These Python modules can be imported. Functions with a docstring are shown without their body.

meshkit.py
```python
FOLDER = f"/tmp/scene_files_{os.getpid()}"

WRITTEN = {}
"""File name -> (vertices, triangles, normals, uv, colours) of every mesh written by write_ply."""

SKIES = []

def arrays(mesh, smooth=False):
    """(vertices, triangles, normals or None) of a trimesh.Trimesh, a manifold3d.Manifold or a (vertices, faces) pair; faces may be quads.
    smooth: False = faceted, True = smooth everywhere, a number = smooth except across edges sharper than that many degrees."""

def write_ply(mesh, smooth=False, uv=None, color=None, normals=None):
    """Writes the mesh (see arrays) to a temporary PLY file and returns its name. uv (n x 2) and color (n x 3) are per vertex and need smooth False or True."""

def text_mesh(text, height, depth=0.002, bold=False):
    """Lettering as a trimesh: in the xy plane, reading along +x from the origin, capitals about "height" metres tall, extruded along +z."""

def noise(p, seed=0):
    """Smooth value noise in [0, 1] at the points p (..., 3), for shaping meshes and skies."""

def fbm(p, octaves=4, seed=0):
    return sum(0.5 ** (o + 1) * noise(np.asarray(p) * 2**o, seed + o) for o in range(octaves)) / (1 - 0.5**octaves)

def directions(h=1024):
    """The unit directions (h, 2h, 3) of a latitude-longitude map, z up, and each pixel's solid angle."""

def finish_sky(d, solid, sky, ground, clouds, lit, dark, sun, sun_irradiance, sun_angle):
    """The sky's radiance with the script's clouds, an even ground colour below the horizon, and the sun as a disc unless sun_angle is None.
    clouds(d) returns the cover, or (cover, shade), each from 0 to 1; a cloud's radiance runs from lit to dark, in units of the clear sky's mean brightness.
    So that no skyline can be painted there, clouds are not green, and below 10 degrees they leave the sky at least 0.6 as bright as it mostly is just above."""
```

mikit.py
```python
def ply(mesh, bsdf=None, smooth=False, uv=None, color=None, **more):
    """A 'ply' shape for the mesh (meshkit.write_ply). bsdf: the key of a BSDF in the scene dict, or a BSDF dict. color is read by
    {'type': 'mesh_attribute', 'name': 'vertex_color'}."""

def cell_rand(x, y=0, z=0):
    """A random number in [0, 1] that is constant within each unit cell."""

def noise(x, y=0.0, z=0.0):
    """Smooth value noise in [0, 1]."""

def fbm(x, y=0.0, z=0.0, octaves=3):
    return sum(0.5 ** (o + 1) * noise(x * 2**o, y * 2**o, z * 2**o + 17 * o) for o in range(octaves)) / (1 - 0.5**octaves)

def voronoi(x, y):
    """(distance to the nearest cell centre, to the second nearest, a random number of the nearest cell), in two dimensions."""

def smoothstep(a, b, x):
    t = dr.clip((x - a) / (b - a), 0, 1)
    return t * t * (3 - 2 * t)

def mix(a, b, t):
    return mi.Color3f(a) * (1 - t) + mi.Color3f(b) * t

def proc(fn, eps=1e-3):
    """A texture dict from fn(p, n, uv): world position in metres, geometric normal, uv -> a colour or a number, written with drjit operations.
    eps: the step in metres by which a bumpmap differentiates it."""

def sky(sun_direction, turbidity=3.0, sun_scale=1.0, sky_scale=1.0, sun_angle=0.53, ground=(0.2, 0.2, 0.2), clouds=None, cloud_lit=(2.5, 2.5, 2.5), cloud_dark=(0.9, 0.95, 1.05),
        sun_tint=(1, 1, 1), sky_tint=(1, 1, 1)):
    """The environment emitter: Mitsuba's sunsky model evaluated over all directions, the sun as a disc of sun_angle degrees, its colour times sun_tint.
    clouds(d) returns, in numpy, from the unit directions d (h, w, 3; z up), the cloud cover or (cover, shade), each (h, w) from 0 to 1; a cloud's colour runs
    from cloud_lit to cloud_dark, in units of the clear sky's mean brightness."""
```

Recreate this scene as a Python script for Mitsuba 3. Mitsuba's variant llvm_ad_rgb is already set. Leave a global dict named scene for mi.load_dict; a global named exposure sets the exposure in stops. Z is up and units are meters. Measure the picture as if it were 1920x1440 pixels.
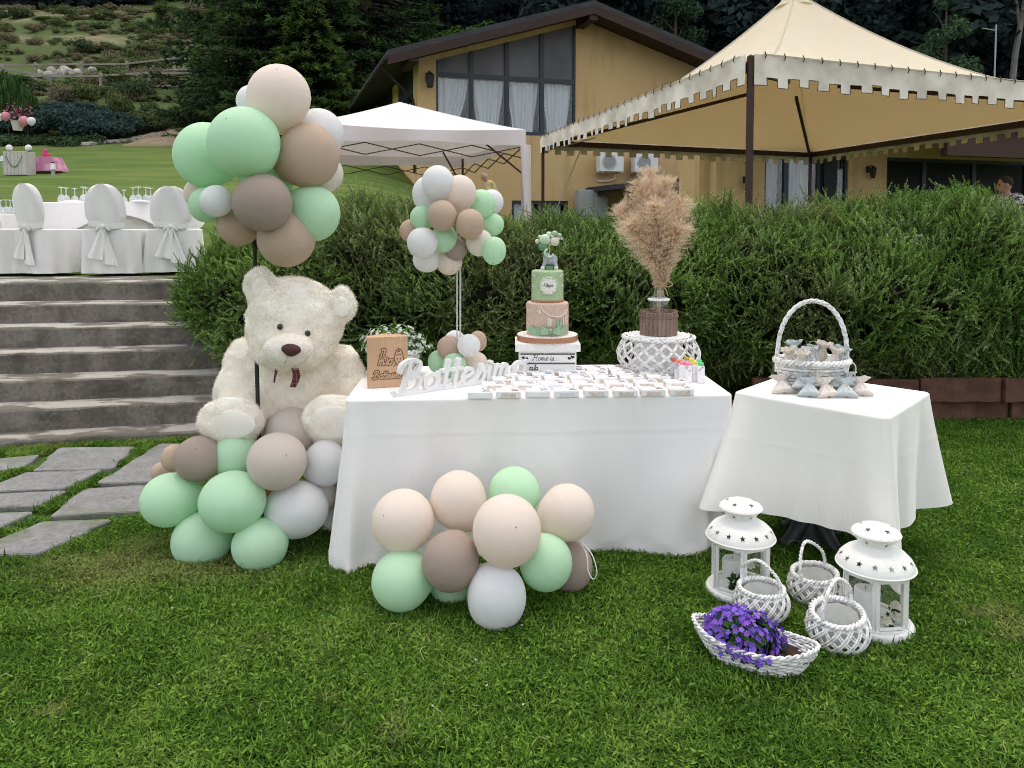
import math, numpy as np, trimesh, mitsuba as mi, drjit as dr, mikit, meshkit
from shapely.geometry import Polygon, LineString, Point
from shapely.ops import unary_union
import manifold3d as m3
T = mi.ScalarTransform4f
scene, labels = {}, {}
# ---------------------------------------------------------------- camera, sky, exposure
CAMZ, F, PITCH, CY = 1.55, 1450.0, math.radians(3.0), 501.0
scene['camera'] = {'type': 'perspective', 'fov': 2 * math.degrees(math.atan(960 / F)), 'fov_axis': 'x', 'near_clip': 0.05, 'far_clip': 900.0,
    'principal_point_offset_y': (720 - CY) / 1440.0,
    'to_world': T().look_at(origin=[0, 0, CAMZ], target=[0, math.cos(PITCH), CAMZ - math.sin(PITCH)], up=[0, 0, 1])}
scene['sky'] = mikit.sky((0.05, 0.22, 0.97), turbidity=4, sun_scale=0.3, sun_angle=40, clouds=lambda d: 1.0, cloud_lit=(2.38, 2.46, 2.64))
exposure = 2.02

def P(u, v, y):
    """World point at depth y that the photograph shows at pixel (u, v) of 1920 x 1440 (used to read off positions)."""
    dx, dz = (u - 960) / F, -(v - CY) / F
    wy, wz = math.cos(PITCH) + dz * math.sin(PITCH), -math.sin(PITCH) + dz * math.cos(PITCH)
    k = y / wy
    return np.array([dx * k, y, CAMZ + wz * k])
def G(u, v, z=0.0):
    dx, dz = (u - 960) / F, -(v - CY) / F
    wy, wz = math.cos(PITCH) + dz * math.sin(PITCH), -math.sin(PITCH) + dz * math.cos(PITCH)
    k = (z - CAMZ) / wz
    return np.array([dx * k, wy * k, z])
# ---------------------------------------------------------------- entries
used = {}
def newkey(name, parent=None):
    k = name if parent is None else parent + '__' + name
    if k not in used:
        used[k] = 0
        return k
    used[k] += 1
    return f'{k}_{used[k]:03d}'
def tag(k, label=None, cat=None, group=None, kind=None):
    d = labels.setdefault(k, {})
    for n, v in (('label', label), ('category', cat), ('group', group), ('kind', kind)):
        if v: d[n] = v
    return k
def thing(name, label, cat, group=None):
    return tag(newkey(name), label, cat, group)
def add(name, mesh, bsdf, parent=None, label=None, cat=None, group=None, kind=None, smooth=False, M=None, color=None):
    k = newkey(name, parent)
    if isinstance(mesh, dict): s = dict(mesh)
    else: s = mikit.ply(mesh, bsdf, smooth=smooth, color=color)
    if isinstance(mesh, dict) and bsdf: s['bsdf'] = {'type': 'ref', 'id': bsdf}
    if M is not None: s['to_world'] = T(np.asarray(M, float).tolist()) if not isinstance(M, T) else M
    scene[k] = s
    if label or cat or group or kind: tag(k, label, cat, group, kind)
    return k
def inst(key, sg, M):
    scene[key] = {'type': 'instance', 'g': {'type': 'ref', 'id': sg}, 'to_world': T(np.asarray(M, float).tolist())}
# ---------------------------------------------------------------- matrices
def RX(a): c, s = math.cos(a), math.sin(a); return np.array([[1, 0, 0, 0], [0, c, -s, 0], [0, s, c, 0], [0, 0, 0, 1.0]])
def RY(a): c, s = math.cos(a), math.sin(a); return np.array([[c, 0, s, 0], [0, 1, 0, 0], [-s, 0, c, 0], [0, 0, 0, 1.0]])
def RZ(a): c, s = math.cos(a), math.sin(a); return np.array([[c, -s, 0, 0], [s, c, 0, 0], [0, 0, 1, 0], [0, 0, 0, 1.0]])
def TR(*p):
    p = p[0] if len(p) == 1 else p
    m = np.eye(4); m[:3, 3] = p; return m
def SC(a, b=None, c=None):
    b = a if b is None else b; c = a if c is None else c
    return np.diag([a, b, c, 1.0])
def align(d):
    """Rotation that takes +z to d."""
    d = np.asarray(d, float); d = d / np.linalg.norm(d)
    a = np.array([1, 0, 0]) if abs(d[0]) < 0.9 else np.array([0, 1, 0])
    x = np.cross(a, d); x /= np.linalg.norm(x)
    m = np.eye(4); m[:3, 0], m[:3, 1], m[:3, 2] = x, np.cross(d, x), d
    return m
def tf(m, M):
    m = m.copy(); m.apply_transform(M); return m
# ---------------------------------------------------------------- mesh makers
def mk(v, f):
    f = np.asarray(f, int)
    if f.shape[1] == 4: f = np.vstack([f[:, [0, 1, 2]], f[:, [0, 2, 3]]])
    return trimesh.Trimesh(np.asarray(v, float), f, process=False)
def cat(ms):
    ms = [m for m in ms if m is not None]
    n, vs, fs = 0, [], []
    for m in ms:
        vs.append(m.vertices); fs.append(m.faces + n); n += len(m.vertices)
    return mk(np.vstack(vs), np.vstack(fs))
def box(sx, sy, sz, c=(0, 0, 0), bev=0.0):
    if not bev: return tf(trimesh.creation.box((sx, sy, sz)), TR(*c))
    p = []
    for a in (-1, 1):
        for b in (-1, 1):
            for d in (-1, 1):
                for k in range(3):
                    q = np.array([a * sx / 2, b * sy / 2, d * sz / 2]); w = np.array([a, b, d]) * bev; w[k] = 0
                    p.append(q - w)
    return tf(trimesh.convex.convex_hull(np.array(p)), TR(*c))
def beam(a, b, w, h=None):
    a, b = np.asarray(a, float), np.asarray(b, float); h = h or w; d = b - a
    L = np.linalg.norm(d); d = d / L
    up = np.array([0, 0, 1.0]) if abs(d[2]) < 0.95 else np.array([0, 1.0, 0])
    x = np.cross(d, up); x /= np.linalg.norm(x); u = np.cross(x, d)
    M = np.eye(4); M[:3, 0], M[:3, 1], M[:3, 2], M[:3, 3] = x, u, d, (a + b) / 2
    return tf(trimesh.creation.box((w, h, L)), M)
def tube(pts, r, n=6, closed=False, caps=True):
    p = np.asarray(pts, float); N = len(p)
    r = np.broadcast_to(np.asarray(r, float), (N,))
    t = np.roll(p, -1, 0) - np.roll(p, 1, 0) if closed else np.gradient(p, axis=0)
    t = t / (np.linalg.norm(t, axis=1, keepdims=True) + 1e-12)
    a = np.array([0, 0, 1.0]) if abs(t[0][2]) < 0.9 else np.array([1.0, 0, 0])
    x = np.cross(t[0], a); x /= np.linalg.norm(x); X = np.zeros_like(p)
    for i in range(N):
        x = x - t[i] * np.dot(x, t[i]); x /= np.linalg.norm(x) + 1e-12; X[i] = x
    Y = np.cross(t, X); A = np.arange(n) * 2 * np.pi / n
    v = p[:, None] + r[:, None, None] * (np.cos(A)[None, :, None] * X[:, None] + np.sin(A)[None, :, None] * Y[:, None])
    M = N if closed else N - 1
    i, j = np.meshgrid(np.arange(M), np.arange(n), indexing='ij'); i2 = (i + 1) % N; j2 = (j + 1) % n
    q = np.stack([i * n + j, i * n + j2, i2 * n + j2, i2 * n + j], -1).reshape(-1, 4)
    v = v.reshape(-1, 3); f = np.vstack([q[:, [0, 1, 2]], q[:, [0, 2, 3]]])
    if caps and not closed:
        v = np.vstack([v, p[:1], p[-1:]]); k = np.arange(n)
        f = np.vstack([f, np.stack([(k + 1) % n, k, k * 0 + N * n], 1), np.stack([(N - 1) * n + k, (N - 1) * n + (k + 1) % n, k * 0 + N * n + 1], 1)])
    return mk(v, f)
def lathe(prof, n=32, wob=None):
    pr = np.asarray(prof, float); A = np.arange(n) * 2 * np.pi / n
    r = np.repeat(pr[:, :1], n, 1)
    if wob is not None: r = r * wob(A[None, :], np.arange(len(pr))[:, None] / (len(pr) - 1.0))
    v = np.stack([r * np.cos(A), r * np.sin(A), np.repeat(pr[:, 1:2], n, 1)], -1)
    i, j = np.meshgrid(np.arange(len(pr) - 1), np.arange(n), indexing='ij'); j2 = (j + 1) % n
    q = np.stack([i * n + j, i * n + j2, (i + 1) * n + j2, (i + 1) * n + j], -1).reshape(-1, 4)
    return mk(v.reshape(-1, 3), q)
def grid(fn, nu, nv, wrapu=False):
    """Sheet of fn(a, b), a and b arrays in 0..1, to (..., 3)."""
    a, b = np.meshgrid(np.arange(nu) / (nu if wrapu else nu - 1.0), np.arange(nv) / (nv - 1.0), indexing='ij')
    v = np.asarray(fn(a, b)).reshape(-1, 3)
    i, j = np.meshgrid(np.arange(nu if wrapu else nu - 1), np.arange(nv - 1), indexing='ij'); i2 = (i + 1) % nu
    q = np.stack([i * nv + j, i2 * nv + j, i2 * nv + j + 1, i * nv + j + 1], -1).reshape(-1, 4)
    return mk(v, q)
def extr(poly, h):
    gs = getattr(poly, 'geoms', [poly])
    return cat([trimesh.creation.extrude_polygon(g, h, engine='earcut') for g in gs if g.area > 1e-9])
def ball(c, r, sub=2):
    m = trimesh.creation.icosphere(subdivisions=sub); r = np.broadcast_to(r, (3,))
    m.apply_transform(TR(*c) @ SC(*r)); return m
def spline(pts, n=40, closed=False):
    p = np.asarray(pts, float); N = len(p)
    if closed: q = np.vstack([p[-1:], p, p[:2]]); S = N
    else: q = np.vstack([2 * p[:1] - p[1:2], p, 2 * p[-1:] - p[-2:-1]]); S = N - 1
    t = np.linspace(0, S, n, endpoint=not closed); i = np.minimum(t.astype(int), S - 1); t = (t - i)[:, None]
    a, b, c, d = q[i], q[i + 1], q[i + 2], q[i + 3]
    return 0.5 * (2 * b + (c - a) * t + (2 * a - 5 * b + 4 * c - d) * t ** 2 + (3 * b - a - 3 * c + d) * t ** 3)
def nets(fld, lo, h):
    """Surface nets of a field sampled on a grid (negative inside)."""
    s = fld < 0; nx, ny, nz = fld.shape
    acc = np.zeros((nx - 1, ny - 1, nz - 1, 3)); cnt = np.zeros((nx - 1, ny - 1, nz - 1))
    cs = [(a, b, c) for a in (0, 1) for b in (0, 1) for c in (0, 1)]
    sl = lambda o: fld[o[0]:nx - 1 + o[0], o[1]:ny - 1 + o[1], o[2]:nz - 1 + o[2]]
    for o in cs:
        for k in range(3):
            if o[k]: continue
            o2 = list(o); o2[k] = 1; f0, f1 = sl(o), sl(o2); x = (f0 < 0) != (f1 < 0)
            t = np.where(x, f0 / np.where(x, f0 - f1, 1), 0)
            p = np.zeros(f0.shape + (3,)); p[...] = o; p[..., k] = t
            acc += np.where(x[..., None], p, 0); cnt += x
    on = cnt > 0; idx = -np.ones(on.shape, int); idx[on] = np.arange(on.sum())
    v = (np.argwhere(on) + acc[on] / cnt[on][:, None]) * h + lo
    F_ = []
    for k in range(3):
        a, b = [(1, 2), (2, 0), (0, 1)][k]
        f0 = s.take(range(fld.shape[k] - 1), k); f1 = s.take(range(1, fld.shape[k]), k)
        e = np.argwhere(f0 != f1); e = e[(e[:, a] > 0) & (e[:, b] > 0) & (e[:, a] < fld.shape[a] - 1) & (e[:, b] < fld.shape[b] - 1)]
        def at(da, db):
            q = e.copy(); q[:, a] -= da; q[:, b] -= db; return idx[q[:, 0], q[:, 1], q[:, 2]]
        q = np.stack([at(1, 1), at(0, 1), at(0, 0), at(1, 0)], 1); fl = ~f0[e[:, 0], e[:, 1], e[:, 2]]
        q[fl] = q[fl][:, ::-1]; F_.append(q)
    return mk(v, np.vstack(F_))
def blob(prims, h, k=0.02, pad=0.03):
    """One smooth closed body from ('e', centre, radii, 3x3 or None) ellipsoids and ('c', a, b, ra, rb) tapered capsules."""
    los, his = [], []
    for p in prims:
        if p[0] == 'e': c = np.asarray(p[1], float); R = max(p[2]); los.append(c - R); his.append(c + R)
        else:
            a, b = np.asarray(p[1], float), np.asarray(p[2], float); R = max(p[3], p[4]); los.append(np.minimum(a, b) - R); his.append(np.maximum(a, b) + R)
    lo, hi = np.min(los, 0) - pad, np.max(his, 0) + pad
    n = np.ceil((hi - lo) / h).astype(int) + 1
    X = np.stack(np.meshgrid(*[lo[i] + h * np.arange(n[i]) for i in range(3)], indexing='ij'), -1); D = None
    for p in prims:
        if p[0] == 'e':
            q = X - np.asarray(p[1], float)
            if len(p) > 3 and p[3] is not None: q = q @ np.asarray(p[3])[:3, :3]
            r = np.asarray(p[2], float); k0 = np.linalg.norm(q / r, axis=-1); k1 = np.linalg.norm(q / r ** 2, axis=-1) + 1e-9
            d = k0 * (k0 - 1) / k1
        else:
            a, b = np.asarray(p[1], float), np.asarray(p[2], float); ab = b - a
            t = np.clip(((X - a) @ ab) / (ab @ ab + 1e-12), 0, 1)
            d = np.linalg.norm(X - a - t[..., None] * ab, axis=-1) - (p[3] + (p[4] - p[3]) * t)
        if D is None: D = d
        else:
            m = np.clip(0.5 + 0.5 * (D - d) / k, 0, 1); D = D * (1 - m) + d * m - k * m * (1 - m)
    return nets(D, lo, h)
def samp(mesh, n, rng):
    """Random points of a mesh's surface with their normals."""
    a = mesh.area_faces; fi = rng.choice(len(a), n, p=a / a.sum()); t = mesh.vertices[mesh.faces[fi]]
    r1, r2 = np.sqrt(rng.random(n))[:, None], rng.random(n)[:, None]
    p = t[:, 0] * (1 - r1) + t[:, 1] * r1 * (1 - r2) + t[:, 2] * r1 * r2
    return p, mesh.face_normals[fi]
def blades(base, tip, w, side=None, rng=None):
    """Thin triangles from base to tip."""
    n = len(base); d = tip - base
    if side is None: side = np.cross(d, rng.normal(size=(n, 3)))
    side = side / (np.linalg.norm(side, axis=1, keepdims=True) + 1e-12) * np.reshape(w, (-1, 1)) / 2
    v = np.stack([base - side, base + side, tip], 1).reshape(-1, 3)
    return mk(v, np.arange(3 * n).reshape(-1, 3))
def leaves(c, nrm, L, W, rng):
    """Diamond leaves centred at c, facing nrm."""
    n = len(c); a = np.cross(nrm, rng.normal(size=(n, 3))); a /= np.linalg.norm(a, axis=1, keepdims=True) + 1e-12
    b = np.cross(nrm, a); b /= np.linalg.norm(b, axis=1, keepdims=True) + 1e-12
    L, W = np.reshape(L, (-1, 1)) / 2, np.reshape(W, (-1, 1)) / 2
    v = np.stack([c - a * L, c - b * W + a * L * 0.1, c + a * L, c + b * W + a * L * 0.1], 1).reshape(-1, 3)
    k = np.arange(n)[:, None] * 4
    return mk(v, np.vstack([k + [0, 1, 2], k + [0, 2, 3]]))
def unit(n, rng):
    v = rng.normal(size=(n, 3)); return v / np.linalg.norm(v, axis=1, keepdims=True)
def L(r, g, b):
    c = np.array([r, g, b]) / 255.0
    return np.where(c < 0.04045, c / 12.92, ((c + 0.055) / 1.055) ** 2.4).tolist()
# ---------------------------------------------------------------- materials
def tex(c):
    if callable(c): return mikit.proc(c)
    if isinstance(c, dict): return c
    return {'type': 'rgb', 'value': [float(x) for x in c]}
def mat(name, c, rough=0.7, spec=0.3, metal=0.0, bump=None, eps=1e-3, **more):
    b = {'type': 'principled', 'base_color': tex(c), 'roughness': rough, 'specular': spec, 'metallic': metal, **more}
    if bump is not None: b = {'type': 'bumpmap', 't': mikit.proc(bump, eps), 'scale': 1.0, 'b': b}
    scene[name] = {'type': 'twosided', 'b': b}
    return name
def thin(name, c, rough=0.6, trans=0.6):
    scene[name] = {'type': 'principledthin', 'base_color': tex(c), 'roughness': rough, 'diff_trans': trans, 'spec_trans': 0.0, 'eta': 1.4, 'spec_tint': 0.0}
    return name
VC = {'type': 'mesh_attribute', 'name': 'vertex_color'}
N, FB, SS, MX = mikit.noise, mikit.fbm, mikit.smoothstep, mikit.mix
thin('m_leaf', VC, 0.6, 0.5)
mat('m_vc', VC, 0.7, 0.2)
mat('m_black', (0.012, 0.012, 0.013), 0.5)
mat('m_brownmetal', (0.045, 0.022, 0.018), 0.5)
mat('m_white_paint', lambda p, n, uv: MX((.70, .70, .68), (.80, .80, .79), FB(p.x * 40, p.y * 40, p.z * 40)), 0.4, 0.4)
mat('m_wicker', lambda p, n, uv: MX((.52, .51, .49), (.80, .80, .80), SS(.25, .6, FB(p.x * 70, p.y * 70, p.z * 70))), 0.6, 0.3)
mat('m_soil', (0.045, 0.028, 0.02), 0.95)
mat('m_dark', (0.01, 0.011, 0.014), 0.6)
mat('m_darkwood', (0.05, 0.026, 0.018), 0.7)
scene['m_pane'] = {'type': 'thindielectric', 'int_ior': 1.5}
# ================================================================ ground
def sm(a, b, x):
    t = np.clip((x - a) / (b - a), 0, 1); return t * t * (3 - 2 * t)
def height(x, y):
    x, y = np.broadcast_arrays(np.asarray(x, float), np.asarray(y, float))
    left = np.interp(y, [7.5, 9, 14, 20, 25, 30, 36, 45, 60, 80, 120, 200, 420], [1.04, 1.06, 1.45, 2.45, 3.2, 4.1, 5.5, 8.8, 14.5, 23, 40, 75, 130])
    right = np.interp(y, [7.5, 30, 37, 45, 60, 80, 120, 200, 420], [1.04, 1.06, 3.4, 7.5, 14.5, 23, 40, 75, 130])
    w = np.clip((1.9 - x) / 6.4, 0, 1); w = w * w * (3 - 2 * w) * 0.35 + w * 0.65
    z = right + (left - right) * w
    z = z + np.where(y > 34, 1.2 * sm(34, 50, y) * (meshkit.fbm(np.stack([x / 9, y / 9, x * 0], -1), 3, 5) - 0.5) * 2, 0.05 * sm(8, 14, y) * (meshkit.noise(np.stack([x / 2, y / 2, x * 0], -1), 3) - .5))
    return np.where(y < 7.455, 0.012 * (meshkit.noise(np.stack([x * 1.3, y * 1.3, x * 0], -1), 9) - .5), z)
def lawn_col(p, n, uv):
    far = SS(6.9, 7.6, p.y); nz = FB(p.x * 1.1, p.y * 1.1, 0., 4); fine = FB(p.x * 60, p.y * 60, 1., 2)
    g = MX((.030, .062, .012), (.06, .115, .022), fine)
    g2 = MX((.062, .100, .024), (.098, .130, .034), SS(.3, .75, FB(p.x * .5, p.y * 2.2, 2., 4))) * (.85 + .3 * fine)
    scrub = MX((.06, .085, .03), (.20, .17, .11), SS(.46, .66, FB(p.x * .12, p.y * .16, 4., 4) * .7 + fine * .3 * FB(p.x * .9, p.y * .9, 2.)))
    c = MX(g, g2, far)
    return MX(c, scrub, SS(33.5, 36.5, p.y + 2.0 * FB(p.x * .5, p.y * .5, 8.)))
mat('m_ground', lawn_col, 0.95, 0.1)
ys = np.concatenate([np.linspace(-6, 7.45, 62), np.linspace(7.46, 12, 20), np.linspace(12.3, 50, 120), np.linspace(51, 130, 70), np.linspace(135, 420, 20)])
xs = np.concatenate([np.linspace(-160, -32, 30), np.linspace(-30, 30, 150), np.linspace(32, 170, 30)])
X_, Y_ = np.meshgrid(xs, ys, indexing='ij'); nx_, ny_ = X_.shape
ii, jj = np.meshgrid(np.arange(nx_ - 1), np.arange(ny_ - 1), indexing='ij')
gq = np.stack([ii * ny_ + jj, (ii + 1) * ny_ + jj, (ii + 1) * ny_ + jj + 1, ii * ny_ + jj + 1], -1).reshape(-1, 4)
add('lawn', mk(np.stack([X_, Y_, height(X_, Y_)], -1).reshape(-1, 3), gq), 'm_ground', kind='structure', smooth=40)

# ---------------------------------------------------------------- concrete steps up to the terrace
def concrete(p, n, uv):
    big = FB(p.x * 1.6, p.z * 5, p.y * 2, 4); st = FB(p.x * 9, p.z * 2.2, 3., 4); f = FB(p.x * 50, p.z * 50, p.y * 50, 2)
    wall = MX((.105, .093, .078), (.225, .205, .176), SS(.30, .72, big * .35 + st * .35 + f * .30)) * (1 - .22 * SS(.60, .7, FB(p.x * 5, p.z * 14, 9., 3)))
    worn = SS(.44, .60, FB(p.x * 3.4, p.y * 7, 5., 4))
    top = MX((.125, .115, .10), (.31, .295, .265), worn)
    return MX(wall, top, SS(.35, .75, n.z))
mat('m_concrete', concrete, 0.9, 0.2, bump=lambda p, n, uv: 0.006 * FB(p.x * 22, p.y * 22, p.z * 22, 4))
tag(newkey('steps'), kind='structure'); scene.pop('steps', None)
SZ = [0.06, 0.225, 0.39, 0.555, 0.72, 0.885, 1.05]
SY = [5.38, 5.62, 5.88, 6.15, 6.42, 6.72, 7.02]
def step_y(k, x):                                       # front edge: recedes to the right, then bends back at the end
    return SY[k] + 0.26 * np.clip((x + 3.3) / 1.07, -2.5, 1.0) * (1 - 0.1 * k) - 0.35 * sm(-2.25, -1.6, x) * (k < 2)
sx = np.linspace(-7.2, -1.95, 110)
for k in range(7):
    z1, z0 = SZ[k], (SZ[k - 1] - 0.03 if k else -0.1)
    yf = step_y(k, sx) + 0.010 * (meshkit.fbm(np.stack([sx * 4, sx * 0 + k * 7, sx * 0], -1), 3) - .5)
    yb = (step_y(k + 1, sx) + 0.05) if k < 6 else sx * 0 + 7.75
    e = 0.012 + 0.012 * meshkit.noise(np.stack([sx * 9, sx * 0 + k, sx * 0], -1))
    zt = z1 + 0.008 * (meshkit.fbm(np.stack([sx * 3, sx * 0 + k * 3, sx * 0], -1), 3) - .5)
    rows = [(yf + .004, zt * 0 + z0), (yf, (zt + z0) / 2), (yf, zt - e), (yf + e * .4, zt - e * .3), (yf + e, zt), (yb, zt), (yb, zt * 0 + z0)]
    v = np.stack([np.stack([sx, a, b], -1) for a, b in rows], 1)
    n_, m_ = v.shape[:2]; i, j = np.meshgrid(np.arange(n_ - 1), np.arange(m_ - 1), indexing='ij')
    q = np.stack([i * m_ + j, (i + 1) * m_ + j, (i + 1) * m_ + j + 1, i * m_ + j + 1], -1).reshape(-1, 4)
    ends = [[a * m_ + b for b in range(m_)] for a in (0, n_ - 1)]
    mm = mk(v.reshape(-1, 3), np.vstack([q, [[e_[0], e_[1], e_[5], e_[6]] for e_ in ends], [[e_[1], e_[2], e_[4], e_[5]] for e_ in ends]]))
    add('step', mm, 'm_concrete', 'steps')

# ---------------------------------------------------------------- stone slabs in the grass
def slate(p, n, uv):
    a = FB(p.x * 7, p.y * 7, 0., 4); f = FB(p.x * 60, p.y * 60, 0., 3)
    return MX(MX((.11, .11, .11), (.29, .29, .285), a * .4 + f * .6), (.13, .15, .09), SS(.58, .72, FB(p.x * 4 + 3., p.y * 4, 2., 4)) * .55)
mat('m_slate', slate, 0.85, 0.25, bump=lambda p, n, uv: 0.022 * FB(p.x * 14 + p.y * 5, p.y * 26, 0., 4))
QUADS = [[(-60, 866), (66, 854), (40, 876), (-60, 889)], [(112, 840), (252, 838), (206, 879), (66, 881)], [(298, 833), (395, 831), (330, 902), (186, 906)],
         [(55, 885), (186, 882), (122, 915), (-40, 921)], [(-60, 929), (122, 920), (66, 949), (-60, 952)], [(156, 918), (300, 909), (292, 955), (99, 968)],
         [(-70, 968), (56, 961), (0, 989), (-90, 995)], [(80, 979), (207, 975), (76, 1036), (-60, 1040)], [(-240, 900), (-90, 893), (-150, 930), (-300, 940)]]
SLABS = []
tag(newkey('stone_path'), kind='structure')
rng = np.random.default_rng(4)
for q in QUADS:
    g = np.array([G(u, v, .02)[:2] for u, v in q]); po = Polygon(g).buffer(-.02).buffer(.032)
    r = np.array(po.exterior.segmentize(.04).coords)[:-1]
    r = r + .022 * (meshkit.fbm(np.stack([r[:, 0] * 8, r[:, 1] * 8, r[:, 0] * 0], -1)[:, None], 2)[:, 0][:, None] - .5) * 2
    po = Polygon(r).buffer(0); SLABS.append(po)
    top = extr(po.buffer(-.008), .004).apply_translation((0, 0, .018)); m = cat([extr(po, .09).apply_translation((0, 0, -.071)), top])
    add('paving_stone', m, 'm_slate', 'stone_path')
SLABU = unary_union([s.buffer(.012) for s in SLABS])

# ---------------------------------------------------------------- grass blades: four patches, laid side by side
def grass_col(p, n, uv):
    a = FB(p.x * 1.3, p.y * 1.3, 0., 3); b = FB(p.x * 6, p.y * 6, 3., 2)
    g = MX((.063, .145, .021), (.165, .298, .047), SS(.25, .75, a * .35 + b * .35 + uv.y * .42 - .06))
    g = MX(g, (.22, .31, .08), SS(.62, .80, b) * .25)
    dry = SS(.35, 1.0, dr.exp(-dr.square((p.x + 1.55) / .75) - dr.square((p.y - 3.45) / .42)) * (.45 + 1.1 * FB(p.x * 5, p.y * 5, 6., 3)))
    dry = dr.maximum(dry, .7 * SS(.64, .76, FB(p.x * 2.1 + 7., p.y * 2.1, 9., 3)) * SS(.42, .6, FB(p.x * 11, p.y * 11, 2., 2)))
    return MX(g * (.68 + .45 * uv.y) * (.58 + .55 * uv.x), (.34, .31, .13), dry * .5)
def cellr(p): return mikit.cell_rand(p.x * 160, p.y * 160, 1.)
thin('m_grass', grass_col, 0.5, 0.55)
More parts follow.
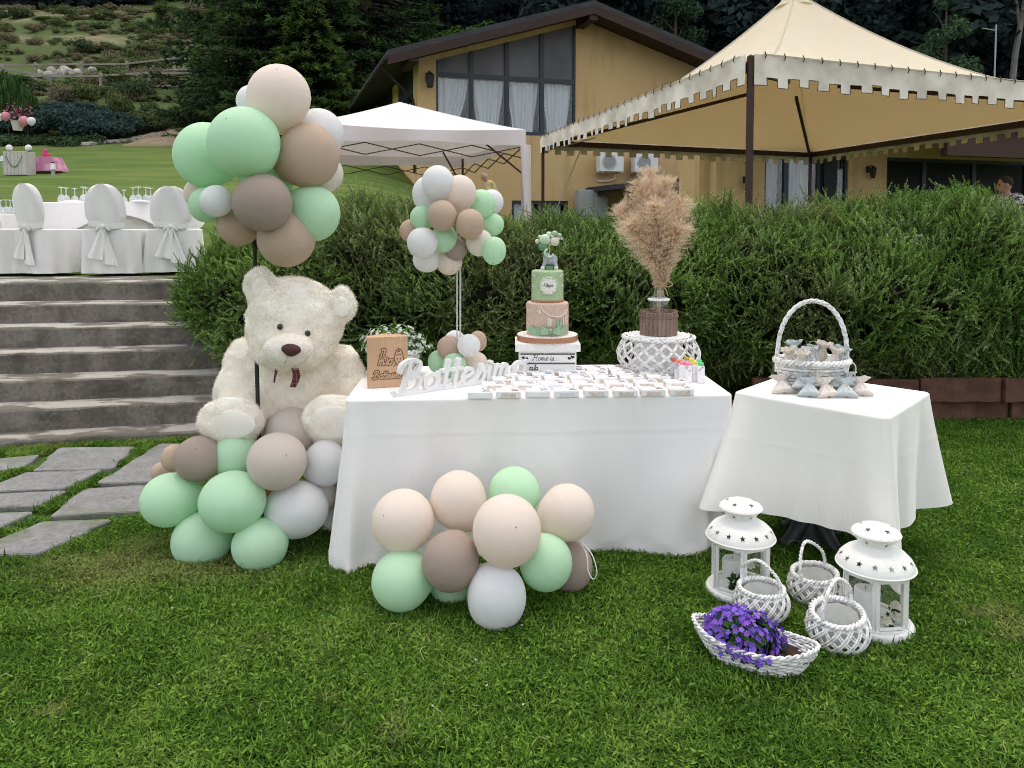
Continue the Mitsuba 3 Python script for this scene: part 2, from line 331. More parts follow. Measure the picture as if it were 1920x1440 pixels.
def grass_mesh(size, n, rng, hmin=.018, hmax=.046, clover=0.15):
    b = np.column_stack([(rng.random((n, 2)) - .5) * size, np.zeros(n) - .004])
    a = rng.random(n) * 6.283; tilt = rng.beta(1.6, 2.0, n) * 1.25; h = hmin + (hmax - hmin) * rng.random(n)
    d = np.stack([np.cos(a) * np.sin(tilt), np.sin(a) * np.sin(tilt), np.cos(tilt)], -1)
    side = np.stack([-np.sin(a), np.cos(a), a * 0], -1); w = (.0013 + .0024 * rng.random(n) ** 1.6)[:, None]
    mid = b + d * h[:, None] * .55; d2 = d + np.stack([np.cos(a), np.sin(a), -.9 * np.ones(n)], -1) * (.25 + .45 * rng.random((n, 1)))
    tip = mid + d2 / np.linalg.norm(d2, axis=1, keepdims=True) * h[:, None] * .6; tip[:, 2] = np.maximum(tip[:, 2], .003)
    v = np.stack([b - side * w * .7, b + side * w * .7, mid - side * w * 1.1, mid + side * w * 1.1, tip], 1).reshape(-1, 3)
    k = np.arange(n)[:, None] * 5
    m = mk(v, np.vstack([k + [0, 1, 3], k + [0, 3, 2], k + [2, 3, 4]]))
    nc = int(n * clover)
    c = np.column_stack([(rng.random((nc, 2)) - .5) * size, .008 + .02 * rng.random(nc)]); nn = unit(nc, rng) * .55 + [0, 0, 1]
    u = np.tile([0, 0, .6, .6, 1.0], n); r = np.repeat(rng.random(n), 5)
    u2 = np.full(4 * nc, .9); r2 = np.repeat(rng.random(nc), 4)
    return cat([m, leaves(c, nn, .014 + .018 * rng.random(nc), .005 + .005 * rng.random(nc), rng)]), np.column_stack([np.concatenate([u, u2]), np.concatenate([r, r2])])
rng = np.random.default_rng(11)
def gply(mu): return mikit.ply(mu[0], 'm_grass', uv=mu[1])
for i in range(4):
    scene[f'grass_patch_{i}'] = {'type': 'shapegroup', 'blades': gply(grass_mesh(.5, 4200, rng))}
for i in range(3):
    scene[f'grass_tuft_{i}'] = {'type': 'shapegroup', 'blades': gply(grass_mesh(.12, 170, rng, .02, .055, .3))}
tag('grass', 'short mown green lawn grass with dry yellowish spots around the tables', 'grass', kind='stuff')
gi = 0
from shapely.prepared import prep
slab_near = prep(SLABU.buffer(.30)); slab_on = prep(SLABU.buffer(.022))
for y in np.arange(1.7, 7.2, .36):
    half = .74 * y + .6
    for x in np.arange(-half, half, .36):
        xx, yy = x + rng.uniform(-.06, .06), y + rng.uniform(-.06, .06)
        if yy > step_y(0, xx) - .25 and xx < -1.2: continue
        if slab_near.contains(Point(xx, yy)): continue
        gi += 1
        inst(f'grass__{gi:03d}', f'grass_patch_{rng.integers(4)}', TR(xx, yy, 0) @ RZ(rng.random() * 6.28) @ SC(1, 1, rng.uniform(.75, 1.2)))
zone = SLABU.buffer(.42).union(LineString([(-5, 4.9), (-1.3, 5.35)]).buffer(.5)); minx, miny, maxx, maxy = zone.bounds; zp = prep(zone)
for y in np.arange(miny, maxy, .075):
    for x in np.arange(max(minx, -4.8), maxx, .075):
        xx, yy = x + rng.uniform(-.03, .03), y + rng.uniform(-.03, .03)
        q = Point(xx, yy)
        if abs(xx) > .74 * yy + .4 or not zp.contains(q) or slab_on.contains(q) or yy > step_y(0, xx) - .01: continue
        gi += 1
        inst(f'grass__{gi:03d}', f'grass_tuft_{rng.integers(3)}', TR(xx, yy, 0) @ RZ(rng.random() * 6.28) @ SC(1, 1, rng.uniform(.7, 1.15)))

# ---------------------------------------------------------------- rosemary hedge
def hedge_surf(a, b):
    """a 0..1 left to right, b 0..1 from the foot of the front over the top to the back."""
    x = -2.86 + 9.56 * a
    yf = 5.98 + .10 * np.sin(x * 1.7) + .05 * np.sin(x * 4.1 + 1)
    ztop = np.interp(x, [-3.0, -2.5, -1.7, -1.3, -.9, -.3, .4, 1.0, 1.7, 2.3, 3.1, 3.8, 4.4, 6.7], [1.25, 1.45, 1.62, 1.78, 1.66, 1.55, 1.54, 1.52, 1.70, 1.62, 1.70, 1.78, 1.58, 1.52]) - .06
    ang = np.interp(b, [0, .12, .5, .75, 1], [-.62, -.25, .62, 1.35, 2.7])
    c, s = np.cos(ang), np.sin(ang)
    z = .95 + np.where(s > 0, (ztop - .95) * np.abs(s) ** .8, -.75 * (np.abs(s) / .581) * .78)
    y = yf + 1.0 - 1.0 * np.sign(c) * np.abs(c) ** .75
    cap = sm(0, .075, a)                                            # rounded left end
    y = y + (1 - np.sqrt(cap)) * (6.75 - y); z = np.where(z > .6, .6 + (z - .6) * (.45 + .55 * np.sqrt(cap)), z)
    x = x + .42 * (1 - cap) * np.clip((.85 - z) / .6, 0, 1)
    q = np.stack([x * 1.9, y * 1.9, z * 2.1], -1).reshape(-1, 1, 3)
    lump = (meshkit.fbm(q, 2, 31)[:, 0] - .5).reshape(np.shape(x)); lump = np.clip(lump * 1.5, -.5, .4)
    y = y - .38 * lump + .26 * np.clip((.88 - z) / .6, 0, 1); z = z + .10 * lump * np.clip((z - .9) / .5, 0, 1)
    return np.stack([x, y, z], -1)
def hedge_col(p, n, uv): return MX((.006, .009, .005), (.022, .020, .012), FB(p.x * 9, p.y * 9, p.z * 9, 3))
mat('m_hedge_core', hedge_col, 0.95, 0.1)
thing('rosemary_hedge', 'long dense rosemary hedge with spiky drooping sprigs behind the white tables', 'hedge')
cm = grid(hedge_surf, 140, 40)
nn = cm.vertex_normals
if (nn[:, 1].mean()) > 0: nn = -nn
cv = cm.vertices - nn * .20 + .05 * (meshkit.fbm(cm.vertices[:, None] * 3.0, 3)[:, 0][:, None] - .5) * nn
add('branches', mk(cv, cm.faces), 'm_hedge_core', 'rosemary_hedge', kind='stuff')  # closed dark hull; shade between the sprigs is put into its colour
def hedge_leaf(p, n, uv):
    a = FB(p.x * 1.5, p.y * 1.5, p.z * 1.5 + 5., 3); f = uv.y; pale = SS(.45, .9, uv.y) * SS(.3, .7, FB(p.x * 3.1, p.y * 3.1, p.z * 3.1, 2))
    olive = SS(.48, .66, FB(p.x * .9 + 3., p.y * .9, p.z * 1.2, 3)); lo = SS(2., 4., p.x)
    g = MX((.14, .265, .056), (.31, .49, .12), SS(.3, .7, a))
    g = MX(g, (.27, .25, .12), olive * .5)
    g = MX(g, (.40, .48, .25), pale * .75)
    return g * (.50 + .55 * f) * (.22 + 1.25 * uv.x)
thin('m_rosemary', hedge_leaf, 0.55, 0.45)
def sprig(rng, Ln, d, p0, bend):
    rsp = rng.random(); n = int(Ln / .0042); t = np.linspace(0, 1, n); d = d / np.linalg.norm(d)
    ax = p0 + d * t[:, None] * Ln + bend * (t[:, None] ** 2) * Ln
    tg = np.gradient(ax, axis=0); tg /= np.linalg.norm(tg, axis=1, keepdims=True)
    q = unit(n, rng); q = np.cross(tg, q); q /= np.linalg.norm(q, axis=1, keepdims=True)
    dirs = []
    for s in (1, -1):
        dirs.append((ax, ax + (q * s * .75 + tg * .75) * (.0155 + .007 * rng.random((n, 1))) * (1.15 - .55 * t[:, None])))
    b = np.vstack([x[0] for x in dirs]); e = np.vstack([x[1] for x in dirs])
    st_ = tube(ax[::6], .0017, 3, caps=False); tt = np.tile(t, 2)
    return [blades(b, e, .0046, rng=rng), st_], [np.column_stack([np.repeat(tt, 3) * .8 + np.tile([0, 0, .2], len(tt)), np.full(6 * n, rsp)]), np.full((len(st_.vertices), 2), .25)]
rng = np.random.default_rng(21)
for i in range(6):
    ms, us = [], []; hubs = (rng.random((11, 2)) - .5) * .28; hz_h = rng.uniform(-.14, .02, 11)
    for _ in range(46):
        d = unit(1, rng)[0]; d[2] = abs(d[2]) * .9 + .05 if i < 4 else d[2] * .4 - .1     # last two droop
        hk = rng.integers(len(hubs)); p0 = np.append(hubs[hk] + rng.normal(size=2) * .022, hz_h[hk] + .05 * rng.random()); d = d + [0, 0, .55]
        bend = np.array([0, 0, 0.0])
        up = np.array([0, 1.0, 0]) if i < 4 else np.array([0, -1.0, 0])                    # local y is up along the hedge face
        bend = up * rng.uniform(.15, .8) + rng.normal(size=3) * .15
        a1, a2 = sprig(rng, rng.uniform(.075, .17), d, p0, bend); ms += a1; us += a2
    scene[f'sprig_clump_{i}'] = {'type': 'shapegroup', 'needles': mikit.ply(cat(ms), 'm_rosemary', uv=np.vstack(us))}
tag('rosemary_hedge__sprigs', kind='stuff'); hi = 0
A_, B_ = rng.random(5200), rng.random(5200) * .86
pts = hedge_surf(A_, B_); pa = hedge_surf(A_ + 1e-3, B_); pb = hedge_surf(A_, B_ + 1e-3)
nr = np.cross(pa - pts, pb - pts); nr /= np.linalg.norm(nr, axis=1, keepdims=True) + 1e-12
kept = []
for p, n, b in zip(pts, nr, B_):
    if n[1] > .2 and n[2] < .3: n = -n
    if any(abs(p[0] - k[0]) < .135 and np.linalg.norm(p - k) < .135 for k in kept): continue
    kept.append(p); hi += 1
    up = np.array([0, 0, 1.0]) - n * n[2]
    if np.linalg.norm(up) < .2: up = np.array([0, -.6, .2])
    up /= np.linalg.norm(up); M = np.eye(4); M[:3, 0], M[:3, 1], M[:3, 2], M[:3, 3] = np.cross(up, n), up, n, p
    roll = RZ(rng.normal() * .5)
    low = p[2] < .85 and rng.random() < (.75 if p[0] > 1.5 else .45)
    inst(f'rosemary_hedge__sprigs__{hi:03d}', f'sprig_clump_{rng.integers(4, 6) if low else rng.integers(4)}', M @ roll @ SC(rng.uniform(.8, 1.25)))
# retaining boards of terracotta-brown ribbed panels under the right half of the hedge
mat('m_terracotta', lambda p, n, uv: MX((.055, .028, .022), (.17, .085, .062), FB(p.x * 8, p.y * 30, p.z * 14, 4)), 0.85, 0.2)
thing('planter_edging', 'dark red-brown ribbed edging boards under the right end of the hedge', 'edging')
for r, (zz, yy, xo) in enumerate([(.0, 6.10, 0.0), (.17, 6.02, .55)]):
    for i in range(9):
        x0 = 1.35 + xo + i * .66; w = .645; n = 5
        pts_ = []
        for j in range(n * 2 + 1):
            pts_.append((j / (2 * n) * w, (.022 if (j // 2) % 2 else 0)))
        po = Polygon(pts_ + [(w, .05), (0, .05)]); hgt = .185
        m = extr(po, hgt); m = tf(m, TR(x0, yy + .004 * (i % 3), zz - .02 * (r == 0)) @ RY(rng.normal() * .012) @ RZ(rng.normal() * .03))
        add('panel', m, 'm_terracotta', 'planter_edging')
# ================================================================ the yellow house
E = np.array([math.cos(math.radians(17.5)), math.sin(math.radians(17.5)), 0]); Dn = np.array([-E[1], E[0], 0])
K0 = np.array([-2.96, 24.8, 0])
def HB(s, d, z): return K0 + E * s + Dn * d + np.array([0, 0, z])                     # along the front, inwards, up
HM = np.eye(4); HM[:3, 0], HM[:3, 1], HM[:3, 2], HM[:3, 3] = E, Dn, [0, 0, 1], K0
def hbox(s0, s1, d0, d1, z0, z1): return tf(box(s1 - s0, d1 - d0, z1 - z0, ((s0 + s1) / 2, (d0 + d1) / 2, (z0 + z1) / 2)), HM)
def hext(poly, d0, d1):
    """Outline in (s, z) extruded inwards from d0 to d1."""
    m = extr(poly, d1 - d0); v = m.vertices.copy(); m = mk(np.stack([v[:, 0], v[:, 2] + d0, v[:, 1]], 1), m.faces[:, ::-1]); return tf(m, HM)
mat('m_ochre', lambda p, n, uv: MX((.47, .325, .155), (.56, .395, .205), FB(p.x * .9, p.y * .9, p.z * .5, 4) * .7 + .3 * FB(p.x * 12, p.y * 12, p.z * 12, 2)) * (1 - .16 * SS(.55, .75, FB(p.x * 3.2, p.y * 3.2, p.z * .35, 3))), 0.9, 0.15)
mat('m_roof', lambda p, n, uv: MX((.028, .028, .032), (.06, .06, .066), FB(p.x * 3, p.y * 3, p.z * 9, 3)), 0.85, 0.25)
mat('m_eave', lambda p, n, uv: MX((.022, .013, .010), (.048, .027, .020), FB(p.x * 2, p.y * 20, p.z * 20, 3)), 0.7, 0.3)
mat('m_frame', (.02, .028, .038), 0.45, 0.4)
mat('m_shade', lambda p, n, uv: MX((.075, .075, .085), (.115, .113, .125), SS(.3, .7, FB(p.x * 1.2, p.y, p.z * 1.0, 2))), 0.55, 0.4)
thin('m_curtain', (.62, .69, .74), 0.8, 0.7)
mat('m_metal_grey', (.32, .33, .33), 0.5)
mat('m_ac', lambda p, n, uv: MX((.60, .61, .6), (.7, .7, .69), FB(p.x * 6, p.y, p.z * 6)), 0.45)
SA, ZA, SL = 5.5, 8.60, .305                                   # ridge: position, height, slope
def rz(s): return ZA - SL * abs(s - SA)
house = thing('house', 'large ochre gabled house with tall curtained gable window and dark roof', 'house')
WIN0, WIN1, WZ = .56, 5.36, 4.58
wallp = Polygon([(0, .6), (12, .6), (12, rz(12)), (SA, ZA), (0, rz(0))]).difference(unary_union([Polygon([(WIN0, WZ), (WIN1, WZ), (WIN1, rz(WIN1) - .22), (WIN0, rz(WIN0) - .22)]),
        Polygon([(3.1, .9), (5.1, .9), (5.1, 2.42), (3.1, 2.42)])]))
add('wall', hext(wallp, 0, .3), 'm_ochre', house)
add('wall', cat([hbox(0, .3, .3, 1.0, .6, rz(0) - .05), hbox(0, .3, 1.0, 4.2, .6, 4.6), hbox(0, .3, 4.2, 5.4, .6, rz(0) - .05), hbox(0, .3, 5.4, 9.8, .6, 4.6), hbox(0, .3, 9.8, 12, .6, rz(0) - .05)]), 'm_ochre', house)
add('wall', cat([hbox(.3, 12, 11.7, 12, .6, 6), hbox(11.7, 12, .3, 11.7, .6, 6.3)]), 'm_ochre', house)
add('interior', cat([hbox(.4, 11.6, 3.2, 3.3, .6, 6.8), hbox(.4, 11.6, .4, 3.2, 4.25, 4.3), hbox(.4, 11.6, .4, 3.2, .62, .66)]), 'm_dark', house)
th, oh = .24, 1.2
for s0, s1 in ((-1.15, SA), (SA, 12.15)):
    add('roof', hext(Polygon([(s0, rz(s0)), (s1, rz(s1)), (s1, rz(s1) + th), (s0, rz(s0) + th)]), -oh, 13.0), 'm_roof', house)
    add('verge_board', hext(Polygon([(s0, rz(s0) - .20), (s1, rz(s1) - .20), (s1, rz(s1) + .07), (s0, rz(s0) + .07)]), -oh - .03, -oh), 'm_eave', house)
    add('soffit', hext(Polygon([(s0, rz(s0) - .05), (s1, rz(s1) - .05), (s1, rz(s1) - .003), (s0, rz(s0) - .003)]), -oh + .01, 0), 'm_eave', house)
for s_, zz in ((SA, .34), (-.35, .24), (11.4, .24)):
    add('beam', hbox(s_ - .14, s_ + .14, -oh + .03, .5, rz(s_) - zz - .05, rz(s_) - .055), 'm_eave', house)
add('gutter', tube([HB(-1.2, d, rz(-1.15) + .03) for d in (-1.15, 12.9)], .075, 8), 'm_roof', house)
add('downpipe', tube([HB(-1.18, -.2, rz(-1.15)), HB(-1.1, -.1, rz(-1.15) - .15), HB(-.12, .35, rz(-1.15) - .95), HB(-.08, .4, rz(-1.15) - 1.2), HB(-.08, .4, 3.3)], .045, 8), 'm_eave', house)
gw = [WIN0, 1.74, 2.95, 4.17, WIN1]
for i in range(4):                                              # the tall gable window: blind above, curtain below
    a, b = gw[i], gw[i + 1]; fw = .07; w = add('window', cat([hbox(a, a + fw, .04, .2, WZ, rz(a) - .24), hbox(b - fw, b, .041, .2, WZ, rz(b) - .24), hbox(a + fw, b - fw, .04, .2, 6.36, 6.50), hbox(a + fw, b - fw, .04, .2, WZ, WZ + .12)]), 'm_frame', house)
    add('blind', hext(Polygon([(a + fw, 6.50), (b - fw, 6.50), (b - fw, rz(b) - .22), (a + fw, rz(a) - .22)]), .12, .14), 'm_shade', w, label='dark grey panel in the upper window')
    add('pane', hext(Polygon([(a + fw, WZ + .12), (b - fw, WZ + .12), (b - fw, 6.36), (a + fw, 6.36)]), .10, .101), 'm_pane', w)
    l0, r0 = a + fw + .02, b - fw - .02
    def cur(A, B, l0=l0, r0=r0, i=i):
        pinch = sm(0, 1, B) ** 1.3 * .28 if True else 0
        lo, hi = l0 + (0 if i == 0 else pinch * .55), r0 - pinch * (1.1 if i == 0 else .55)
        s = lo + (hi - lo) * A; z = 6.34 - B * 1.62
        return (HM @ np.stack([s, .26 + .030 * np.sin(A * 34 + 2 * np.sin(A * 7 + B * 2 + i)) + .018 * np.sin(A * 13 + i), z, s * 0 + 1], -1)[..., None])[..., :3, 0]
    add('curtain', grid(cur, 90, 12), 'm_curtain', w, smooth=True, label='pale blue-white sheer curtain')
for a, b in ((3.1, 4.1), (4.1, 5.1)):                           # window near the ground
    w = add('window', cat([hbox(a, a + .08, .03, .15, .9, 2.42), hbox(b - .08, b, .03, .15, .9, 2.42), hbox(a + .08, b - .08, .03, .15, 2.3, 2.42)]), 'm_frame', house)
    add('pane', hbox(a + .08, b - .08, .09, .091, .9, 2.3), 'm_pane', w)
    add('curtain', grid(lambda A, B, a=a: (HM @ np.stack([a + .1 + A * .72 - .1 * B * A, .24 + .03 * np.sin(A * 50), 2.3 - B * 1.4, A * 0 + 1], -1)[..., None])[..., :3, 0], 60, 6), 'm_curtain', w, smooth=True)
for d0, d1 in ((1.0, 4.2), (5.4, 9.8)):                         # dark side windows
    w = add('window', cat([hbox(.05, .15, d0, d1, 6.1 - .1, rz(0) - .05), hbox(.05, .15, d0, d0 + .1, 4.6, 6), hbox(.05, .15, d1 - .1, d1, 4.6, 6), hbox(.05, .15, (d0 + d1) / 2 - .05, (d0 + d1) / 2 + .05, 4.6, 6)]), 'm_frame', house)
    add('pane', hbox(.1, .101, d0 + .1, d1 - .1, 4.6, 6), 'm_pane', w)
def wall_lamp(M, label):
    k = thing('wall_lamp', label, 'lamp')
    add('bracket', tf(cat([box(.10, .04, .16, (0, .02, 0)), tube([(0, 0, .02), (0, -.10, .10), (0, -.16, .06)], .012, 6)]), M), 'm_black', k)
    add('lantern_body', tf(cat([lathe([(.001, .1), (.09, .03), (.085, .02), (.06, -.18), (.05, -.2), (.001, -.21)], 6)]), M @ TR(0, -.17, -.02)), 'm_black', k)
    add('glass', tf(lathe([(.078, .0), (.056, -.16)], 6), M @ TR(0, -.17, -.02) @ SC(1.05, 1.05, .9)), 'm_metal_grey', k)
wall_lamp(TR(HB(.18, -.02, 6.35)) @ HM @ TR(-K0) if False else TR(HB(.30, -.02, 6.3)) @ RZ(math.radians(17.5)) @ SC(1.7), 'dark wall lantern beside the tall gable window')
# air conditioners, lean-to roof, cabinet
for i, (s, lab) in enumerate(((6.45, 'white air conditioner on the ochre wall, left of the two'), (7.75, 'white air conditioner on the ochre wall, right of the two behind the pampas plumes'))):
    k = thing('air_conditioner', lab, 'air conditioner', 'air conditioners on the ochre wall')
    add('casing', tf(box(.88, .34, .64, (s, -.42, 3.72), .02), HM), 'm_ac', k)
    add('fan_grille', tf(cat([lathe([(.24, 0), (.25, .02), (.26, 0)], 28), lathe([(.001, .0), (.22, .0)], 28)] + [lathe([(r, .012), (r + .008, .016), (r + .016, .012)], 24) for r in (.05, .1, .15, .2)]), TR(HB(s - .1, -.592, 3.72)) @ RZ(math.radians(17.5)) @ RX(math.pi / 2)), 'm_metal_grey', k)
    add('bracket', cat([hbox(s - .35, s - .3, -.6, 0, 3.36, 3.4), hbox(s + .3, s + .35, -.6, 0, 3.36, 3.4)]), 'm_metal_grey', k)
    add('pipe', tube([HB(s + .3, -.2, 3.4), HB(s + .32, -.15, 3.2), HB(s + .1, -.1, 3.12), HB(s - .3, -.1, 3.1)], .025, 6), 'm_white_paint', k)
k = thing('lean_to', 'small dark sloping lean-to roof under the air conditioners', 'roof')
add('roof', hext(Polygon([(5.75, 2.72), (11.4, 3.28), (11.4, 3.44), (5.75, 2.88)]), -2.2, -.02), 'm_roof', k)
add('rafter', cat([hext(Polygon([(s, 2.55 + (s - 5.75) * .099), (s + .12, 2.55 + (s - 5.63) * .099), (s + .12, 2.7 + (s - 5.75) * .099), (s, 2.7 + (s - 5.75) * .099)]), -2.1, -.05) for s in (5.9, 7.4, 9.2)]), 'm_eave', k)
add('post', cat([hbox(7.3, 7.42, -2.1, -1.98, .9, 2.7), hbox(9.3, 9.42, -2.1, -1.98, .9, 2.9)]), 'm_eave', k)
k = thing('utility_cabinet', 'grey metal utility cabinet standing against the ochre wall', 'cabinet')
add('cabinet_body', tf(cat([box(1.05, .4, 1.85, (5.75, -.45, 1.85), .02)]), HM), 'm_metal_grey', k)
add('door', tf(cat([box(.49, .02, 1.65, (5.5, -.662, 1.85), .005), box(.49, .02, 1.65, (6.02, -.662, 1.85), .005)]), HM), 'm_metal_grey', k)
# ---------------------------------------------------------------- low wing behind the pavilion
WO = np.array([4.3, 19.4, 0]); WM = HM.copy(); WM[:3, 3] = WO
def wbox(s0, s1, d0, d1, z0, z1): return tf(box(s1 - s0, d1 - d0, z1 - z0, ((s0 + s1) / 2, (d0 + d1) / 2, (z0 + z1) / 2)), WM)
wing = thing('annexe', 'low ochre annexe with curtained glass doors in the shade behind the big pavilion', 'building')
segs = [(.9, 2.35), (4.98, 6.25), (13.4, 14.2)]
for a, b in segs: add('wall', wbox(a, b, 0, .3, .9, 4.0), 'm_ochre', wing)
add('wall', wbox(.6, 14.2, .02, .3, 3.45, 4.0), 'm_ochre', wing)
add('interior', cat([wbox(.62, 14.2, 1.2, 1.3, .9, 4.0), wbox(.62, 14.2, .3, 1.2, .92, 1.0)]), 'm_dark', wing)
add('wall', wbox(.6, .9, .3, 1.3, .9, 4.0), 'm_ochre', wing)
add('added_shade_roof', wbox(.4, 14.5, -2.4, 1.6, 4.0, 4.22), 'm_darkwood', wing)  # unseen roof slab added to keep the annexe front dark
add('fascia', wbox(6.0, 14.4, -2.2, -2.0, 3.3, 3.99), 'm_darkwood', wing, label='dark timber fascia')
for a, b, cu in ((2.35, 3.05, 1), (3.05, 4.1, 1), (4.1, 4.6, 0), (4.6, 4.98, 1), (6.25, 7.6, 0), (7.6, 9.4, 0), (9.4, 11.4, 0), (11.4, 13.4, 0)):
    w = add('glass_door', cat([wbox(a, a + .07, .05, .15, .9, 3.45), wbox(b - .07, b, .051, .15, .9, 3.45), wbox(a + .07, b - .07, .05, .15, 3.35, 3.45)]), 'm_frame', wing)
    if b < 6: add('pane', wbox(a + .07, b - .07, .1, .101, .9, 3.35), 'm_pane', w)
    if cu: add('curtain', grid(lambda A, B, a=a, b=b: (WM @ np.stack([a + .08 + A * (b - a - .16) * (1 - .12 * np.sin(B * 3)), .28 + .035 * np.sin(A * 45), 3.4 - B * 2.4, A * 0 + 1], -1)[..., None])[..., :3, 0], 60, 8), 'm_curtain', w, smooth=True)
add('pillar', wbox(4.15, 4.55, -.06, .04, .9, 3.45), 'm_dark', wing)
wall_lamp(TR((WM @ [1.75, -.02, 2.75, 1])[:3]) @ RZ(math.radians(17.5)) @ SC(1.1), 'brown wall lamp on the annexe wall behind the pavilion post')
wall_lamp(TR((WM @ [5.6, -.02, 3.1, 1])[:3]) @ RZ(math.radians(17.5)) @ SC(1.1), 'brown wall lamp on the annexe wall right of the curtained doors')
# ---------------------------------------------------------------- big cream pavilion with crenellated valance
thin('m_canvas', lambda p, n, uv: MX((.77, .71, .56), (.83, .775, .63), FB(p.x * 1.5, p.y * 1.5, p.z * 3, 4)), 0.8, 0.80)
mat('m_valance', lambda p, n, uv: MX((.50, .455, .375), (.76, .71, .62), SS(.2, .75, FB(p.x * 4, p.y * 4, p.z * 3, 4))), 0.85, 0.15)
thin('m_underside_tint', (.80, .64, .43), .9, 1.0)  # tan tone of the shaded canvas underside put into this colour
mat('m_seam', (.46, .42, .34), 0.9, 0.1)
PA, PB, PC = np.array([2.41, 7.9]), np.array([.6, 15.1]), np.array([6.75, 17.6]); PD = PA + PC - PB
EZ, PZ = 3.27, 5.36; pav = thing('pavilion', 'large cream pavilion tent with pointed roof and crenellated valance on brown posts', 'pavilion tent')
cor = [PA, PD, PC, PB]; cen = sum(cor) / 4
def roofp(i):
    a, b = cor[i], cor[(i + 1) % 4]
    def f(A, B):
        e = a + (b - a) * A[..., None]; r = 1 - B * .965
        xy = cen + (e - cen) * r[..., None]
        z = EZ + (PZ - EZ) * (1 - r) ** 1.72 - .10 * np.sin(np.pi * A) * r * (1 - r) * 1.5
        return np.concatenate([xy, z[..., None]], -1)
    return f
for i in range(4):
    add('roof_panel', grid(roofp(i), 40, 40), 'm_canvas', pav, smooth=True)
    add('lining', grid(lambda A, B, i=i: roofp(i)(A, B * .96) - [0, 0, .03], 24, 24), 'm_underside_tint', pav, smooth=True, label='added tan sheet giving the pavilion roof its dim shaded underside')  # added sheet below the canvas, dims and tints its underside
    se = roofp(i)(np.zeros(40), np.linspace(0, 1, 40)); add('seam', tube(se + [0, 0, .003], .016, 5), 'm_seam', pav)
top = roofp(0)(np.array([0.]), np.array([1.]))[0, 2]
add('finial', tf(lathe([(.30, -.13), (.215, -.04), (.18, .06), (.165, .18), (.18, .28), (.12, .32), (.05, .38), (.03, .7), (.001, .72)], 28), TR(cen[0], cen[1], top)), 'm_canvas', pav, smooth=50)
add('seam', tf(lathe([(.186, .03), (.20, .045), (.184, .06)], 28), TR(cen[0], cen[1], top)), 'm_seam', pav)
def valance(a, b, parent, zt, drop, gap, tw, name='valance', wind=.03, m='m_valance', seed=0):
    L_ = np.linalg.norm(b - a); n = max(2, int(round(L_ / tw))) | 1; d = (b - a) / L_; nrm = np.array([d[1], -d[0]])
    vs, fs, k = [], [], 0; tabs = []
    for i in range(n):
        s0, s1 = i * L_ / n, (i + 1) * L_ / n; long_ = i % 2 == 0
        for q in range(4):
            c0, c1 = s0 + (s1 - s0) * q / 4, s0 + (s1 - s0) * (q + 1) / 4; rows = 6; dr_ = (drop if long_ else drop - gap) * (1 + .05 * math.sin(i * 7.3 + seed))
            for r in range(rows + 1):
                for c in (c0, c1):
                    t = r / rows * dr_; o = wind * (t / drop) * (math.sin(c * 5.1 + seed) + .6 * math.sin(c * 13 + seed * 2)) * .7
                    xy = a + d * c + nrm * (o + .055); vs.append([xy[0], xy[1], zt - t])
            for r in range(rows):
                fs += [[k + 2 * r, k + 2 * r + 1, k + 2 * r + 3, k + 2 * r + 2]]
            k += 2 * (rows + 1)
    add(name, mk(vs, fs), m, parent, smooth=60)
    edge = []                                                  # dark binding along the crenellated hem
    for i in range(n):
        dr_ = (drop if i % 2 == 0 else drop - gap) * (1 + .05 * math.sin(i * 7.3 + seed))
        for c in (i * L_ / n, (i + .5) * L_ / n, (i + 1) * L_ / n):
            o = wind * (dr_ / drop) * (math.sin(c * 5.1 + seed) + .6 * math.sin(c * 13 + seed * 2)) * .7
            xy = a + d * c + nrm * (o + .057); edge.append([xy[0], xy[1], zt - dr_])
    add('hem', tube(edge, .0042, 4), 'm_eave', parent)
for i in range(4): valance(cor[i], cor[(i + 1) % 4], pav, EZ + .01, .31, .088, .142, seed=i)
for i in range(4):
    a, b = np.append(cor[i], EZ), np.append(cor[(i + 1) % 4], EZ)
    add('frame_beam', beam(a + (b - a) * .01 - [0, 0, .10], b - (b - a) * .01 - [0, 0, .10], .07, .10), 'm_brownmetal', pav)
    d = (b - a) / np.linalg.norm(b - a); L_ = np.linalg.norm(b - a); o = np.array([d[1], -d[0], 0])
    if i in (0, 3):
        add('rope', tube([a + d * s + o * .066 + [0, 0, .015] for s in np.linspace(0.1, L_ - .1, 30)], .006, 4), 'm_seam', pav)
        add('grommet', cat([tube([a + d * s + o * .072 + [0, 0, -.03], a + d * s + o * .085, a + d * s + o * .066 + [0, 0, .04]], .006, 5) for s in np.arange(.12, L_, .245)]), 'm_brownmetal', pav)
    add('post', tf(box(.06, .06, EZ - .9, (cor[i][0], cor[i][1], (EZ + .9) / 2)), np.eye(4)), 'm_brownmetal', pav)
for c in cor:
    p0 = np.append(c + (cen - c) * .02, EZ - .15); p1 = np.append(cen, EZ + .62)
    add('strut', beam(p0, p0 + (p1 - p0) * .85, .05), 'm_brownmetal', pav)
add('guy_line', cat([tube([np.append(PB, 3.0), np.append(PB, 3.0) + [1.0, -.2, .25]], .012, 4), tube([np.append(PB, 1.4) + [.07, -.05, .0], np.append(PB, 3.0) + [.75, -.05, .1]], .01, 4)]), 'm_seam', pav)
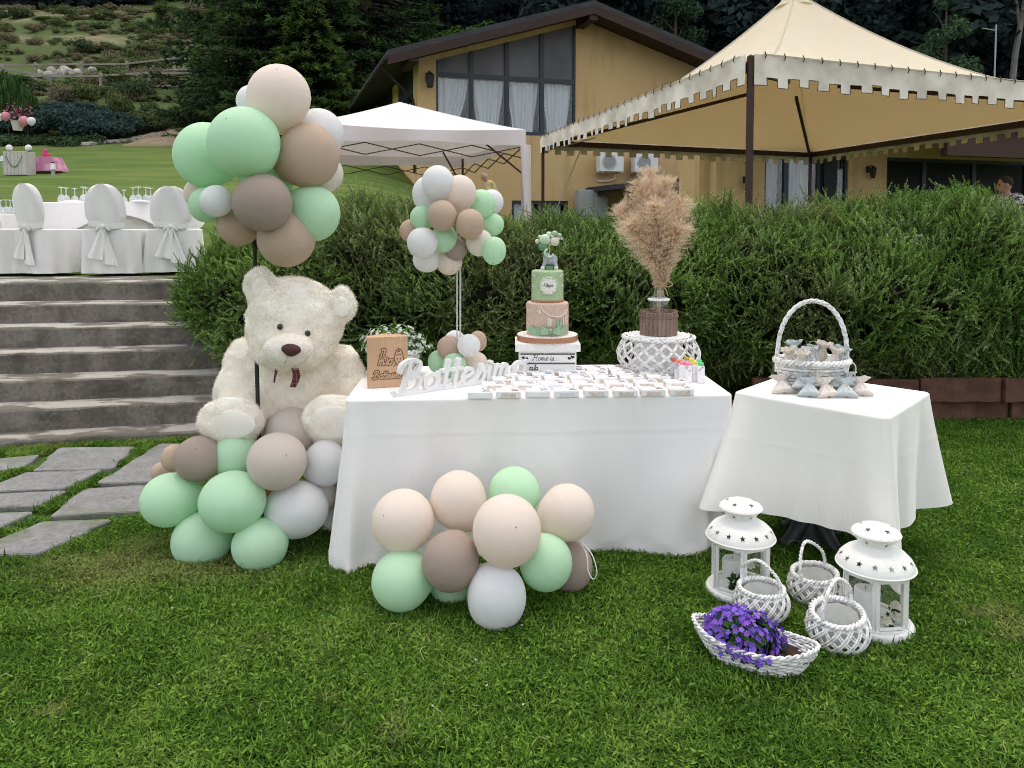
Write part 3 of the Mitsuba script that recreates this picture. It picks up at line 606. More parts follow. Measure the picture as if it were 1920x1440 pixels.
# ---------------------------------------------------------------- white folding gazebo
thin('m_gazebo', lambda p, n, uv: MX((.77, .68, .69), (.84, .76, .765), FB(p.x * 2, p.y * 2, p.z * 2, 3)), 0.8, 0.45)
R_, F_ = np.array([.19, 11.0]), np.array([-.93, 15.0]); L2 = np.array([-2.7, 10.2]); B2 = L2 + F_ - R_
gz = thing('gazebo', 'white folding gazebo with pointed canopy standing before the house', 'gazebo')
gc = [L2, R_, F_, B2]; gcen = sum(gc) / 4; GZ = 2.92
for i in range(4):
    a, b = gc[i], gc[(i + 1) % 4]
    def f(A, B, a=a, b=b):
        e = a + (b - a) * A[..., None]; r = 1 - B
        z = GZ + .64 * (1 - r) ** 1.12 - .05 * np.sin(np.pi * A) * (r ** 2)
        return np.concatenate([gcen + (e - gcen) * r[..., None], z[..., None]], -1)
    add('canopy', grid(f, 30, 16), 'm_gazebo', gz, smooth=True)
    def g(A, B, a=a, b=b, i=i):
        d = (b - a) / np.linalg.norm(b - a); o = np.array([d[1], -d[0]])
        e = a + (b - a) * A[..., None] + o * (.004 + .02 * B[..., None] * np.sin(A[..., None] * 14 + i))
        return np.concatenate([e, (GZ - .05 * np.sin(np.pi * A) * (1 - B) - B * (.215 + .015 * np.sin(A * 9 + i)))[..., None]], -1)
    add('valance', grid(g, 40, 6), 'm_gazebo', gz, smooth=True)
    aa, bb = np.append(a + (gcen - a) * .02, 0), np.append(b + (gcen - b) * .02, 0); zz = [2.72, 2.5]
    for q in range(4):
        u0, u1 = q / 4, (q + 1) / 4; p0, p1 = aa + (bb - aa) * u0, aa + (bb - aa) * u1
        add('truss_bar', cat([beam(p0 + [0, 0, 2.68 - .16 * (q % 2)], p1 + [0, 0, 2.52 + .16 * (q % 2)], .014), beam(p0 + [0, 0, 2.52 + .16 * (q % 2)], p1 + [0, 0, 2.68 - .16 * (q % 2)], .014)]), 'm_brownmetal', gz)
    add('leg', box(.04, .04, 1.9, (aa[0], aa[1], 1.9)), 'm_brownmetal' if i == 2 else 'm_metal_grey', gz)
    add('strut', beam(aa + [0, 0, 2.3], np.append(gcen, 0) * .35 + aa * .65 + [0, 0, 2.95 - .05], .022), 'm_brownmetal', gz)
add('leg_wrap', grid(lambda A, B: np.stack([R_[0] + .0 + (.075 - .045 * B) * np.cos(A * 6.283) + .06 * B, R_[1] + (.07 - .04 * B) * np.sin(A * 6.283), 2.70 - 1.65 * B], -1), 16, 14, True), 'm_gazebo', gz, smooth=True)
# ================================================================ trees, shrubs, hillside
def on(x, y): return np.array([x, y, float(height(x, y))])
def vcol(c, n, rng, var=.35, per=1):
    k = 1 + var * (rng.random((n // per, 1)) * 2 - 1); h = np.asarray(c)[None] * k * (1 + .12 * rng.normal(size=(n // per, 3)))
    return np.repeat(np.clip(h, .002, 1), per, 0)
def conifer_mesh(rng, H, Rb, tiers, per, c_in, c_tip, droop=.22, cl=.85, full=.9, needle=.30):
    """Layered branches, each a flat spray of needle tufts; colours per tuft, lighter at the young tips."""
    base, tip, w, col = [], [], [], []
    br = []
    for k in range(tiers):
        f = k / (tiers - 1.0); z = H * (.03 + .95 * f); R = Rb * (1 - f) ** full + .12
        n = max(4, int(per * (1 - .55 * f))); a0 = rng.random() * 6.28
        for j in range(n):
            a = a0 + j * 6.283 / n + rng.normal() * .16; r = R * rng.uniform(.72, 1.12); dz = droop * r
            d = np.array([math.cos(a), math.sin(a), 0]); s = np.array([-d[1], d[0], 0])
            z0 = z + rng.normal() * H * .012
            tt = np.linspace(0, 1, 5); pts = d * (r * tt)[:, None] + np.array([0, 0, 1.0]) * (z0 - dz * tt ** 1.3 + .10 * r * tt ** 3)[:, None]
            br.append(tube(pts, np.linspace(.05, .01, 5) * H / 12, 4, caps=False))
            m = int(14 + 48 * r / Rb * cl)
            t = rng.random(m) ** .6; lat = (rng.random(m) - .5) * 2 * (.32 * r * (1.15 - t) + .12)
            q = d * (r * t)[:, None] + s * lat[:, None]; q[:, 2] = z0 - dz * t ** 1.3 + .10 * r * t ** 3 + rng.normal(size=m) * .05 - .12 * np.abs(lat)
            for rep in range(4):
                dd = d * .7 + s * np.sign(lat)[:, None] * .55 + unit(m, rng) * .55 + [0, 0, -.05]
                dd /= np.linalg.norm(dd, axis=1, keepdims=True)
                base.append(q); tip.append(q + dd * needle * (.6 + .8 * rng.random((m, 1)))); w.append(needle * (.22 + .2 * rng.random(m)))
                tl = np.clip(t * 1.5 - .62 + rng.normal(size=m) * .12, 0, 1)[:, None]
                c = np.asarray(c_in) * (1 - tl) + np.asarray(c_tip) * tl
                col.append(np.repeat(np.clip(c * (1 + .25 * rng.normal(size=(m, 1))), .003, 1), 3, 0))
    base, tip, w = np.vstack(base), np.vstack(tip), np.concatenate(w)
    return blades(base, tip, w, rng=rng), np.vstack(col), cat(br)
mat('m_bark', lambda p, n, uv: MX((.035, .026, .02), (.13, .105, .085), FB(p.x * 8, p.y * 8, p.z * 2, 4)), 0.95, 0.1)
def conifer(x, y, H, Rb, label, rng, tiers=22, per=11, c_in=(.008, .017, .014), c_tip=(.060, .105, .050), sink=.2, **kw):
    k = thing('conifer', label, 'tree', 'big dark conifers left of the house'); p = on(x, y) - [0, 0, sink]
    m, c, b = conifer_mesh(rng, H, Rb, tiers, per, c_in, c_tip, **kw)
    add('crown', tf(m, TR(p)), 'm_leaf', k, color=c); add('branches', tf(b, TR(p)), 'm_bark', k, kind='stuff')
    add('trunk', tf(lathe([(H * .022 + .05, -.3), (H * .016, H * .3), (.03, H * .97)], 10), TR(p)), 'm_bark', k, smooth=True)
rng = np.random.default_rng(31)
conifer(-10.6, 37.5, 17.5, 5.2, 'broad dark green conifer with layered drooping boughs, lower front one left of the balloons', rng, tiers=30, per=14, cl=1.3, c_tip=(.095, .16, .055))
conifer(-13.2, 41.5, 22, 5.8, 'tall dark conifer standing behind the layered front one, at the left of the pair', rng, tiers=30, per=13, cl=1.1)
conifer(-7.6, 40.0, 21, 5.0, 'dark conifer whose right boughs reach to the roof edge of the house', rng, tiers=30, per=13, cl=1.1, c_tip=(.05, .095, .03))
conifer(-9.0, 34.6, 7.5, 3.0, 'short bushy conifer in front of the dark big ones by the bare earth bank', rng, tiers=16, per=14, cl=1.4, c_tip=(.10, .16, .035))
def cloud(rng, blobs, n, sz, c1, c2, up=.35, shell=.75):
    """Leaf clumps spread through several ellipsoids: centres, radii."""
    P_, N_, C_ = [], [], []
    vol = np.array([np.prod(b[1]) ** (2 / 3) for b in blobs]); cnt = (n * vol / vol.sum()).astype(int)
    for (c, r), m in zip(blobs, cnt):
        d = unit(m, rng); rr = shell + (1.06 - shell) * rng.random((m, 1)) ** .7
        ok = meshkit.noise((np.asarray(c) + d * r)[:, None] * (2.2 / max(r)) + 3.3, 5)[:, 0] > .30
        p = (np.asarray(c) + d * rr * np.asarray(r))[ok]; P_.append(p)
        nn = d[ok] + unit(len(p), rng) * .8 + [0, 0, up]; N_.append(nn)
        t = np.clip(rng.random((len(p), 1)) * .7 + .3 * meshkit.noise(p[:, None] * 1.7, 8)[:, 0][:, None], 0, 1); C_.append(np.asarray(c1) * (1 - t) + np.asarray(c2) * t)
    P_, N_, C_ = np.vstack(P_), np.vstack(N_), np.vstack(C_); s = sz * (.6 + .8 * rng.random(len(P_)))
    return leaves(P_, N_, s, s * .55, rng), np.repeat(C_, 4, 0)
# juniper mat, willow, small shrubs on the garden slope
k = thing('juniper', 'low spreading blue-green juniper on the slope behind the pink party table', 'shrub')
bl = []
for i in range(60):
    u = rng.random(); x = -23.6 + 5.6 * u + rng.normal() * .3; y = 34.9 + rng.random() * 2.8; hh = 1.0 + 1.3 * math.sin(min(1, u * 1.15) * 3.0) * rng.uniform(.5, 1)
    bl.append((on(x, y) + [0, 0, hh * .55], np.array([1.1, .8, .45]) * rng.uniform(.6, 1.1)))
m, c = cloud(rng, bl, 30000, .20, (.016, .034, .032), (.075, .125, .110), shell=.5)
add('foliage', m, 'm_leaf', k, color=c)
k = thing('juniper', 'flat green juniper carpet along the upper lawn edge, left below the blue-green one', 'shrub')
bl = [(on(-24.5 + 5.6 * rng.random(), 34.3 + rng.random()) + [0, 0, .12], np.array([.9, .5, .32]) * rng.uniform(.7, 1.2)) for _ in range(30)]
m, c = cloud(rng, bl, 14000, .15, (.03, .055, .026), (.09, .14, .06), shell=.6); add('foliage', m, 'm_leaf', k, color=c)
k = thing('weeping_shrub', 'rounded weeping green shrub at the left edge of the garden slope', 'shrub')
p = on(-23.9, 36.3); b_, t_ = [], []
for i in range(2600):
    a, r = rng.random() * 6.28, math.sqrt(rng.random()) * 2.0; h = 3.3 * math.sqrt(max(.02, 1 - (r / 2.1) ** 2)) + rng.normal() * .1
    q = p + [r * math.cos(a), r * math.sin(a) * .8, h * rng.uniform(.25, 1)]; b_.append(q); t_.append(q + [rng.normal() * .08 + .1 * math.cos(a), rng.normal() * .08, -rng.uniform(.4, .9)])
add('foliage', blades(np.array(b_), np.array(t_), .10, rng=rng), 'm_leaf', k, color=np.repeat(vcol((.045, .10, .03), 2600, rng, .5), 3, 0))
add('trunk', tf(lathe([(.14, -.2), (.10, 2.6), (.02, 3.1)], 8), TR(p)), 'm_bark', k)
# stone edging between lawn and bed, bare bank
mat('m_rock', lambda p, n, uv: MX((.20, .19, .17), (.48, .46, .42), FB(p.x * 5, p.y * 5, p.z * 5, 4)), 0.9, 0.2)
mat('m_rail', lambda p, n, uv: MX((.18, .16, .13), (.38, .35, .31), FB(p.x * 2, p.y * 9, p.z * 9, 3)), 0.9, 0.15)
def rockm(rng, r):
    m = ball((0, 0, 0), 1, 2); v = m.vertices * (1 + .5 * (meshkit.fbm(m.vertices[:, None] * 1.3 + rng.random(3) * 50, 3)[:, 0][:, None] - .5)) * r
    return mk(v, m.faces)
tag(newkey('bed_edging'), kind='structure')
for i, t in enumerate(np.linspace(0, 1, 13)):
    p = on(-18.9 + 2.4 * t, 34.4 + 3.2 * t); add('edging_stone', tf(rockm(rng, (.30, .16, .11)), TR(p + [0, 0, .05])), 'm_rock', 'bed_edging')
# bare earth bank under the conifers
mat('m_bank', lambda p, n, uv: MX((.16, .12, .085), (.27, .21, .15), FB(p.x * 3, p.y * 3, p.z * 3, 4)), 0.95, 0.1)
add('earth_bank', grid(lambda A, B: np.stack([-17.3 + 6.4 * A, 34.0 + B * 4.2 - 1.6 * A * 0, height(-17.3 + 6.4 * A, 34.0 + B * 4.2) + .45 * np.sin(np.pi * np.clip(B * .8, 0, 1)) * np.sin(np.pi * np.clip(A * .9 + .1, 0, 1)) - .06 + .15 * (meshkit.noise(np.stack([A * 12, B * 8, A * 0], -1)) - .5)], -1), 40, 24), 'm_bank', kind='structure', smooth=True)
# fences on the hillside
def rail_fence(name_label, x0, x1, y0, y1, n):
    k = thing('rail_fence', name_label, 'fence'); pr = None
    for i in range(n):
        t = i / (n - 1.0); p = on(x0 + (x1 - x0) * t, y0 + (y1 - y0) * t); add('post', tf(box(.17, .17, 1.5, (0, 0, .55), .02), TR(p) @ RY(rng.normal() * .05)), 'm_rail', k)
        if pr is not None:
            for hgt in (1.12, .35): add('rail', beam(pr + [0, -.1, hgt], p + [0, -.1, hgt + rng.normal() * .03], .10, .12), 'm_rail', k)
        pr = p
rail_fence('weathered wooden rail fence on the scrubby hillside at the upper left', -42, -20.5, 53, 55, 8)
rail_fence('weathered wooden rail fence on the slope between the conifers and the house roof', -11.5, -6.2, 54, 55, 4)
rail_fence('lower sagging rail fence on the bare slope at the upper left', -40, -19.5, 47.5, 48.5, 8)
for i, (u, v, y, lab) in enumerate(((770, 62, 58, 'pale heap of cut stumps on the bare slope above the house roof'), (118, 98, 56, 'pale heap of rubble stones behind the rail fence at the upper left'))):
    k = thing('rubble_heap', lab, 'heap'); x = (u - 960) / 1450 * y
    for j in range(12):
        xx, yy = x + rng.normal() * .9, y + rng.normal() * .5; add('stone', tf(rockm(rng, rng.uniform(.2, .42, 3)), TR(on(xx, yy) + [0, 0, .1])), 'm_rock', k)
# scrub on the hillside, hedge row, rough grass tufts
tag('hillside_scrub', 'rough green scrub and dry tufts covering the hillside', 'scrub', kind='stuff')
for i, (c1, c2, sz) in enumerate((((.06, .09, .035), (.16, .20, .08), .18), ((.12, .115, .07), (.28, .25, .16), .15), ((.04, .065, .035), (.10, .14, .065), .18))):
    bl = [(np.array([rng.normal() * .6, rng.normal() * .6, .25 + .2 * rng.random()]), np.array([.5, .5, .35]) * rng.uniform(.6, 1.2)) for _ in range(6)]
    m, c = cloud(rng, bl, 1300, sz, c1, c2, shell=.3); scene[f'scrub_clump_{i}'] = {'type': 'shapegroup', 'leaves': mikit.ply(m, 'm_leaf', color=c)}
si_ = 0
for _ in range(520):
    y = 38 + 60 * rng.random() ** 1.3; x = rng.uniform(-.75, .02) * y
    if meshkit.noise(np.array([[x / 5, y / 6, 1.]]), 6)[0] < .46 or (x > -15.5 and x < -4 and y < 46) or (x > -3 and y < 41): continue
    si_ += 1; inst(f'hillside_scrub__{si_:03d}', f'scrub_clump_{rng.choice(3, p=[.46, .42, .12])}', TR(on(x, y) - [0, 0, .1]) @ RZ(rng.random() * 6.28) @ SC(rng.uniform(.5, 1.3) * (1 + (y - 38) / 60), rng.uniform(.6, 1.3) * (1 + (y - 38) / 60), rng.uniform(.7, 1.5)))
for _ in range(750):
    y = 38 + 45 * rng.random(); x = rng.uniform(-.72, -.10) * y
    if x > -15.5 and y < 46: continue
    si_ += 1; sc_f = rng.uniform(.16, .5) * (1 + (y - 38) / 60)
    inst(f'hillside_scrub__{si_:03d}', f'scrub_clump_{rng.choice(2, p=[.4, .6])}', TR(on(x, y) - [0, 0, .03]) @ RZ(rng.random() * 6.28) @ SC(sc_f * 1.4, sc_f, sc_f * rng.uniform(.5, 1.4)))
k = thing('clipped_hedge', 'bright green hedge row on the slope above the house roof', 'hedge')
bl = [(on(-11.5 + 10.5 * t, 62.5 + .5 * rng.normal()) + [0, 0, .9 + .3 * rng.random()], np.array([.9, .7, .95]) * rng.uniform(.8, 1.2)) for t in np.linspace(0, 1, 26)]
m, c = cloud(rng, bl, 6500, .42, (.03, .075, .018), (.09, .17, .04)); add('foliage', m, 'm_leaf', k, color=c)
# the dark wood on the hill: instanced firs and broad crowns read as one mass
tag('hill_forest', 'dense dark wood of firs and broad trees covering the hill behind the house', 'forest', kind='stuff')
for i in range(3):
    m, c, b = conifer_mesh(rng, 15, 3.0 + .5 * i, 20, 8, (.013, .021, .030), (.036, .054, .062), cl=.45, needle=.6)  # blue lift of distant haze put into the needle colours
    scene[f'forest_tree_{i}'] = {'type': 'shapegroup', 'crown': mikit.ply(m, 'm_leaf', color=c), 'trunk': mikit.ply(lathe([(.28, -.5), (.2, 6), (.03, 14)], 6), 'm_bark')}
for i in range(3, 5):
    bl = [(np.array([rng.normal() * 1.7, rng.normal() * 1.7, 6 + rng.normal() * 2.4]), np.array([1.7, 1.7, 1.4]) * rng.uniform(.6, 1.2)) for _ in range(16)]
    m, c = cloud(rng, bl, 5200, .6, (.015, .024, .029), (.044, .066, .060), shell=.6)  # leaf colours carry the same painted bluish haze
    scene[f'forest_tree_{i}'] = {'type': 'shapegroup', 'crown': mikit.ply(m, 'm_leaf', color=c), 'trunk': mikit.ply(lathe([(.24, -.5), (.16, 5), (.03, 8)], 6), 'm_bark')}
fi = 0
for row, y in enumerate(np.arange(50, 132, 4.0)):
    for x in np.arange(-.80 * y, .80 * y, 3.4 + row * .12):
        xx, yy = x + rng.normal() * .9, y + rng.normal() * 1.2
        if xx < 1.5 and yy < 66: continue
        if xx < -.18 * yy and yy < 86 + 4 * math.sin(xx * .3): continue
        fi += 1; s = rng.uniform(.75, 1.25)
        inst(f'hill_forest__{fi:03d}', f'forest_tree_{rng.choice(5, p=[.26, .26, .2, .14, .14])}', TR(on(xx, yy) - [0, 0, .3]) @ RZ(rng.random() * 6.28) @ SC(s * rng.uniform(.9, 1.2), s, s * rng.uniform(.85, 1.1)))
# single trees that stand out against the wood
def leafy(x, y, H, W, label, c1, c2, n=9000, sz=.22, sparse=.45):
    k = thing('broadleaf_tree', label, 'tree', 'single trees in front of the dark wood'); p = on(x, y)
    bl = []
    for _ in range(20):
        t = rng.random(); z = H * (.22 + .74 * t); r = W * (.35 + .65 * math.sin(math.pi * min(1, .15 + t * .85))) * .6
        a = rng.random() * 6.28; bl.append((p + [math.cos(a) * r * .8, math.sin(a) * r * .8, z], np.array([r, r, r * .75]) * rng.uniform(.4, .8) + .15))
    m, c = cloud(rng, bl, n, sz, c1, c2, shell=sparse); add('crown', m, 'm_leaf', k, color=c)
    add('trunk', tf(lathe([(.16, -.3), (.12, H * .5), (.02, H * .95)], 8), TR(p)), 'm_bark', k)
    for j in range(5):
        a = rng.random() * 6.28; z = H * rng.uniform(.25, .7); add('limb', tube([p + [0, 0, z], p + [math.cos(a) * W * .3, math.sin(a) * W * .3, z + H * .1], p + [math.cos(a) * W * .55, math.sin(a) * W * .55, z + H * .13]], [.06, .04, .015], 5), 'm_bark', k)
leafy(24.6, 44.5, 8.2, 2.1, 'slim pale green tree standing out before the dark wood right of the pavilion peak', (.04, .075, .04), (.10, .17, .09), 8500, .20)
leafy(9.9, 47.5, 8.0, 2.6, 'grey-green tree behind the right roof slope of the house', (.025, .05, .03), (.07, .12, .07), 8500, .20)
leafy(-5.6, 74, 7, 3.5, 'bushy grey-green tree above the hedge row on the slope', (.03, .05, .03), (.07, .11, .06), 8500, .28)
leafy(-15.5, 72, 6, 3.6, 'olive green tree on the slope top above the layered conifer', (.03, .055, .02), (.08, .12, .04), 8500, .28)
k = thing('bare_tree', 'tall bare grey trunk with few side branches before the wood at the upper right', 'tree'); p = on(28.6, 45)
mat('m_greybark', lambda q, n, uv: MX((.10, .095, .09), (.24, .23, .21), FB(q.x * 5, q.y * 5, q.z * 2, 3)), 0.9, 0.1)
add('trunk', tube([p - [0, 0, .5], p + [.3, 0, 4], p + [.9, 0, 8], p + [1.6, 0, 14]], [.20, .17, .13, .06], 8), 'm_greybark', k)
add('branch', tube([p + [.5, 0, 5.5], p + [.1, 0, 8], p + [-.1, 0, 11]], [.10, .07, .03], 6), 'm_greybark', k)
add('branch', tube([p + [.85, 0, 7.6], p + [2.2, 0, 7.9], p + [3.4, 0, 7.7]], [.05, .035, .015], 5), 'm_greybark', k)
k = thing('wire_pole', 'thin metal pole beside the slim pale green tree', 'pole'); p = on(25.6, 41.5)
add('pole', tf(lathe([(.05, 0), (.04, 6.6), (.001, 6.6)], 8), TR(p)), 'm_metal_grey', k); add('arm', beam(p + [0, 0, 6.3], p + [-.7, 0, 6.4], .04), 'm_metal_grey', k)
# ================================================================ tables and cloths
def cloth_bump(p, n, uv): return 0.0006 * FB(p.x * 55, p.y * 55, p.z * 55, 3)
mat('m_cloth', (.79, .765, .765), 0.85, 0.2, bump=cloth_bump, sheen=0.3)
mat('m_cloth_cream', lambda p, n, uv: MX((.73, .715, .67), (.76, .75, .715), FB(p.x * 3, p.y * 3, p.z * 3)), 0.85, 0.2, bump=cloth_bump, sheen=0.3)
def rounded(corners, r, n):
    """Perimeter points, outward normals and arc position of a rounded polygon (counter-clockwise)."""
    po = Polygon(corners).buffer(-r).buffer(r, quad_segs=12); ln = po.exterior
    s = np.linspace(0, ln.length, n, endpoint=False); p = np.array([ln.interpolate(x).coords[0] for x in s])
    if not ln.is_ccw: p = p[::-1]
    t = np.roll(p, -2, 0) - np.roll(p, 2, 0); nn = np.stack([t[:, 1], -t[:, 0]], 1); nn /= np.linalg.norm(nn, axis=1, keepdims=True)
    return p, nn, s
def draped(corners, ztop, drop, out, n=720, rows=64, dropf=None, r=.02, er=.012):
    """Cloth over a table: crowned top, rounded edge, skirt pushed out by out(p, s, t)."""
    p, nn, s = rounded(corners, r, n); c = p.mean(0); V = [np.array([[c[0], c[1], ztop]])]
    fr = [.2, .4, .6, .8, .93, .98]
    for f in fr:
        q = c + (p - c) * f; V.append(np.column_stack([q, ztop + .0018 * (meshkit.fbm(np.column_stack([q * 5, q[:, 0] * 0])[:, None], 3)[:, 0] - .5)]))
    for a in np.linspace(0, math.pi / 2, 5):
        V.append(np.column_stack([p + nn * er * math.sin(a), np.full(n, ztop - er * (1 - math.cos(a)))]))
    for j in range(1, rows + 1):
        t = j / rows; D = (dropf(p, s) if dropf is not None else drop) * np.ones(n)
        o = out(p, nn, s, t * D, t); V.append(np.column_stack([p + nn * er + o[:, :2], ztop - er - t * (D - er) + o[:, 2]]))
    v = np.vstack(V); k = len(V) - 1; F_ = [np.stack([np.zeros(n, int), 1 + np.arange(n), 1 + (np.arange(n) + 1) % n], 1)]
    for a in range(k - 1):
        b0, b1 = 1 + a * n, 1 + (a + 1) * n; i = np.arange(n); i2 = (i + 1) % n
        F_.append(np.stack([b0 + i, b1 + i, b1 + i2], 1)); F_.append(np.stack([b0 + i, b1 + i2, b0 + i2], 1))
    return mk(v, np.vstack(F_))
TZ = .757
TFL, TFR, TBR, TBL = np.array([-.755, 3.515]), np.array([1.035, 3.635]), np.array([1.02, 4.43]), np.array([-.80, 4.36])
def main_out(p, nn, s, d, t):
    o = np.zeros((len(p), 3)); f = np.abs(nn[:, 1]) > .9
    ph = p[:, 0] * 1.0 + p[:, 1] * 1.7
    fold = (.032 * np.sin(ph * 7.0 + 1.2 + 1.2 * t) + .017 * np.sin(ph * 15 + 3 * np.sin(ph * 2.3) - t) + .009 * np.sin(ph * 21 + 2 * np.sin(ph * 3)) + .045 * (meshkit.fbm(np.column_stack([p * 3.5 + .6 * t, p[:, 0] * 0 + t * 1.2])[:, None], 2)[:, 0] - .5)) * t ** 1.2
    fold += .004 * (meshkit.fbm(np.column_stack([p * 9, np.full(len(p), d if np.isscalar(d) else d.mean()) * 6])[:, None], 3)[:, 0] - .5)
    out = .015 * t + fold
    for c, am, wd, dx in ((TFL, .02, .12, (-.05, -.12)), (TFR, .015, .10, (-.25, .0)), (TBL, .12, .12, (-.3, .3)), (TBR, .1, .12, (.3, .3))):
        e = np.exp(-(np.linalg.norm(p - c, axis=1) / wd) ** 2)
        out += am * e * t ** 1.4 + .035 * e * np.sin((s - s[np.argmax(e)]) * 42) * t ** 1.1
        o[:, 0] += dx[0] * e * t ** 1.3 * .25; o[:, 1] += dx[1] * e * t ** 1.3 * .25
    out += .34 * t ** 1.2 * np.clip((p[:, 1] - 3.5) / .8, 0, .7) * (nn[:, 0] < -.3)                                  # the left side flares
    dm = d if np.isscalar(d) else d.mean()
    out += .0014 * math.exp(-((dm - .152) / .008) ** 2) - .0010 * math.exp(-((dm - .168) / .008) ** 2)   # ironed crease
    for cx in (-.32, .16, .62): out += .0006 * np.exp(-((p[:, 0] - cx) / .010) ** 2) * f
    out = np.where(t > .93, out + .01 * np.sin(s * 25) * (t - .93) / .07, out)
    o[:, :2] += nn * out[:, None]
    return o
k = thing('long_table', 'long table under a floor-length white tablecloth carrying the cake and gift boxes', 'table')
add('tablecloth', draped([TFL, TFR, TBR, TBL], TZ, .752, main_out, 1000, 70), 'm_cloth', k, smooth=True)
add('tabletop', extr(Polygon([TFL, TFR, TBR, TBL]).buffer(-.02), .028).apply_translation((0, 0, TZ - .034)), 'm_darkwood', k)
for c in (TFL, TFR, TBR, TBL):
    q = c + (np.array([.12, 3.98]) - c) * .12; add('leg', tube([[q[0], q[1], .0], [q[0], q[1], TZ - .035]], .016, 10), 'm_black', k)
# square side table
SNL, SNR, SRB = np.array([1.075, 3.665]), np.array([1.55, 3.165]), np.array([1.985, 3.655]); SBL = SNL + SRB - SNR
sc_ = (SNL + SNR + SRB + SBL) / 4
def side_out(p, nn, s, d, t):
    o = np.zeros((len(p), 3)); ph = p[:, 0] * 1.9 - p[:, 1] * .8
    out = (.010 * np.sin(ph * 11) + .008 * np.sin(ph * 23 + 1)) * t ** 1.2 + .012 * t
    for c, am, wd in ((SNL, .24, .12), (SNR, .16, .10), (SRB, .10, .12), (SBL, .16, .11)):
        e = np.exp(-(np.linalg.norm(p - c, axis=1) / wd) ** 2); dg = np.array([-.80, -.62]) if c is SNL else (c - sc_) / np.linalg.norm(c - sc_)
        o[:, :2] += dg * (am * e * t ** 1.15)[:, None]; o[:, 2] -= (.15 if c is SNR else -.02 if c is SNL else .0) * e ** 2 * t
        sg = (s - s[np.argmax(e)]); out = out - .045 * np.exp(-((np.abs(sg) - .16) / .06) ** 2) * t
    dm = d if np.isscalar(d) else d.mean()
    out += .0014 * math.exp(-((dm - .20) / .008) ** 2) + .0010 * np.exp(-((((p - sc_) @ (SNR - SNL)) / .69 - .02) / .007) ** 2)
    o[:, :2] += nn * out[:, None]
    return o
k = thing('square_table', 'square pedestal side table with cream white cloth and drooping cloth corners', 'table')
add('tablecloth', draped([SNL, SNR, SRB, SBL], TZ + .004, .53, side_out, 800, 60), 'm_cloth_cream', k, smooth=True)
add('tabletop', extr(Polygon([SNL, SNR, SRB, SBL]).buffer(-.012), .028).apply_translation((0, 0, TZ - .030)), 'm_darkwood', k)
mat('m_castiron', (.06, .058, .065), 0.45, 0.5, metal=.3)
px, py = 1.475, 3.74
ped = lathe([(.10, .005), (.10, .03), (.08, .05), (.06, .09), (.045, .14), (.035, .22), (.05, .24), (.033, .27), (.03, .70), (.16, .72), (.16, .727)], 28)
add('column', tf(ped, TR(px, py, 0)), 'm_castiron', k, smooth=50)
for i in range(4):
    a = -1.15 + i * math.pi / 2; d = np.array([math.cos(a), math.sin(a), 0])
    add('foot', tf(tube(spline([[.03, 0, .13], [.075, 0, .10], [.12, 0, .05], [.16, 0, .022], [.19, 0, .020]], 14), np.linspace(.042, .024, 14), 10), TR(px, py, 0) @ RZ(a)), 'm_castiron', k, smooth=True)
# ================================================================ teddy bear
def fur_col(p, n, uv): return MX((.77, .73, .645), (.85, .815, .735), SS(.3, .7, FB(p.x * 26, p.y * 26, p.z * 26, 3)))
mat('m_plush', fur_col, 0.95, 0.1, bump=lambda p, n, uv: 0.004 * FB(p.x * 90, p.y * 90, p.z * 90, 3), sheen=.6)
thin('m_fur', lambda p, n, uv: MX((.80, .755, .67), (.885, .845, .765), FB(p.x * 20, p.y * 20, p.z * 20, 3)), 0.9, 0.5)
mat('m_pad', (.79, .75, .685), 0.95, 0.1, bump=lambda p, n, uv: 0.003 * FB(p.x * 70, p.y * 70, p.z * 70, 3), sheen=.5)
bear = thing('teddy_bear', 'big cream white plush teddy bear sitting left of the long table', 'teddy bear')
def pe(u, v, y, ru, rv, ry, R=None):
    s = y / F; return ('e', P(u, v, y), (ru * s, ry, rv * s), R)
hd = P(553, 608, 3.98)
prims = [pe(553, 604, 3.98, 90, 84, .22), pe(545, 648, 3.88, 74, 48, .15),                     # head, cheeks
         pe(488, 535, 3.93, 31, 35, .055), pe(638, 572, 3.93, 29, 35, .055),                    # ears
         pe(553, 735, 4.10, 85, 92, .21), pe(545, 690, 4.1, 95, 55, .16),                     # belly, shoulders
         ('c', P(462, 672, 4.08), P(444, 735, 3.98), .105, .105), ('c', P(444, 735, 3.98), P(462, 772, 3.86), .10, .085),   # arm left in the picture
         ('c', P(640, 680, 4.12), P(664, 745, 4.06), .10, .10), ('c', P(664, 745, 4.06), P(650, 790, 3.95), .095, .08),
         ('c', P(495, 795, 4.05), P(440, 792, 3.80), .125, .12), ('c', P(600, 795, 4.08), P(622, 792, 3.86), .125, .12),     # legs to the front
         pe(432, 789, 3.74, 62, 43, .085), pe(626, 785, 3.80, 60, 46, .085)]                  # feet
bm = blob(prims, .014, k=.045)
v = trimesh.smoothing.filter_taubin(bm.copy(), iterations=6).vertices
nn = bm.vertex_normals; bm = mk(v + nn * .012 * (meshkit.fbm(v[:, None] * 22, 3)[:, 0][:, None] - .5) * 2, bm.faces)
if bm.volume < 0: bm.invert()
add('body', bm, 'm_plush', bear, smooth=True)
rng = np.random.default_rng(5)
p_, n_ = samp(bm, 95000, rng); vis = (n_[:, 1] < .5); p_, n_ = p_[vis], n_[vis]
flow = (meshkit.noise(p_[:, None] * 14, 3)[:, 0] - .5)[:, None] * np.array([1, 0, .6]) + (meshkit.noise(p_[:, None] * 14, 4)[:, 0] - .5)[:, None] * np.array([0, .6, 1.2])
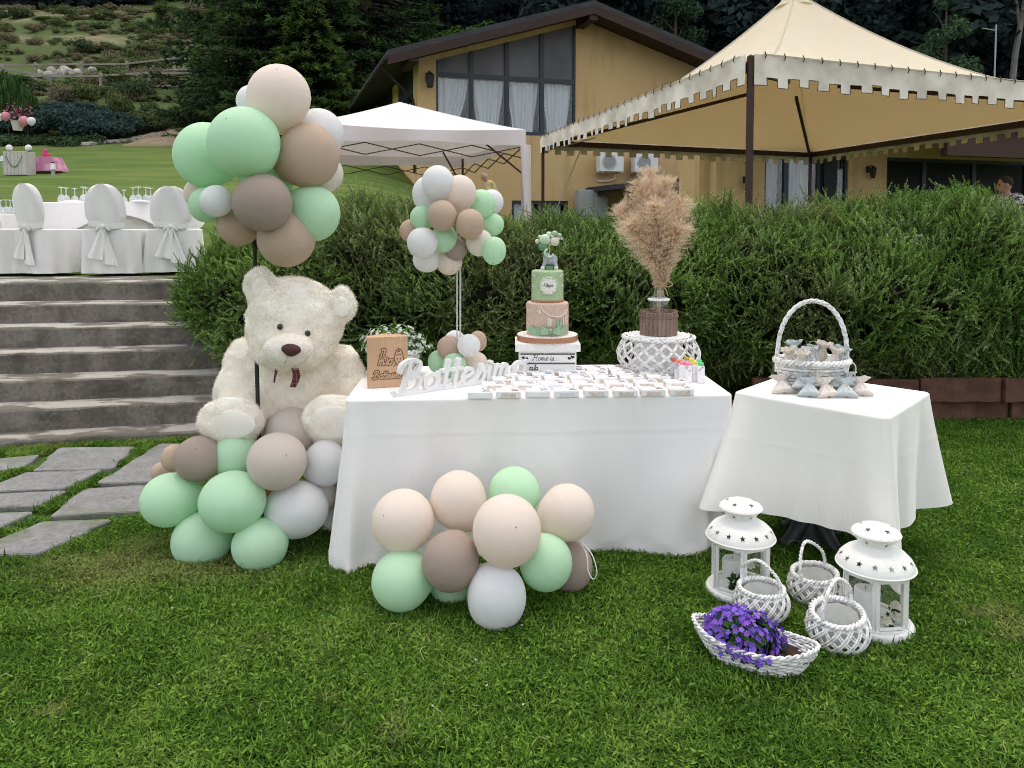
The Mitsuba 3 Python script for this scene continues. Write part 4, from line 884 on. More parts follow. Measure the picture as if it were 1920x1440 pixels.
d = n_ * .50 + rng.normal(size=p_.shape) * .22 + flow * 1.5 + [0, 0, -.35]; d /= np.linalg.norm(d, axis=1, keepdims=True)
add('fur', blades(p_ - n_ * .002, p_ + d * (.009 + .008 * rng.random((len(p_), 1))), .0034, side=np.cross(d, n_) + rng.normal(size=p_.shape) * .08, rng=rng), 'm_fur', bear, kind='stuff')
mz = blob([pe(541, 652, 3.70, 46, 27, .10), pe(539, 664, 3.70, 30, 19, .09)], .008, k=.03)
if mz.volume < 0: mz.invert()
add('muzzle', mz, 'm_pad', bear, smooth=True, label='smooth white muzzle')
p_, n_ = samp(mz, 9000, rng); d = n_ + rng.normal(size=p_.shape) * .4; add('muzzle_fur', blades(p_, p_ + d * .006, .002, rng=rng), 'm_fur', bear, kind='stuff')
mat('m_nose', (.06, .018, .018), 0.6, 0.4, bump=lambda p, n, uv: .0008 * N(p.x * 300, p.y * 300, p.z * 300))
nz_ = P(546, 655, 3.595); add('nose', tf(blob([('e', (0, 0, 0), (.047, .022, .026)), ('e', (0, 0, -.014), (.026, .020, .020))], .004, k=.012), TR(nz_) @ RY(.12)), 'm_nose', bear, smooth=True)
add('mouth', tube([P(540, 667, 3.605), P(536, 676, 3.612), P(534, 681, 3.625)], .002, 5), 'm_black', bear)
add('mouth', tube(spline([P(534, 680, 3.622), P(520, 674, 3.63), P(506, 662, 3.665)], 12), .003, 5), 'm_nose', bear)
mat('m_eye', (.01, .008, .008), 0.12, 0.6)
for u, v_ in ((525, 613), (577, 625)):
    e = P(u, v_, 3.765); i = np.argmin(np.linalg.norm(bm.vertices[:, [0, 2]] - e[[0, 2]], axis=1) + .3 * bm.vertices[:, 1]); y = bm.vertices[i, 1]
    add('eye', ball(P(u, v_, y - .008), (.014, .012, .015), 3), 'm_eye', bear, smooth=True)
for u, v_, y, ru, rv in ((489, 541, 3.875, 18, 19), (640, 576, 3.875, 15, 19)):
    add('inner_ear', ball(P(u, v_, y), (ru * y / F, .012, rv * y / F), 3), 'm_plush', bear, smooth=True)
for u, v_, y, ru, rv in ((436, 796, 3.672, 44, 28), (626, 792, 3.732, 42, 32)):
    add('foot_pad', ball(P(u, v_, y), (ru * y / F, .022, rv * y / F), 3), 'm_pad', bear, smooth=True)
def plaid(p, n, uv):
    a = SS(.42, .5, dr.abs(dr.sin(p.x * 260))); b = SS(.42, .5, dr.abs(dr.sin(p.z * 260)))
    c = MX((.25, .035, .035), (.045, .02, .03), a * .5 + b * .4); return MX(c, (.6, .45, .42), (1 - SS(.05, .12, dr.abs(dr.sin(p.x * 130 + .4)))) * .6 + (1 - SS(.05, .12, dr.abs(dr.sin(p.z * 130)))) * .5)
mat('m_plaid', plaid, 0.8)
def ribbon(pts, w, side, n=20):
    q = spline(pts, n); w = np.interp(np.linspace(0, 1, n), np.linspace(0, 1, len(w)), w)[:, None]; s = np.asarray(side, float); s = s / np.linalg.norm(s)
    a, b = q - s * w / 2, q + s * w / 2; return mk(np.stack([a, b], 1).reshape(-1, 3), [[2 * i, 2 * i + 1, 2 * i + 3, 2 * i + 2] for i in range(n - 1)])
rb = thing('ribbon_bow', 'dark red plaid ribbon hanging at the neck of the teddy bear', 'ribbon')
add('ribbon_tail', ribbon([P(551, 676, 3.80), P(553, 690, 3.78), P(556, 706, 3.79), P(549, 726, 3.80)], [.03, .036, .038, .03], (1, 0, -.1)), 'm_plaid', rb, smooth=True)
add('ribbon_tail', ribbon([P(531, 674, 3.79), P(521, 688, 3.79), P(516, 705, 3.80), P(514, 718, 3.81)], [.03, .022, .012, .006], (1, .8, 0)), 'm_plaid', rb, smooth=True)
add('knot', ball(P(537, 678, 3.78), (.022, .018, .018), 2), 'm_plaid', rb, smooth=True)
mat('m_crate', lambda p, n, uv: MX((.24, .10, .035), (.40, .18, .07), FB(p.x * 30, p.y * 3, p.z * 30, 3)), 0.7)
k = thing('wooden_stool', 'orange brown wooden stool hidden under the teddy bear behind balloons', 'stool')
bs = P(545, 850, 4.1); add('seat', box(.42, .36, .04, (bs[0], bs[1] - .02, .50), .006), 'm_crate', k)
for a in (-1, 1):
    for b in (-1, 1): add('leg', box(.045, .045, .48, (bs[0] + a * .17, bs[1] - .02 + b * .14, .24), .004), 'm_crate', k)
# ================================================================ balloons
COL = {'mint': (.60, .85, .61), 'peach': (.86, .765, .69), 'taupe': (.46, .375, .325), 'white': (.85, .85, .86), 'tan': (.63, .49, .385), 'beige': (.70, .625, .57), 'cream': (.83, .79, .72)}
DARK = {}
for n_c, c in COL.items():
    thin('m_balloon_' + n_c, c, 0.32, 0.60); scene['m_balloon_' + n_c].update(sheen=1.0, eta=1.5); thin('m_tip_' + n_c, [x * .45 for x in c], 0.5, 0.3)
NAME = {'mint': 'mint green', 'peach': 'pale peach', 'taupe': 'grey-brown taupe', 'white': 'white', 'tan': 'tan brown', 'beige': 'greyish beige', 'cream': 'cream white'}
def balloon_prof(n=30):
    t = np.linspace(0, 1, n); a = t * math.pi * .955; r = np.sin(a); z = np.cos(a)
    z = np.where(z < 0, z * (1 + .22 * np.clip((a - 1.57) / 1.43, 0, 1) ** 1.6), z); r = r * np.where(a > 1.57, 1 - .10 * np.clip((a - 1.57) / 1.43, 0, 1), 1)
    return np.stack([np.maximum(r, 1e-4), z], 1)
BP = lathe(balloon_prof(), 44); BKNOT = cat([lathe([(.13, -1.17), (.05, -1.21), (.035, -1.25), (.09, -1.31), (.10, -1.32), (.001, -1.30)], 14)])
BMESH = {c: mikit.ply(BP, 'm_balloon_' + c, smooth=True) for c in COL}; KMESH = {c: mikit.ply(BKNOT, 'm_balloon_' + c, smooth=True) for c in COL}
TIPM = {c: mikit.ply(lathe([(.034, .9945), (.018, 1.004), (.008, 1.010), (.001, 1.012)], 10), 'm_tip_' + c, smooth=True) for c in COL}
def balloon(u, v, ru, rv, y, col, label, group, axis=None, centre=None, tip=False):
    c = P(u, v, y); s = y / F; cy_ = centre if centre is not None else c + [0, .2, 0]
    a = np.asarray(axis, float) if axis is not None else (c - cy_); a = a / np.linalg.norm(a)
    M = TR(c) @ SC(1, 1, rv / ru) @ align(a) @ SC(ru * s)
    k = thing('balloon', label, 'balloon', group)
    add('skin', BMESH[col], None, k, M=M); add('knot', KMESH[col], None, k, M=M)
    if tip: add('tip', TIPM[col], None, k, M=M)
def cluster(rows, group, cen):
    for r in rows: balloon(*r[:6], r[6], group, centre=cen, axis=r[7] if len(r) > 7 else None, tip=len(r) > 7)
gA = 'balloons of the tall cluster on the black pole'; up = lambda x, z, y=-.8: (x, y, z)
cluster([
 (523, 183, 58, 61, 3.86, 'peach', 'pale peach balloon at the very top of the tall pole cluster', up(.2, .9)),
 (472, 190, 28, 30, 4.10, 'white', 'white balloon peeping out behind the topmost peach balloon'),
 (597, 252, 47, 48, 4.08, 'white', 'large white balloon at the upper right edge of the tall pole cluster'),
 (386, 291, 58, 61, 3.96, 'mint', 'mint green balloon at the far left of the tall pole cluster'),
 (458, 267, 66, 66, 3.74, 'mint', 'biggest mint green balloon, front and upper left in the tall pole cluster', up(-.2, .55)),
 (577, 292, 58, 61, 3.92, 'tan', 'tan brown balloon below the white one at the right of the pole cluster'),
 (492, 380, 55, 54, 3.72, 'taupe', 'dark grey-brown balloon at the centre of the tall pole cluster', up(.1, -.8)),
 (406, 377, 30, 30, 3.78, 'white', 'small pale grey-white balloon at the left of the dark central one', up(-.3, .1)),
 (386, 384, 31, 33, 3.90, 'mint', 'small mint green balloon partly behind the small white one'),
 (372, 362, 26, 28, 4.05, 'peach', 'small peach balloon peeping out left below the far left mint balloon'),
 (590, 400, 47, 52, 3.92, 'mint', 'mint green balloon at the lower right of the tall pole cluster'),
 (603, 326, 40, 38, 4.12, 'cream', 'cream balloon half hidden behind the tan one at the right edge'),
 (448, 421, 40, 40, 3.95, 'tan', 'tan brown balloon at the bottom left of the tall pole cluster'),
 (537, 446, 54, 55, 3.88, 'tan', 'tan brown balloon hanging lowest in the tall pole cluster above the ear'),
 (500, 330, 50, 50, 4.05, 'mint', 'mint green balloon inside the pole cluster behind the central ones')], gA, P(500, 325, 3.98))
gB = 'balloons heaped on the grass under the teddy bear'
cluster([
 (319, 937, 54, 50, 3.62, 'mint', 'mint green balloon at the far left of the heap under the bear'),
 (436, 940, 62, 57, 3.50, 'mint', 'largest mint green balloon in the middle of the heap under the bear'),
 (379, 1012, 56, 53, 3.58, 'mint', 'mint green balloon resting on the grass at the bottom left of the heap'),
 (488, 1021, 53, 49, 3.48, 'mint', 'mint green balloon resting on the grass at the bottom right of the heap', up(-.3, -.3)),
 (373, 860, 45, 43, 3.66, 'taupe', 'dark taupe balloon below the left foot of the bear', up(.2, .75)),
 (326, 859, 23, 26, 3.85, 'tan', 'small tan balloon peeping out left of the dark taupe one'),
 (303, 886, 19, 20, 3.92, 'tan', 'smallest tan balloon at the upper left edge of the heap'),
 (442, 855, 44, 46, 3.72, 'mint', 'mint green balloon squeezed right below the left foot of the bear'),
 (519, 865, 56, 54, 3.56, 'beige', 'greyish beige balloon in the middle, right of the squeezed mint one', up(.6, .5)),
 (556, 955, 60, 53, 3.62, 'white', 'large white balloon beside the tablecloth at the right of the heap'),
 (610, 868, 42, 44, 3.72, 'white', 'white balloon below the right foot of the bear beside the tablecloth'),
 (548, 812, 52, 48, 3.86, 'beige', 'pale beige balloon between the feet of the bear'),
 (600, 925, 36, 40, 3.78, 'cream', 'cream balloon behind the large white one at the tablecloth')], gB, P(450, 920, 3.85))
gC = 'balloons of the bunch on the grass before the long table'
cluster([
 (756, 977, 60, 60, 3.16, 'peach', 'pale peach balloon at the upper left of the front bunch', up(-.55, .5)),
 (860, 938, 54, 56, 3.26, 'peach', 'pale peach balloon, second from the left in the upper row of the front bunch'),
 (964, 924, 49, 49, 3.30, 'mint', 'mint green balloon at the top of the front bunch'),
 (950, 995, 66, 68, 3.00, 'peach', 'biggest and foremost pale peach balloon of the front bunch', up(.25, .4)),
 (1063, 961, 53, 54, 3.20, 'peach', 'pale peach balloon at the upper right of the front bunch'),
 (845, 1052, 55, 57, 3.02, 'taupe', 'taupe balloon in the middle of the front bunch', up(-.2, -.35)),
 (754, 1088, 58, 57, 3.06, 'mint', 'mint green balloon at the lower left of the front bunch'),
 (848, 1086, 46, 49, 3.16, 'mint', 'mint green balloon peeping out under the taupe one'),
 (931, 1119, 57, 64, 2.96, 'white', 'grey-white balloon hanging lowest in the front bunch', up(.45, -.4)),
 (1023, 1054, 51, 54, 3.08, 'mint', 'mint green balloon at the lower right of the front bunch', up(.5, -.4)),
 (1068, 1062, 44, 49, 3.24, 'taupe', 'taupe balloon behind the lower right mint one with a white string')], gC, P(930, 1020, 3.2))
add('balloon_string', tube(spline([P(1085, 1012, 3.17), P(1100, 1040, 3.10), P(1103, 1070, 3.08), P(1112, 1086, 3.07), P(1119, 1072, 3.06), P(1110, 1040, 3.08), P(1088, 1013, 3.16)], 40), .0022, 5), 'm_white_paint', label='thin white string loop hanging from the right end of the front balloon bunch', cat='string')
gD = 'small balloons of the stand on the long table, upper bunch'
cluster([
 (821, 343, 30, 33, 4.02, 'white', 'white balloon at the very top of the table stand bunch'),
 (800, 364, 27, 33, 4.12, 'white', 'white balloon at the upper left of the table stand bunch, behind the top one'),
 (862, 362, 31, 34, 4.06, 'peach', 'pale peach balloon right of the topmost white one on the table stand'),
 (903, 383, 25, 28, 4.16, 'mint', 'mint green balloon at the upper right of the table stand bunch'),
 (922, 379, 22, 24, 4.25, 'white', 'white balloon at the right edge, behind the upper mint one of the stand'),
 (829, 404, 28, 29, 3.96, 'tan', 'tan balloon with visible tip at the front left of the table stand bunch', up(-.15, .1)),
 (881, 420, 27, 29, 3.96, 'tan', 'tan balloon with visible tip at the front right of the table stand bunch', up(.5, -.2)),
 (792, 408, 23, 24, 4.08, 'mint', 'mint green balloon at the left of the front tan one on the stand'),
 (770, 433, 21, 22, 4.14, 'tan', 'tan balloon at the far left of the table stand bunch'),
 (792, 455, 29, 29, 3.98, 'white', 'white balloon at the lower left of the table stand bunch'),
 (832, 448, 25, 26, 4.06, 'mint', 'mint green balloon under the front left tan one on the stand'),
 (854, 468, 22, 22, 4.10, 'taupe', 'dark tan balloon right behind the clear sticks of the stand'),
 (899, 455, 25, 26, 4.06, 'cream', 'cream balloon at the lower right of the table stand bunch'),
 (925, 421, 20, 21, 4.18, 'mint', 'small mint green balloon at the right edge of the stand bunch, middle height'),
 (926, 470, 23, 27, 4.02, 'mint', 'mint green balloon at the lower right corner of the stand bunch', up(.6, -.3)),
 (800, 487, 26, 24, 4.12, 'white', 'white balloon at the bottom left of the stand bunch'),
 (842, 490, 25, 26, 4.14, 'peach', 'pale peach balloon hanging lowest in the stand bunch')], gD, P(853, 420, 4.14))
gE = 'small balloons round the foot of the stand on the long table'
cluster([
 (853, 640, 20, 21, 4.26, 'white', 'white balloon at the back of the stand foot, behind the clear sticks'),
 (842, 652, 23, 23, 4.12, 'tan', 'tan balloon left of the front white one at the stand foot'),
 (879, 648, 22, 22, 4.04, 'white', 'white balloon at the front of the stand foot'),
 (896, 640, 17, 20, 4.20, 'tan', 'tan balloon at the right back of the stand foot'),
 (822, 678, 20, 22, 4.16, 'mint', 'mint green balloon at the left of the stand foot'),
 (852, 684, 23, 23, 4.05, 'mint', 'mint green balloon at the front of the stand foot'),
 (893, 682, 22, 23, 4.14, 'peach', 'pale peach balloon at the right of the stand foot')], gE, P(860, 665, 4.16))
add('balloon_pole', tube([P(477, 340, 3.97), P(478, 480, 3.985), P(480, 640, 3.90), P(484, 772, 3.80), P(487, 850, 3.80), P(492, 960, 3.80)], .0105, 12), 'm_black', label='thin black pole that holds up the tall balloon cluster beside the bear', cat='pole', smooth=True)
scene['m_acrylic'] = {'type': 'principledthin', 'base_color': {'type': 'rgb', 'value': [.80, .82, .82]}, 'roughness': .25, 'spec_trans': .45, 'diff_trans': .5, 'eta': 1.3}
k = thing('balloon_stand', 'clear plastic balloon stand with two thin upright sticks on the table', 'stand')
for du in (-3, 3): add('stick', tube([P(860 + du, 430, 4.12), P(860 + du, 690, 4.12)], .0048, 8), 'm_acrylic', k, smooth=True)
add('foot', tf(lathe([(.08, .0), (.08, .008), (.02, .02), (.012, .05), (.001, .05)], 20), TR(P(860, 690, 4.12) * [1, 1, 0] + [0, 0, TZ + .003])), 'm_acrylic', k)
# ================================================================ script lettering drawn as strokes (x-height 1)
def arc(cx, cy, rx, ry, a0, a1, n=14): t = np.radians(np.linspace(a0, a1, n)); return list(zip(cx + rx * np.cos(t), cy + ry * np.sin(t)))
GLY = {  # letter: (advance, [strokes])
 'B': (1.75, [[(.55, 1.9), (.50, 1.2), (.42, .4), (.30, .02), (.02, -.10), (-.22, .10)], arc(.62, 1.45, .62, .50, 190, -85, 22)[:0] + [(.0, 1.35), (.02, 1.72), (.40, 2.02), (.95, 2.0), (1.22, 1.72), (1.12, 1.32), (.80, 1.10), (.60, 1.06)], [(.62, 1.06), (1.15, 1.0), (1.42, .62), (1.28, .18), (.85, -.02), (.52, .10)]]),
 'a': (1.08, [arc(.44, .48, .40, .48, 40, 400, 24), [(.86, .98), (.84, .45), (.88, .10), (1.06, .02), (1.16, .12)]]),
 't': (.70, [[(.34, 1.72), (.31, .9), (.30, .25), (.42, .0), (.62, .04), (.72, .14)], [(.02, 1.08), (.66, 1.10)]]),
 'e': (.92, [[(.10, .44), (.50, .52), (.80, .72), (.66, .96), (.38, .96), (.12, .66), (.12, .30), (.36, .0), (.66, .04), (.92, .24)]]),
 's': (.88, [[(.02, .06), (.30, .40), (.50, .86), (.52, 1.12), (.60, .90), (.78, .56), (.76, .18), (.50, -.02), (.22, .10)]]),
 'i': (.52, [[(.24, .98), (.22, .40), (.28, .06), (.44, .02), (.54, .12)], [(.27, 1.24), (.28, 1.26)]]),
 'm': (1.62, [[(.16, .98), (.15, .5), (.12, .0)], [(.14, .62), (.34, .92), (.52, .92), (.58, .66), (.56, .0)], [(.58, .62), (.80, .92), (1.0, .92), (1.06, .66), (1.04, .22), (1.16, .02), (1.34, .04), (1.50, .2)]]),
 'o': (1.0, [arc(.46, .48, .42, .48, 90, 450, 24), [(.50, .96), (.74, .84), (1.0, .98)]]),
 'H': (1.95, [[(.48, 1.95), (.44, 1.0), (.30, .12), (.02, .02), (-.12, .22)], [(1.45, 1.98), (1.30, 1.2), (1.22, .4), (1.30, .04), (1.60, .06)], [(.14, .92), (.8, 1.06), (1.40, 1.04)], [(.05, 1.5), (.16, 1.86), (.48, 1.95)]]),
 'F': (1.35, [[(.5, 1.7), (.42, .8), (.26, .08), (-.05, .02)], [(-.02, 1.5), (.3, 1.86), (.8, 1.76), (1.35, 1.9)], [(.18, .95), (.9, .98)]]),
 'I': (.85, [[(.46, 1.85), (.40, .9), (.28, .05)], [(.10, 1.85), (.80, 1.88)], [(-.02, .04), (.58, .04)]]),
 'l': (.52, [[(.16, .5), (.40, 1.3), (.38, 1.85), (.24, 1.8), (.20, .9), (.24, .1), (.40, .02), (.54, .14)]]),
 'p': (1.0, [[(.18, .98), (.16, .2), (.12, -.75)], [(.18, .6), (.42, .94), (.74, .88), (.80, .45), (.60, .04), (.28, .10)]]),
 '.': (.40, [[(.14, .06), (.15, .07)]]), ' ': (.62, [])}
def glyph(ch, w, slant=.22, n=30):
    gs = []
    for st in GLY[ch][1]:
        q = spline([(a, b, 0) for a, b in st], n)[:, :2]; q = np.stack([q[:, 0] + slant * q[:, 1], q[:, 1]], 1)
        gs.append(LineString(q).buffer(w / 2, quad_segs=4))
    return unary_union(gs).simplify(.008) if gs else None
def script_line(text, w, slant=.22, gap=0.0):
    out, x = [], 0.0
    for ch in text:
        g = glyph(ch, w, slant)
        if g is not None: out.append((ch, x, g))
        x += GLY[ch][0] + gap
    return out, x
from shapely import affinity
def line_mesh(text, size, w, depth, M, slant=.22, gap=0.0):
    ls, W = script_line(text, w, slant, gap)
    u = unary_union([affinity.translate(g, x) for _, x, g in ls]); m = extr(affinity.scale(u, size, size, origin=(0, 0)), depth)
    return tf(m, M), W * size
STAND = RX(math.pi / 2)                                        # text upright, facing -y
mat('m_ink', (.02, .018, .018), 0.6)
# ---------------------------------------------------------------- white wooden word sign
a_, b_ = G(742, 744, TZ), G(978, 708, TZ); dv = b_ - a_; ang = math.atan2(dv[1], dv[0]); LW = np.linalg.norm(dv)
mat('m_white_wood', lambda p, n, uv: MX((.66, .66, .65), (.80, .80, .79), FB(p.x * 30, p.y * 30, p.z * 12, 3)), 0.6, 0.3)
sign = thing('word_sign', 'white wooden script lettering sign reading Battesimo standing diagonally on the table', 'sign')
ls, W = script_line('Battesimo', .25, .20); sz = LW / W * 1.02
for ch, x, g in ls:
    m = extr(affinity.scale(g, sz, sz * .86, origin=(0, 0)), .026)
    add('letter', tf(m, TR(a_ + [0, 0, .016]) @ RZ(ang) @ TR(x * sz, .013, 0) @ STAND), 'm_white_wood', sign, smooth=30)
add('base_strip', tf(box(LW * .99, .026, .016, (LW * .5, .0, .008), .003), TR(a_) @ RZ(ang)), 'm_white_wood', sign)
# ---------------------------------------------------------------- carved wooden block
def wood(p, n, uv):
    g = FB(p.x * 9 + .8 * N(p.x * 3, p.y * 3, p.z * 2), p.y * 9, p.z * 1.1, 3); f = FB(p.x * 120, p.y * 120, p.z * 5, 2)
    return MX((.46, .27, .15), (.66, .44, .29), g * .7 + f * .3)
mat('m_wood', wood, 0.6, 0.3)
mat('m_wood_burnt', lambda p, n, uv: MX((.10, .05, .028), (.22, .12, .07), FB(p.x * 60, p.y * 60, p.z * 60)), 0.8)
wb = thing('wooden_block', 'carved light wooden block with burnt lettering standing at the left table end', 'decoration')
A0, A1 = G(690, 729, TZ), G(765, 725, TZ); A1 = A0 + (A1 - A0) * 1.0; hgt = P(690, 634, A0[1])[2] - TZ
fx = (A1 - A0) / np.linalg.norm(A1 - A0); wF = np.linalg.norm(A1 - A0); fy = np.array([-fx[1], fx[0], 0])
foot = [A0[:2], A1[:2], (A1 + fy * .06)[:2], (A0 + fx * wF * .45 + fy * .13)[:2], (A0 + fy * .05)[:2]]
add('block', extr(Polygon(foot).buffer(-.003).buffer(.003), hgt).apply_translation((0, 0, TZ + .002)), 'm_wood', wb)
BM = np.eye(4); BM[:3, 0], BM[:3, 1], BM[:3, 2], BM[:3, 3] = fx, [0, 0, 1], -fy, A0 + [0, 0, TZ * 0]
def on_block(m, up=0.0): return tf(m, BM @ TR(0, 0, up))
for txt, x, z, s in (('Il', .060, .158, .0155), ('mio', .050, .116, .0215), ('Battesimo', .026, .048, .0158)):
    g = unary_union([affinity.translate(q, xx) for _, xx, q in script_line(txt, .26, .25)[0]]); g = affinity.scale(g, s, s * 1.15, origin=(0, 0)); g = affinity.translate(g, x, z - .0)
    halo = g.buffer(.0042)
    add('lettering', on_block(extr(halo.difference(g.buffer(.0002)), .002), .0), 'm_wood_burnt', wb, label='burnt outline of the carved lettering ' + txt)
    add('lettering', on_block(extr(g, .0032), .0), 'm_wood', wb)
fl = Polygon(spline([(.150, .195, 0), (.132, .17, 0), (.128, .140, 0), (.138, .115, 0), (.155, .105, 0), (.171, .118, 0), (.176, .145, 0), (.168, .178, 0)], 40, True)[:, :2])
add('carving', on_block(extr(fl.difference(fl.buffer(-.0035)), .002)), 'm_wood_burnt', wb, label='burnt drawing of a small face in a drop shape')
inn = [Point(.145, .142).buffer(.003), Point(.160, .142).buffer(.003), LineString([(.147, .127), (.152, .1245), (.158, .127)]).buffer(.0012), LineString([(.140, .158), (.150, .166), (.164, .160)]).buffer(.0015), LineString([(.135, .115), (.125, .105)]).buffer(.0018), LineString([(.170, .118), (.182, .112)]).buffer(.0018), Polygon([(.146, .176), (.152, .19), (.158, .176)])]
add('carving', on_block(extr(unary_union(inn), .002)), 'm_wood_burnt', wb)
# ---------------------------------------------------------------- wicker helpers
def woven(path, z0, z1, rows, r, amp, n_wave, flare=lambda t: 1.0, tw=6):
    """Horizontal canes going in and out round a closed outline path(t) -> (x, y)."""
    out = []
    for k in range(rows):
        t = k / max(1, rows - 1.0); n = n_wave * 6; s = np.arange(n) / n; p = path(s) * flare(t)
        tg = np.roll(p, -1, 0) - np.roll(p, 1, 0); nn = np.stack([tg[:, 1], -tg[:, 0]], 1); nn /= np.linalg.norm(nn, axis=1, keepdims=True)
        q = p + nn * (amp * np.cos(s * 2 * math.pi * n_wave / 2 + (k % 2) * math.pi))[:, None]
        out.append(tube(np.column_stack([q, np.full(n, z0 + (z1 - z0) * t)]), r, tw, closed=True))
    return cat(out)
def braid(pts, r, amp, turns, closed=True, strands=2, n=8):
    pts = np.asarray(pts, float); N_ = len(pts); t = np.roll(pts, -1, 0) - np.roll(pts, 1, 0) if closed else np.gradient(pts, axis=0); t /= np.linalg.norm(t, axis=1, keepdims=True)
    a = np.cross(t, [0, 0, 1.0]); bad = np.linalg.norm(a, axis=1) < .2; a[bad] = np.cross(t[bad], [0, 1.0, 0]); a /= np.linalg.norm(a, axis=1, keepdims=True)
    if not closed:
        for i in range(1, N_):
            if np.dot(a[i], a[i - 1]) < 0: a[i] = -a[i]
    b = np.cross(a, t); ph = np.arange(N_) / N_ * turns * 2 * math.pi; out = []
    for k in range(strands):
        f = ph + k * 2 * math.pi / strands; out.append(tube(pts + a * (amp * np.cos(f))[:, None] + b * (amp * np.sin(f))[:, None], r, n, closed=closed))
    return cat(out)
def lattice(rf, z0, z1, n, w, turn, rows=14):
    """Flat crossing strips on a barrel of radius rf(t)."""
    out = []
    for sg in (1, -1):
        for k in range(n):
            t = np.linspace(0, 1, rows); a = 2 * math.pi * k / n + sg * turn * t; r = rf(t) + sg * .0018; z = z0 + (z1 - z0) * t
            for off in ((-.55, .55) if w > .008 else (0,)):
                aa = a + off * w / r.mean(); out.append(tube(np.stack([r * np.cos(aa), r * np.sin(aa), z], 1), w * (.42 if w > .008 else .5), 6))
    return cat(out)
def ring(r, z, n=72): A = np.arange(n) * 2 * math.pi / n; return np.stack([r * np.cos(A), r * np.sin(A), np.full(n, z)], 1)
# ---------------------------------------------------------------- white flower pot behind the block
fp = G(738, 722, TZ); fp = np.array([-.63, 4.13, TZ])
k = thing('flower_basket', 'white wicker flower basket behind the carved wooden block', 'basket')
circ = lambda s: np.stack([np.cos(s * 6.28318), np.sin(s * 6.28318)], 1)
add('weave', tf(woven(lambda s: circ(s) * .085, .01, .125, 9, .0065, .005, 22, lambda t: 1 + .62 * t), TR(fp)), 'm_wicker', k, kind='stuff')
add('rim', tf(braid(ring(.145, .135), .007, .006, 16), TR(fp)), 'm_wicker', k)
add('inner_pot', tf(lathe([(.08, .0), (.13, .12), (.001, .12)], 24), TR(fp)), 'm_soil', k)
rng = np.random.default_rng(8)
k = thing('white_flowers', 'bushy plant with small white flowers in the white basket behind the block', 'plant')
def flower_mesh(c, nrm, r, petals, rng):
    out = []
    for p, n in zip(c, nrm):
        M = TR(p) @ align(n) @ RZ(rng.random() * 6.28)
        v, f = [], []
        for j in range(petals):
            a = j * 6.283 / petals; ca, sa = math.cos(a), math.sin(a); w = .42
            q = np.array([[0, 0, 0], [.55, -w, .18], [1, 0, .12], [.55, w, .18]]) * r; R = np.array([[ca, -sa, 0], [sa, ca, 0], [0, 0, 1]])
            f += [[len(v), len(v) + 1, len(v) + 2], [len(v), len(v) + 2, len(v) + 3]]; v += list(q @ R.T)
        out.append(tf(mk(v, f), M))
    return cat(out)
d = unit(420, rng); d[:, 2] = np.abs(d[:, 2]) * .8 + .1; d /= np.linalg.norm(d, axis=1, keepdims=True); rr = np.array([.205, .16, .155]) * (.45 + .55 * rng.random((420, 1)) ** .5); pp = fp + [0, 0, .12] + d * rr
add('foliage', cat([leaves(pp + rng.normal(size=pp.shape) * .01, d + unit(420, rng) * .8, .035 + .02 * rng.random(420), .010, rng), blades(np.tile(fp + [0, 0, .10], (140, 1)) + rng.normal(size=(140, 3)) * .03, pp[:140], .004, rng=rng)]), 'm_leaf', k,
    color=np.vstack([vcol((.10, .21, .04), 420 * 4, rng, .4, 4), vcol((.10, .19, .05), 140 * 3, rng, .3, 3)]))
sel = pp[np.linalg.norm((pp - fp - [0, 0, .12]) / [.205, .16, .155], axis=1) > .72][:170]; thin('m_petal_white', (.80, .80, .78), .6, .5)
add('flowers', flower_mesh(sel + rng.normal(size=sel.shape) * .004, (sel - fp - [0, 0, .1]) + unit(len(sel), rng) * .06 + [0, -.04, .02], .014, 5, rng), 'm_petal_white', k, kind='stuff')
# ---------------------------------------------------------------- wooden "Home is..." crate with the cake
cb = np.array([.190, 4.20, TZ]); CW, CD, CH = .335, .26, .175
k = thing('white_crate', 'white wooden box with black lettering Home is under the cake', 'box'); fr = cb[1] - CD / 2
add('box_body', box(CW - .03, CD - .02, CH - .045, (cb[0], cb[1], TZ + (CH - .045) / 2 + .001), .003), 'm_white_paint', k)
add('lid', box(CW + .012, CD + .012, .045, (cb[0], cb[1], TZ + CH - .0225), .004), 'm_white_paint', k)
mat('m_greystripe', (.10, .085, .075), .6)
for z in (.117, .067): add('stripe', box(CW - .045, .003, .008, (cb[0], fr + .0095, TZ + z)), 'm_greystripe', k)
add('lettering', line_mesh('Home is...', .0150, .16, .003, TR(cb[0] - .082, fr + .0112, TZ + .083) @ STAND, .3)[0], 'm_ink', k, label='black script lettering Home is...')
add('lettering', line_mesh('mla' if 'l' in GLY else 'm', .0145, .2, .003, TR(cb[0] - .10, fr + .0112, TZ + .032) @ STAND, .3)[0], 'm_ink', k, label='black script lettering partly hidden by the gift boxes')
def heart(s, rot=0):
    t = np.linspace(0, 2 * math.pi, 30); q = np.stack([16 * np.sin(t) ** 3, 13 * np.cos(t) - 5 * np.cos(2 * t) - 2 * np.cos(3 * t) - np.cos(4 * t)], 1) / 17 * s; return affinity.rotate(Polygon(q).buffer(0), rot)
for sx_ in (-1, 1):
    for dx, dz, s in ((-.008, -.002, .0095), (.009, .005, .011)): add('heart', tf(extr(heart(s, -15 * sx_), .003), TR(cb[0] + sx_ * .122 + dx, fr + .0112, TZ + .096 + dz * sx_) @ STAND), 'm_ink', k)
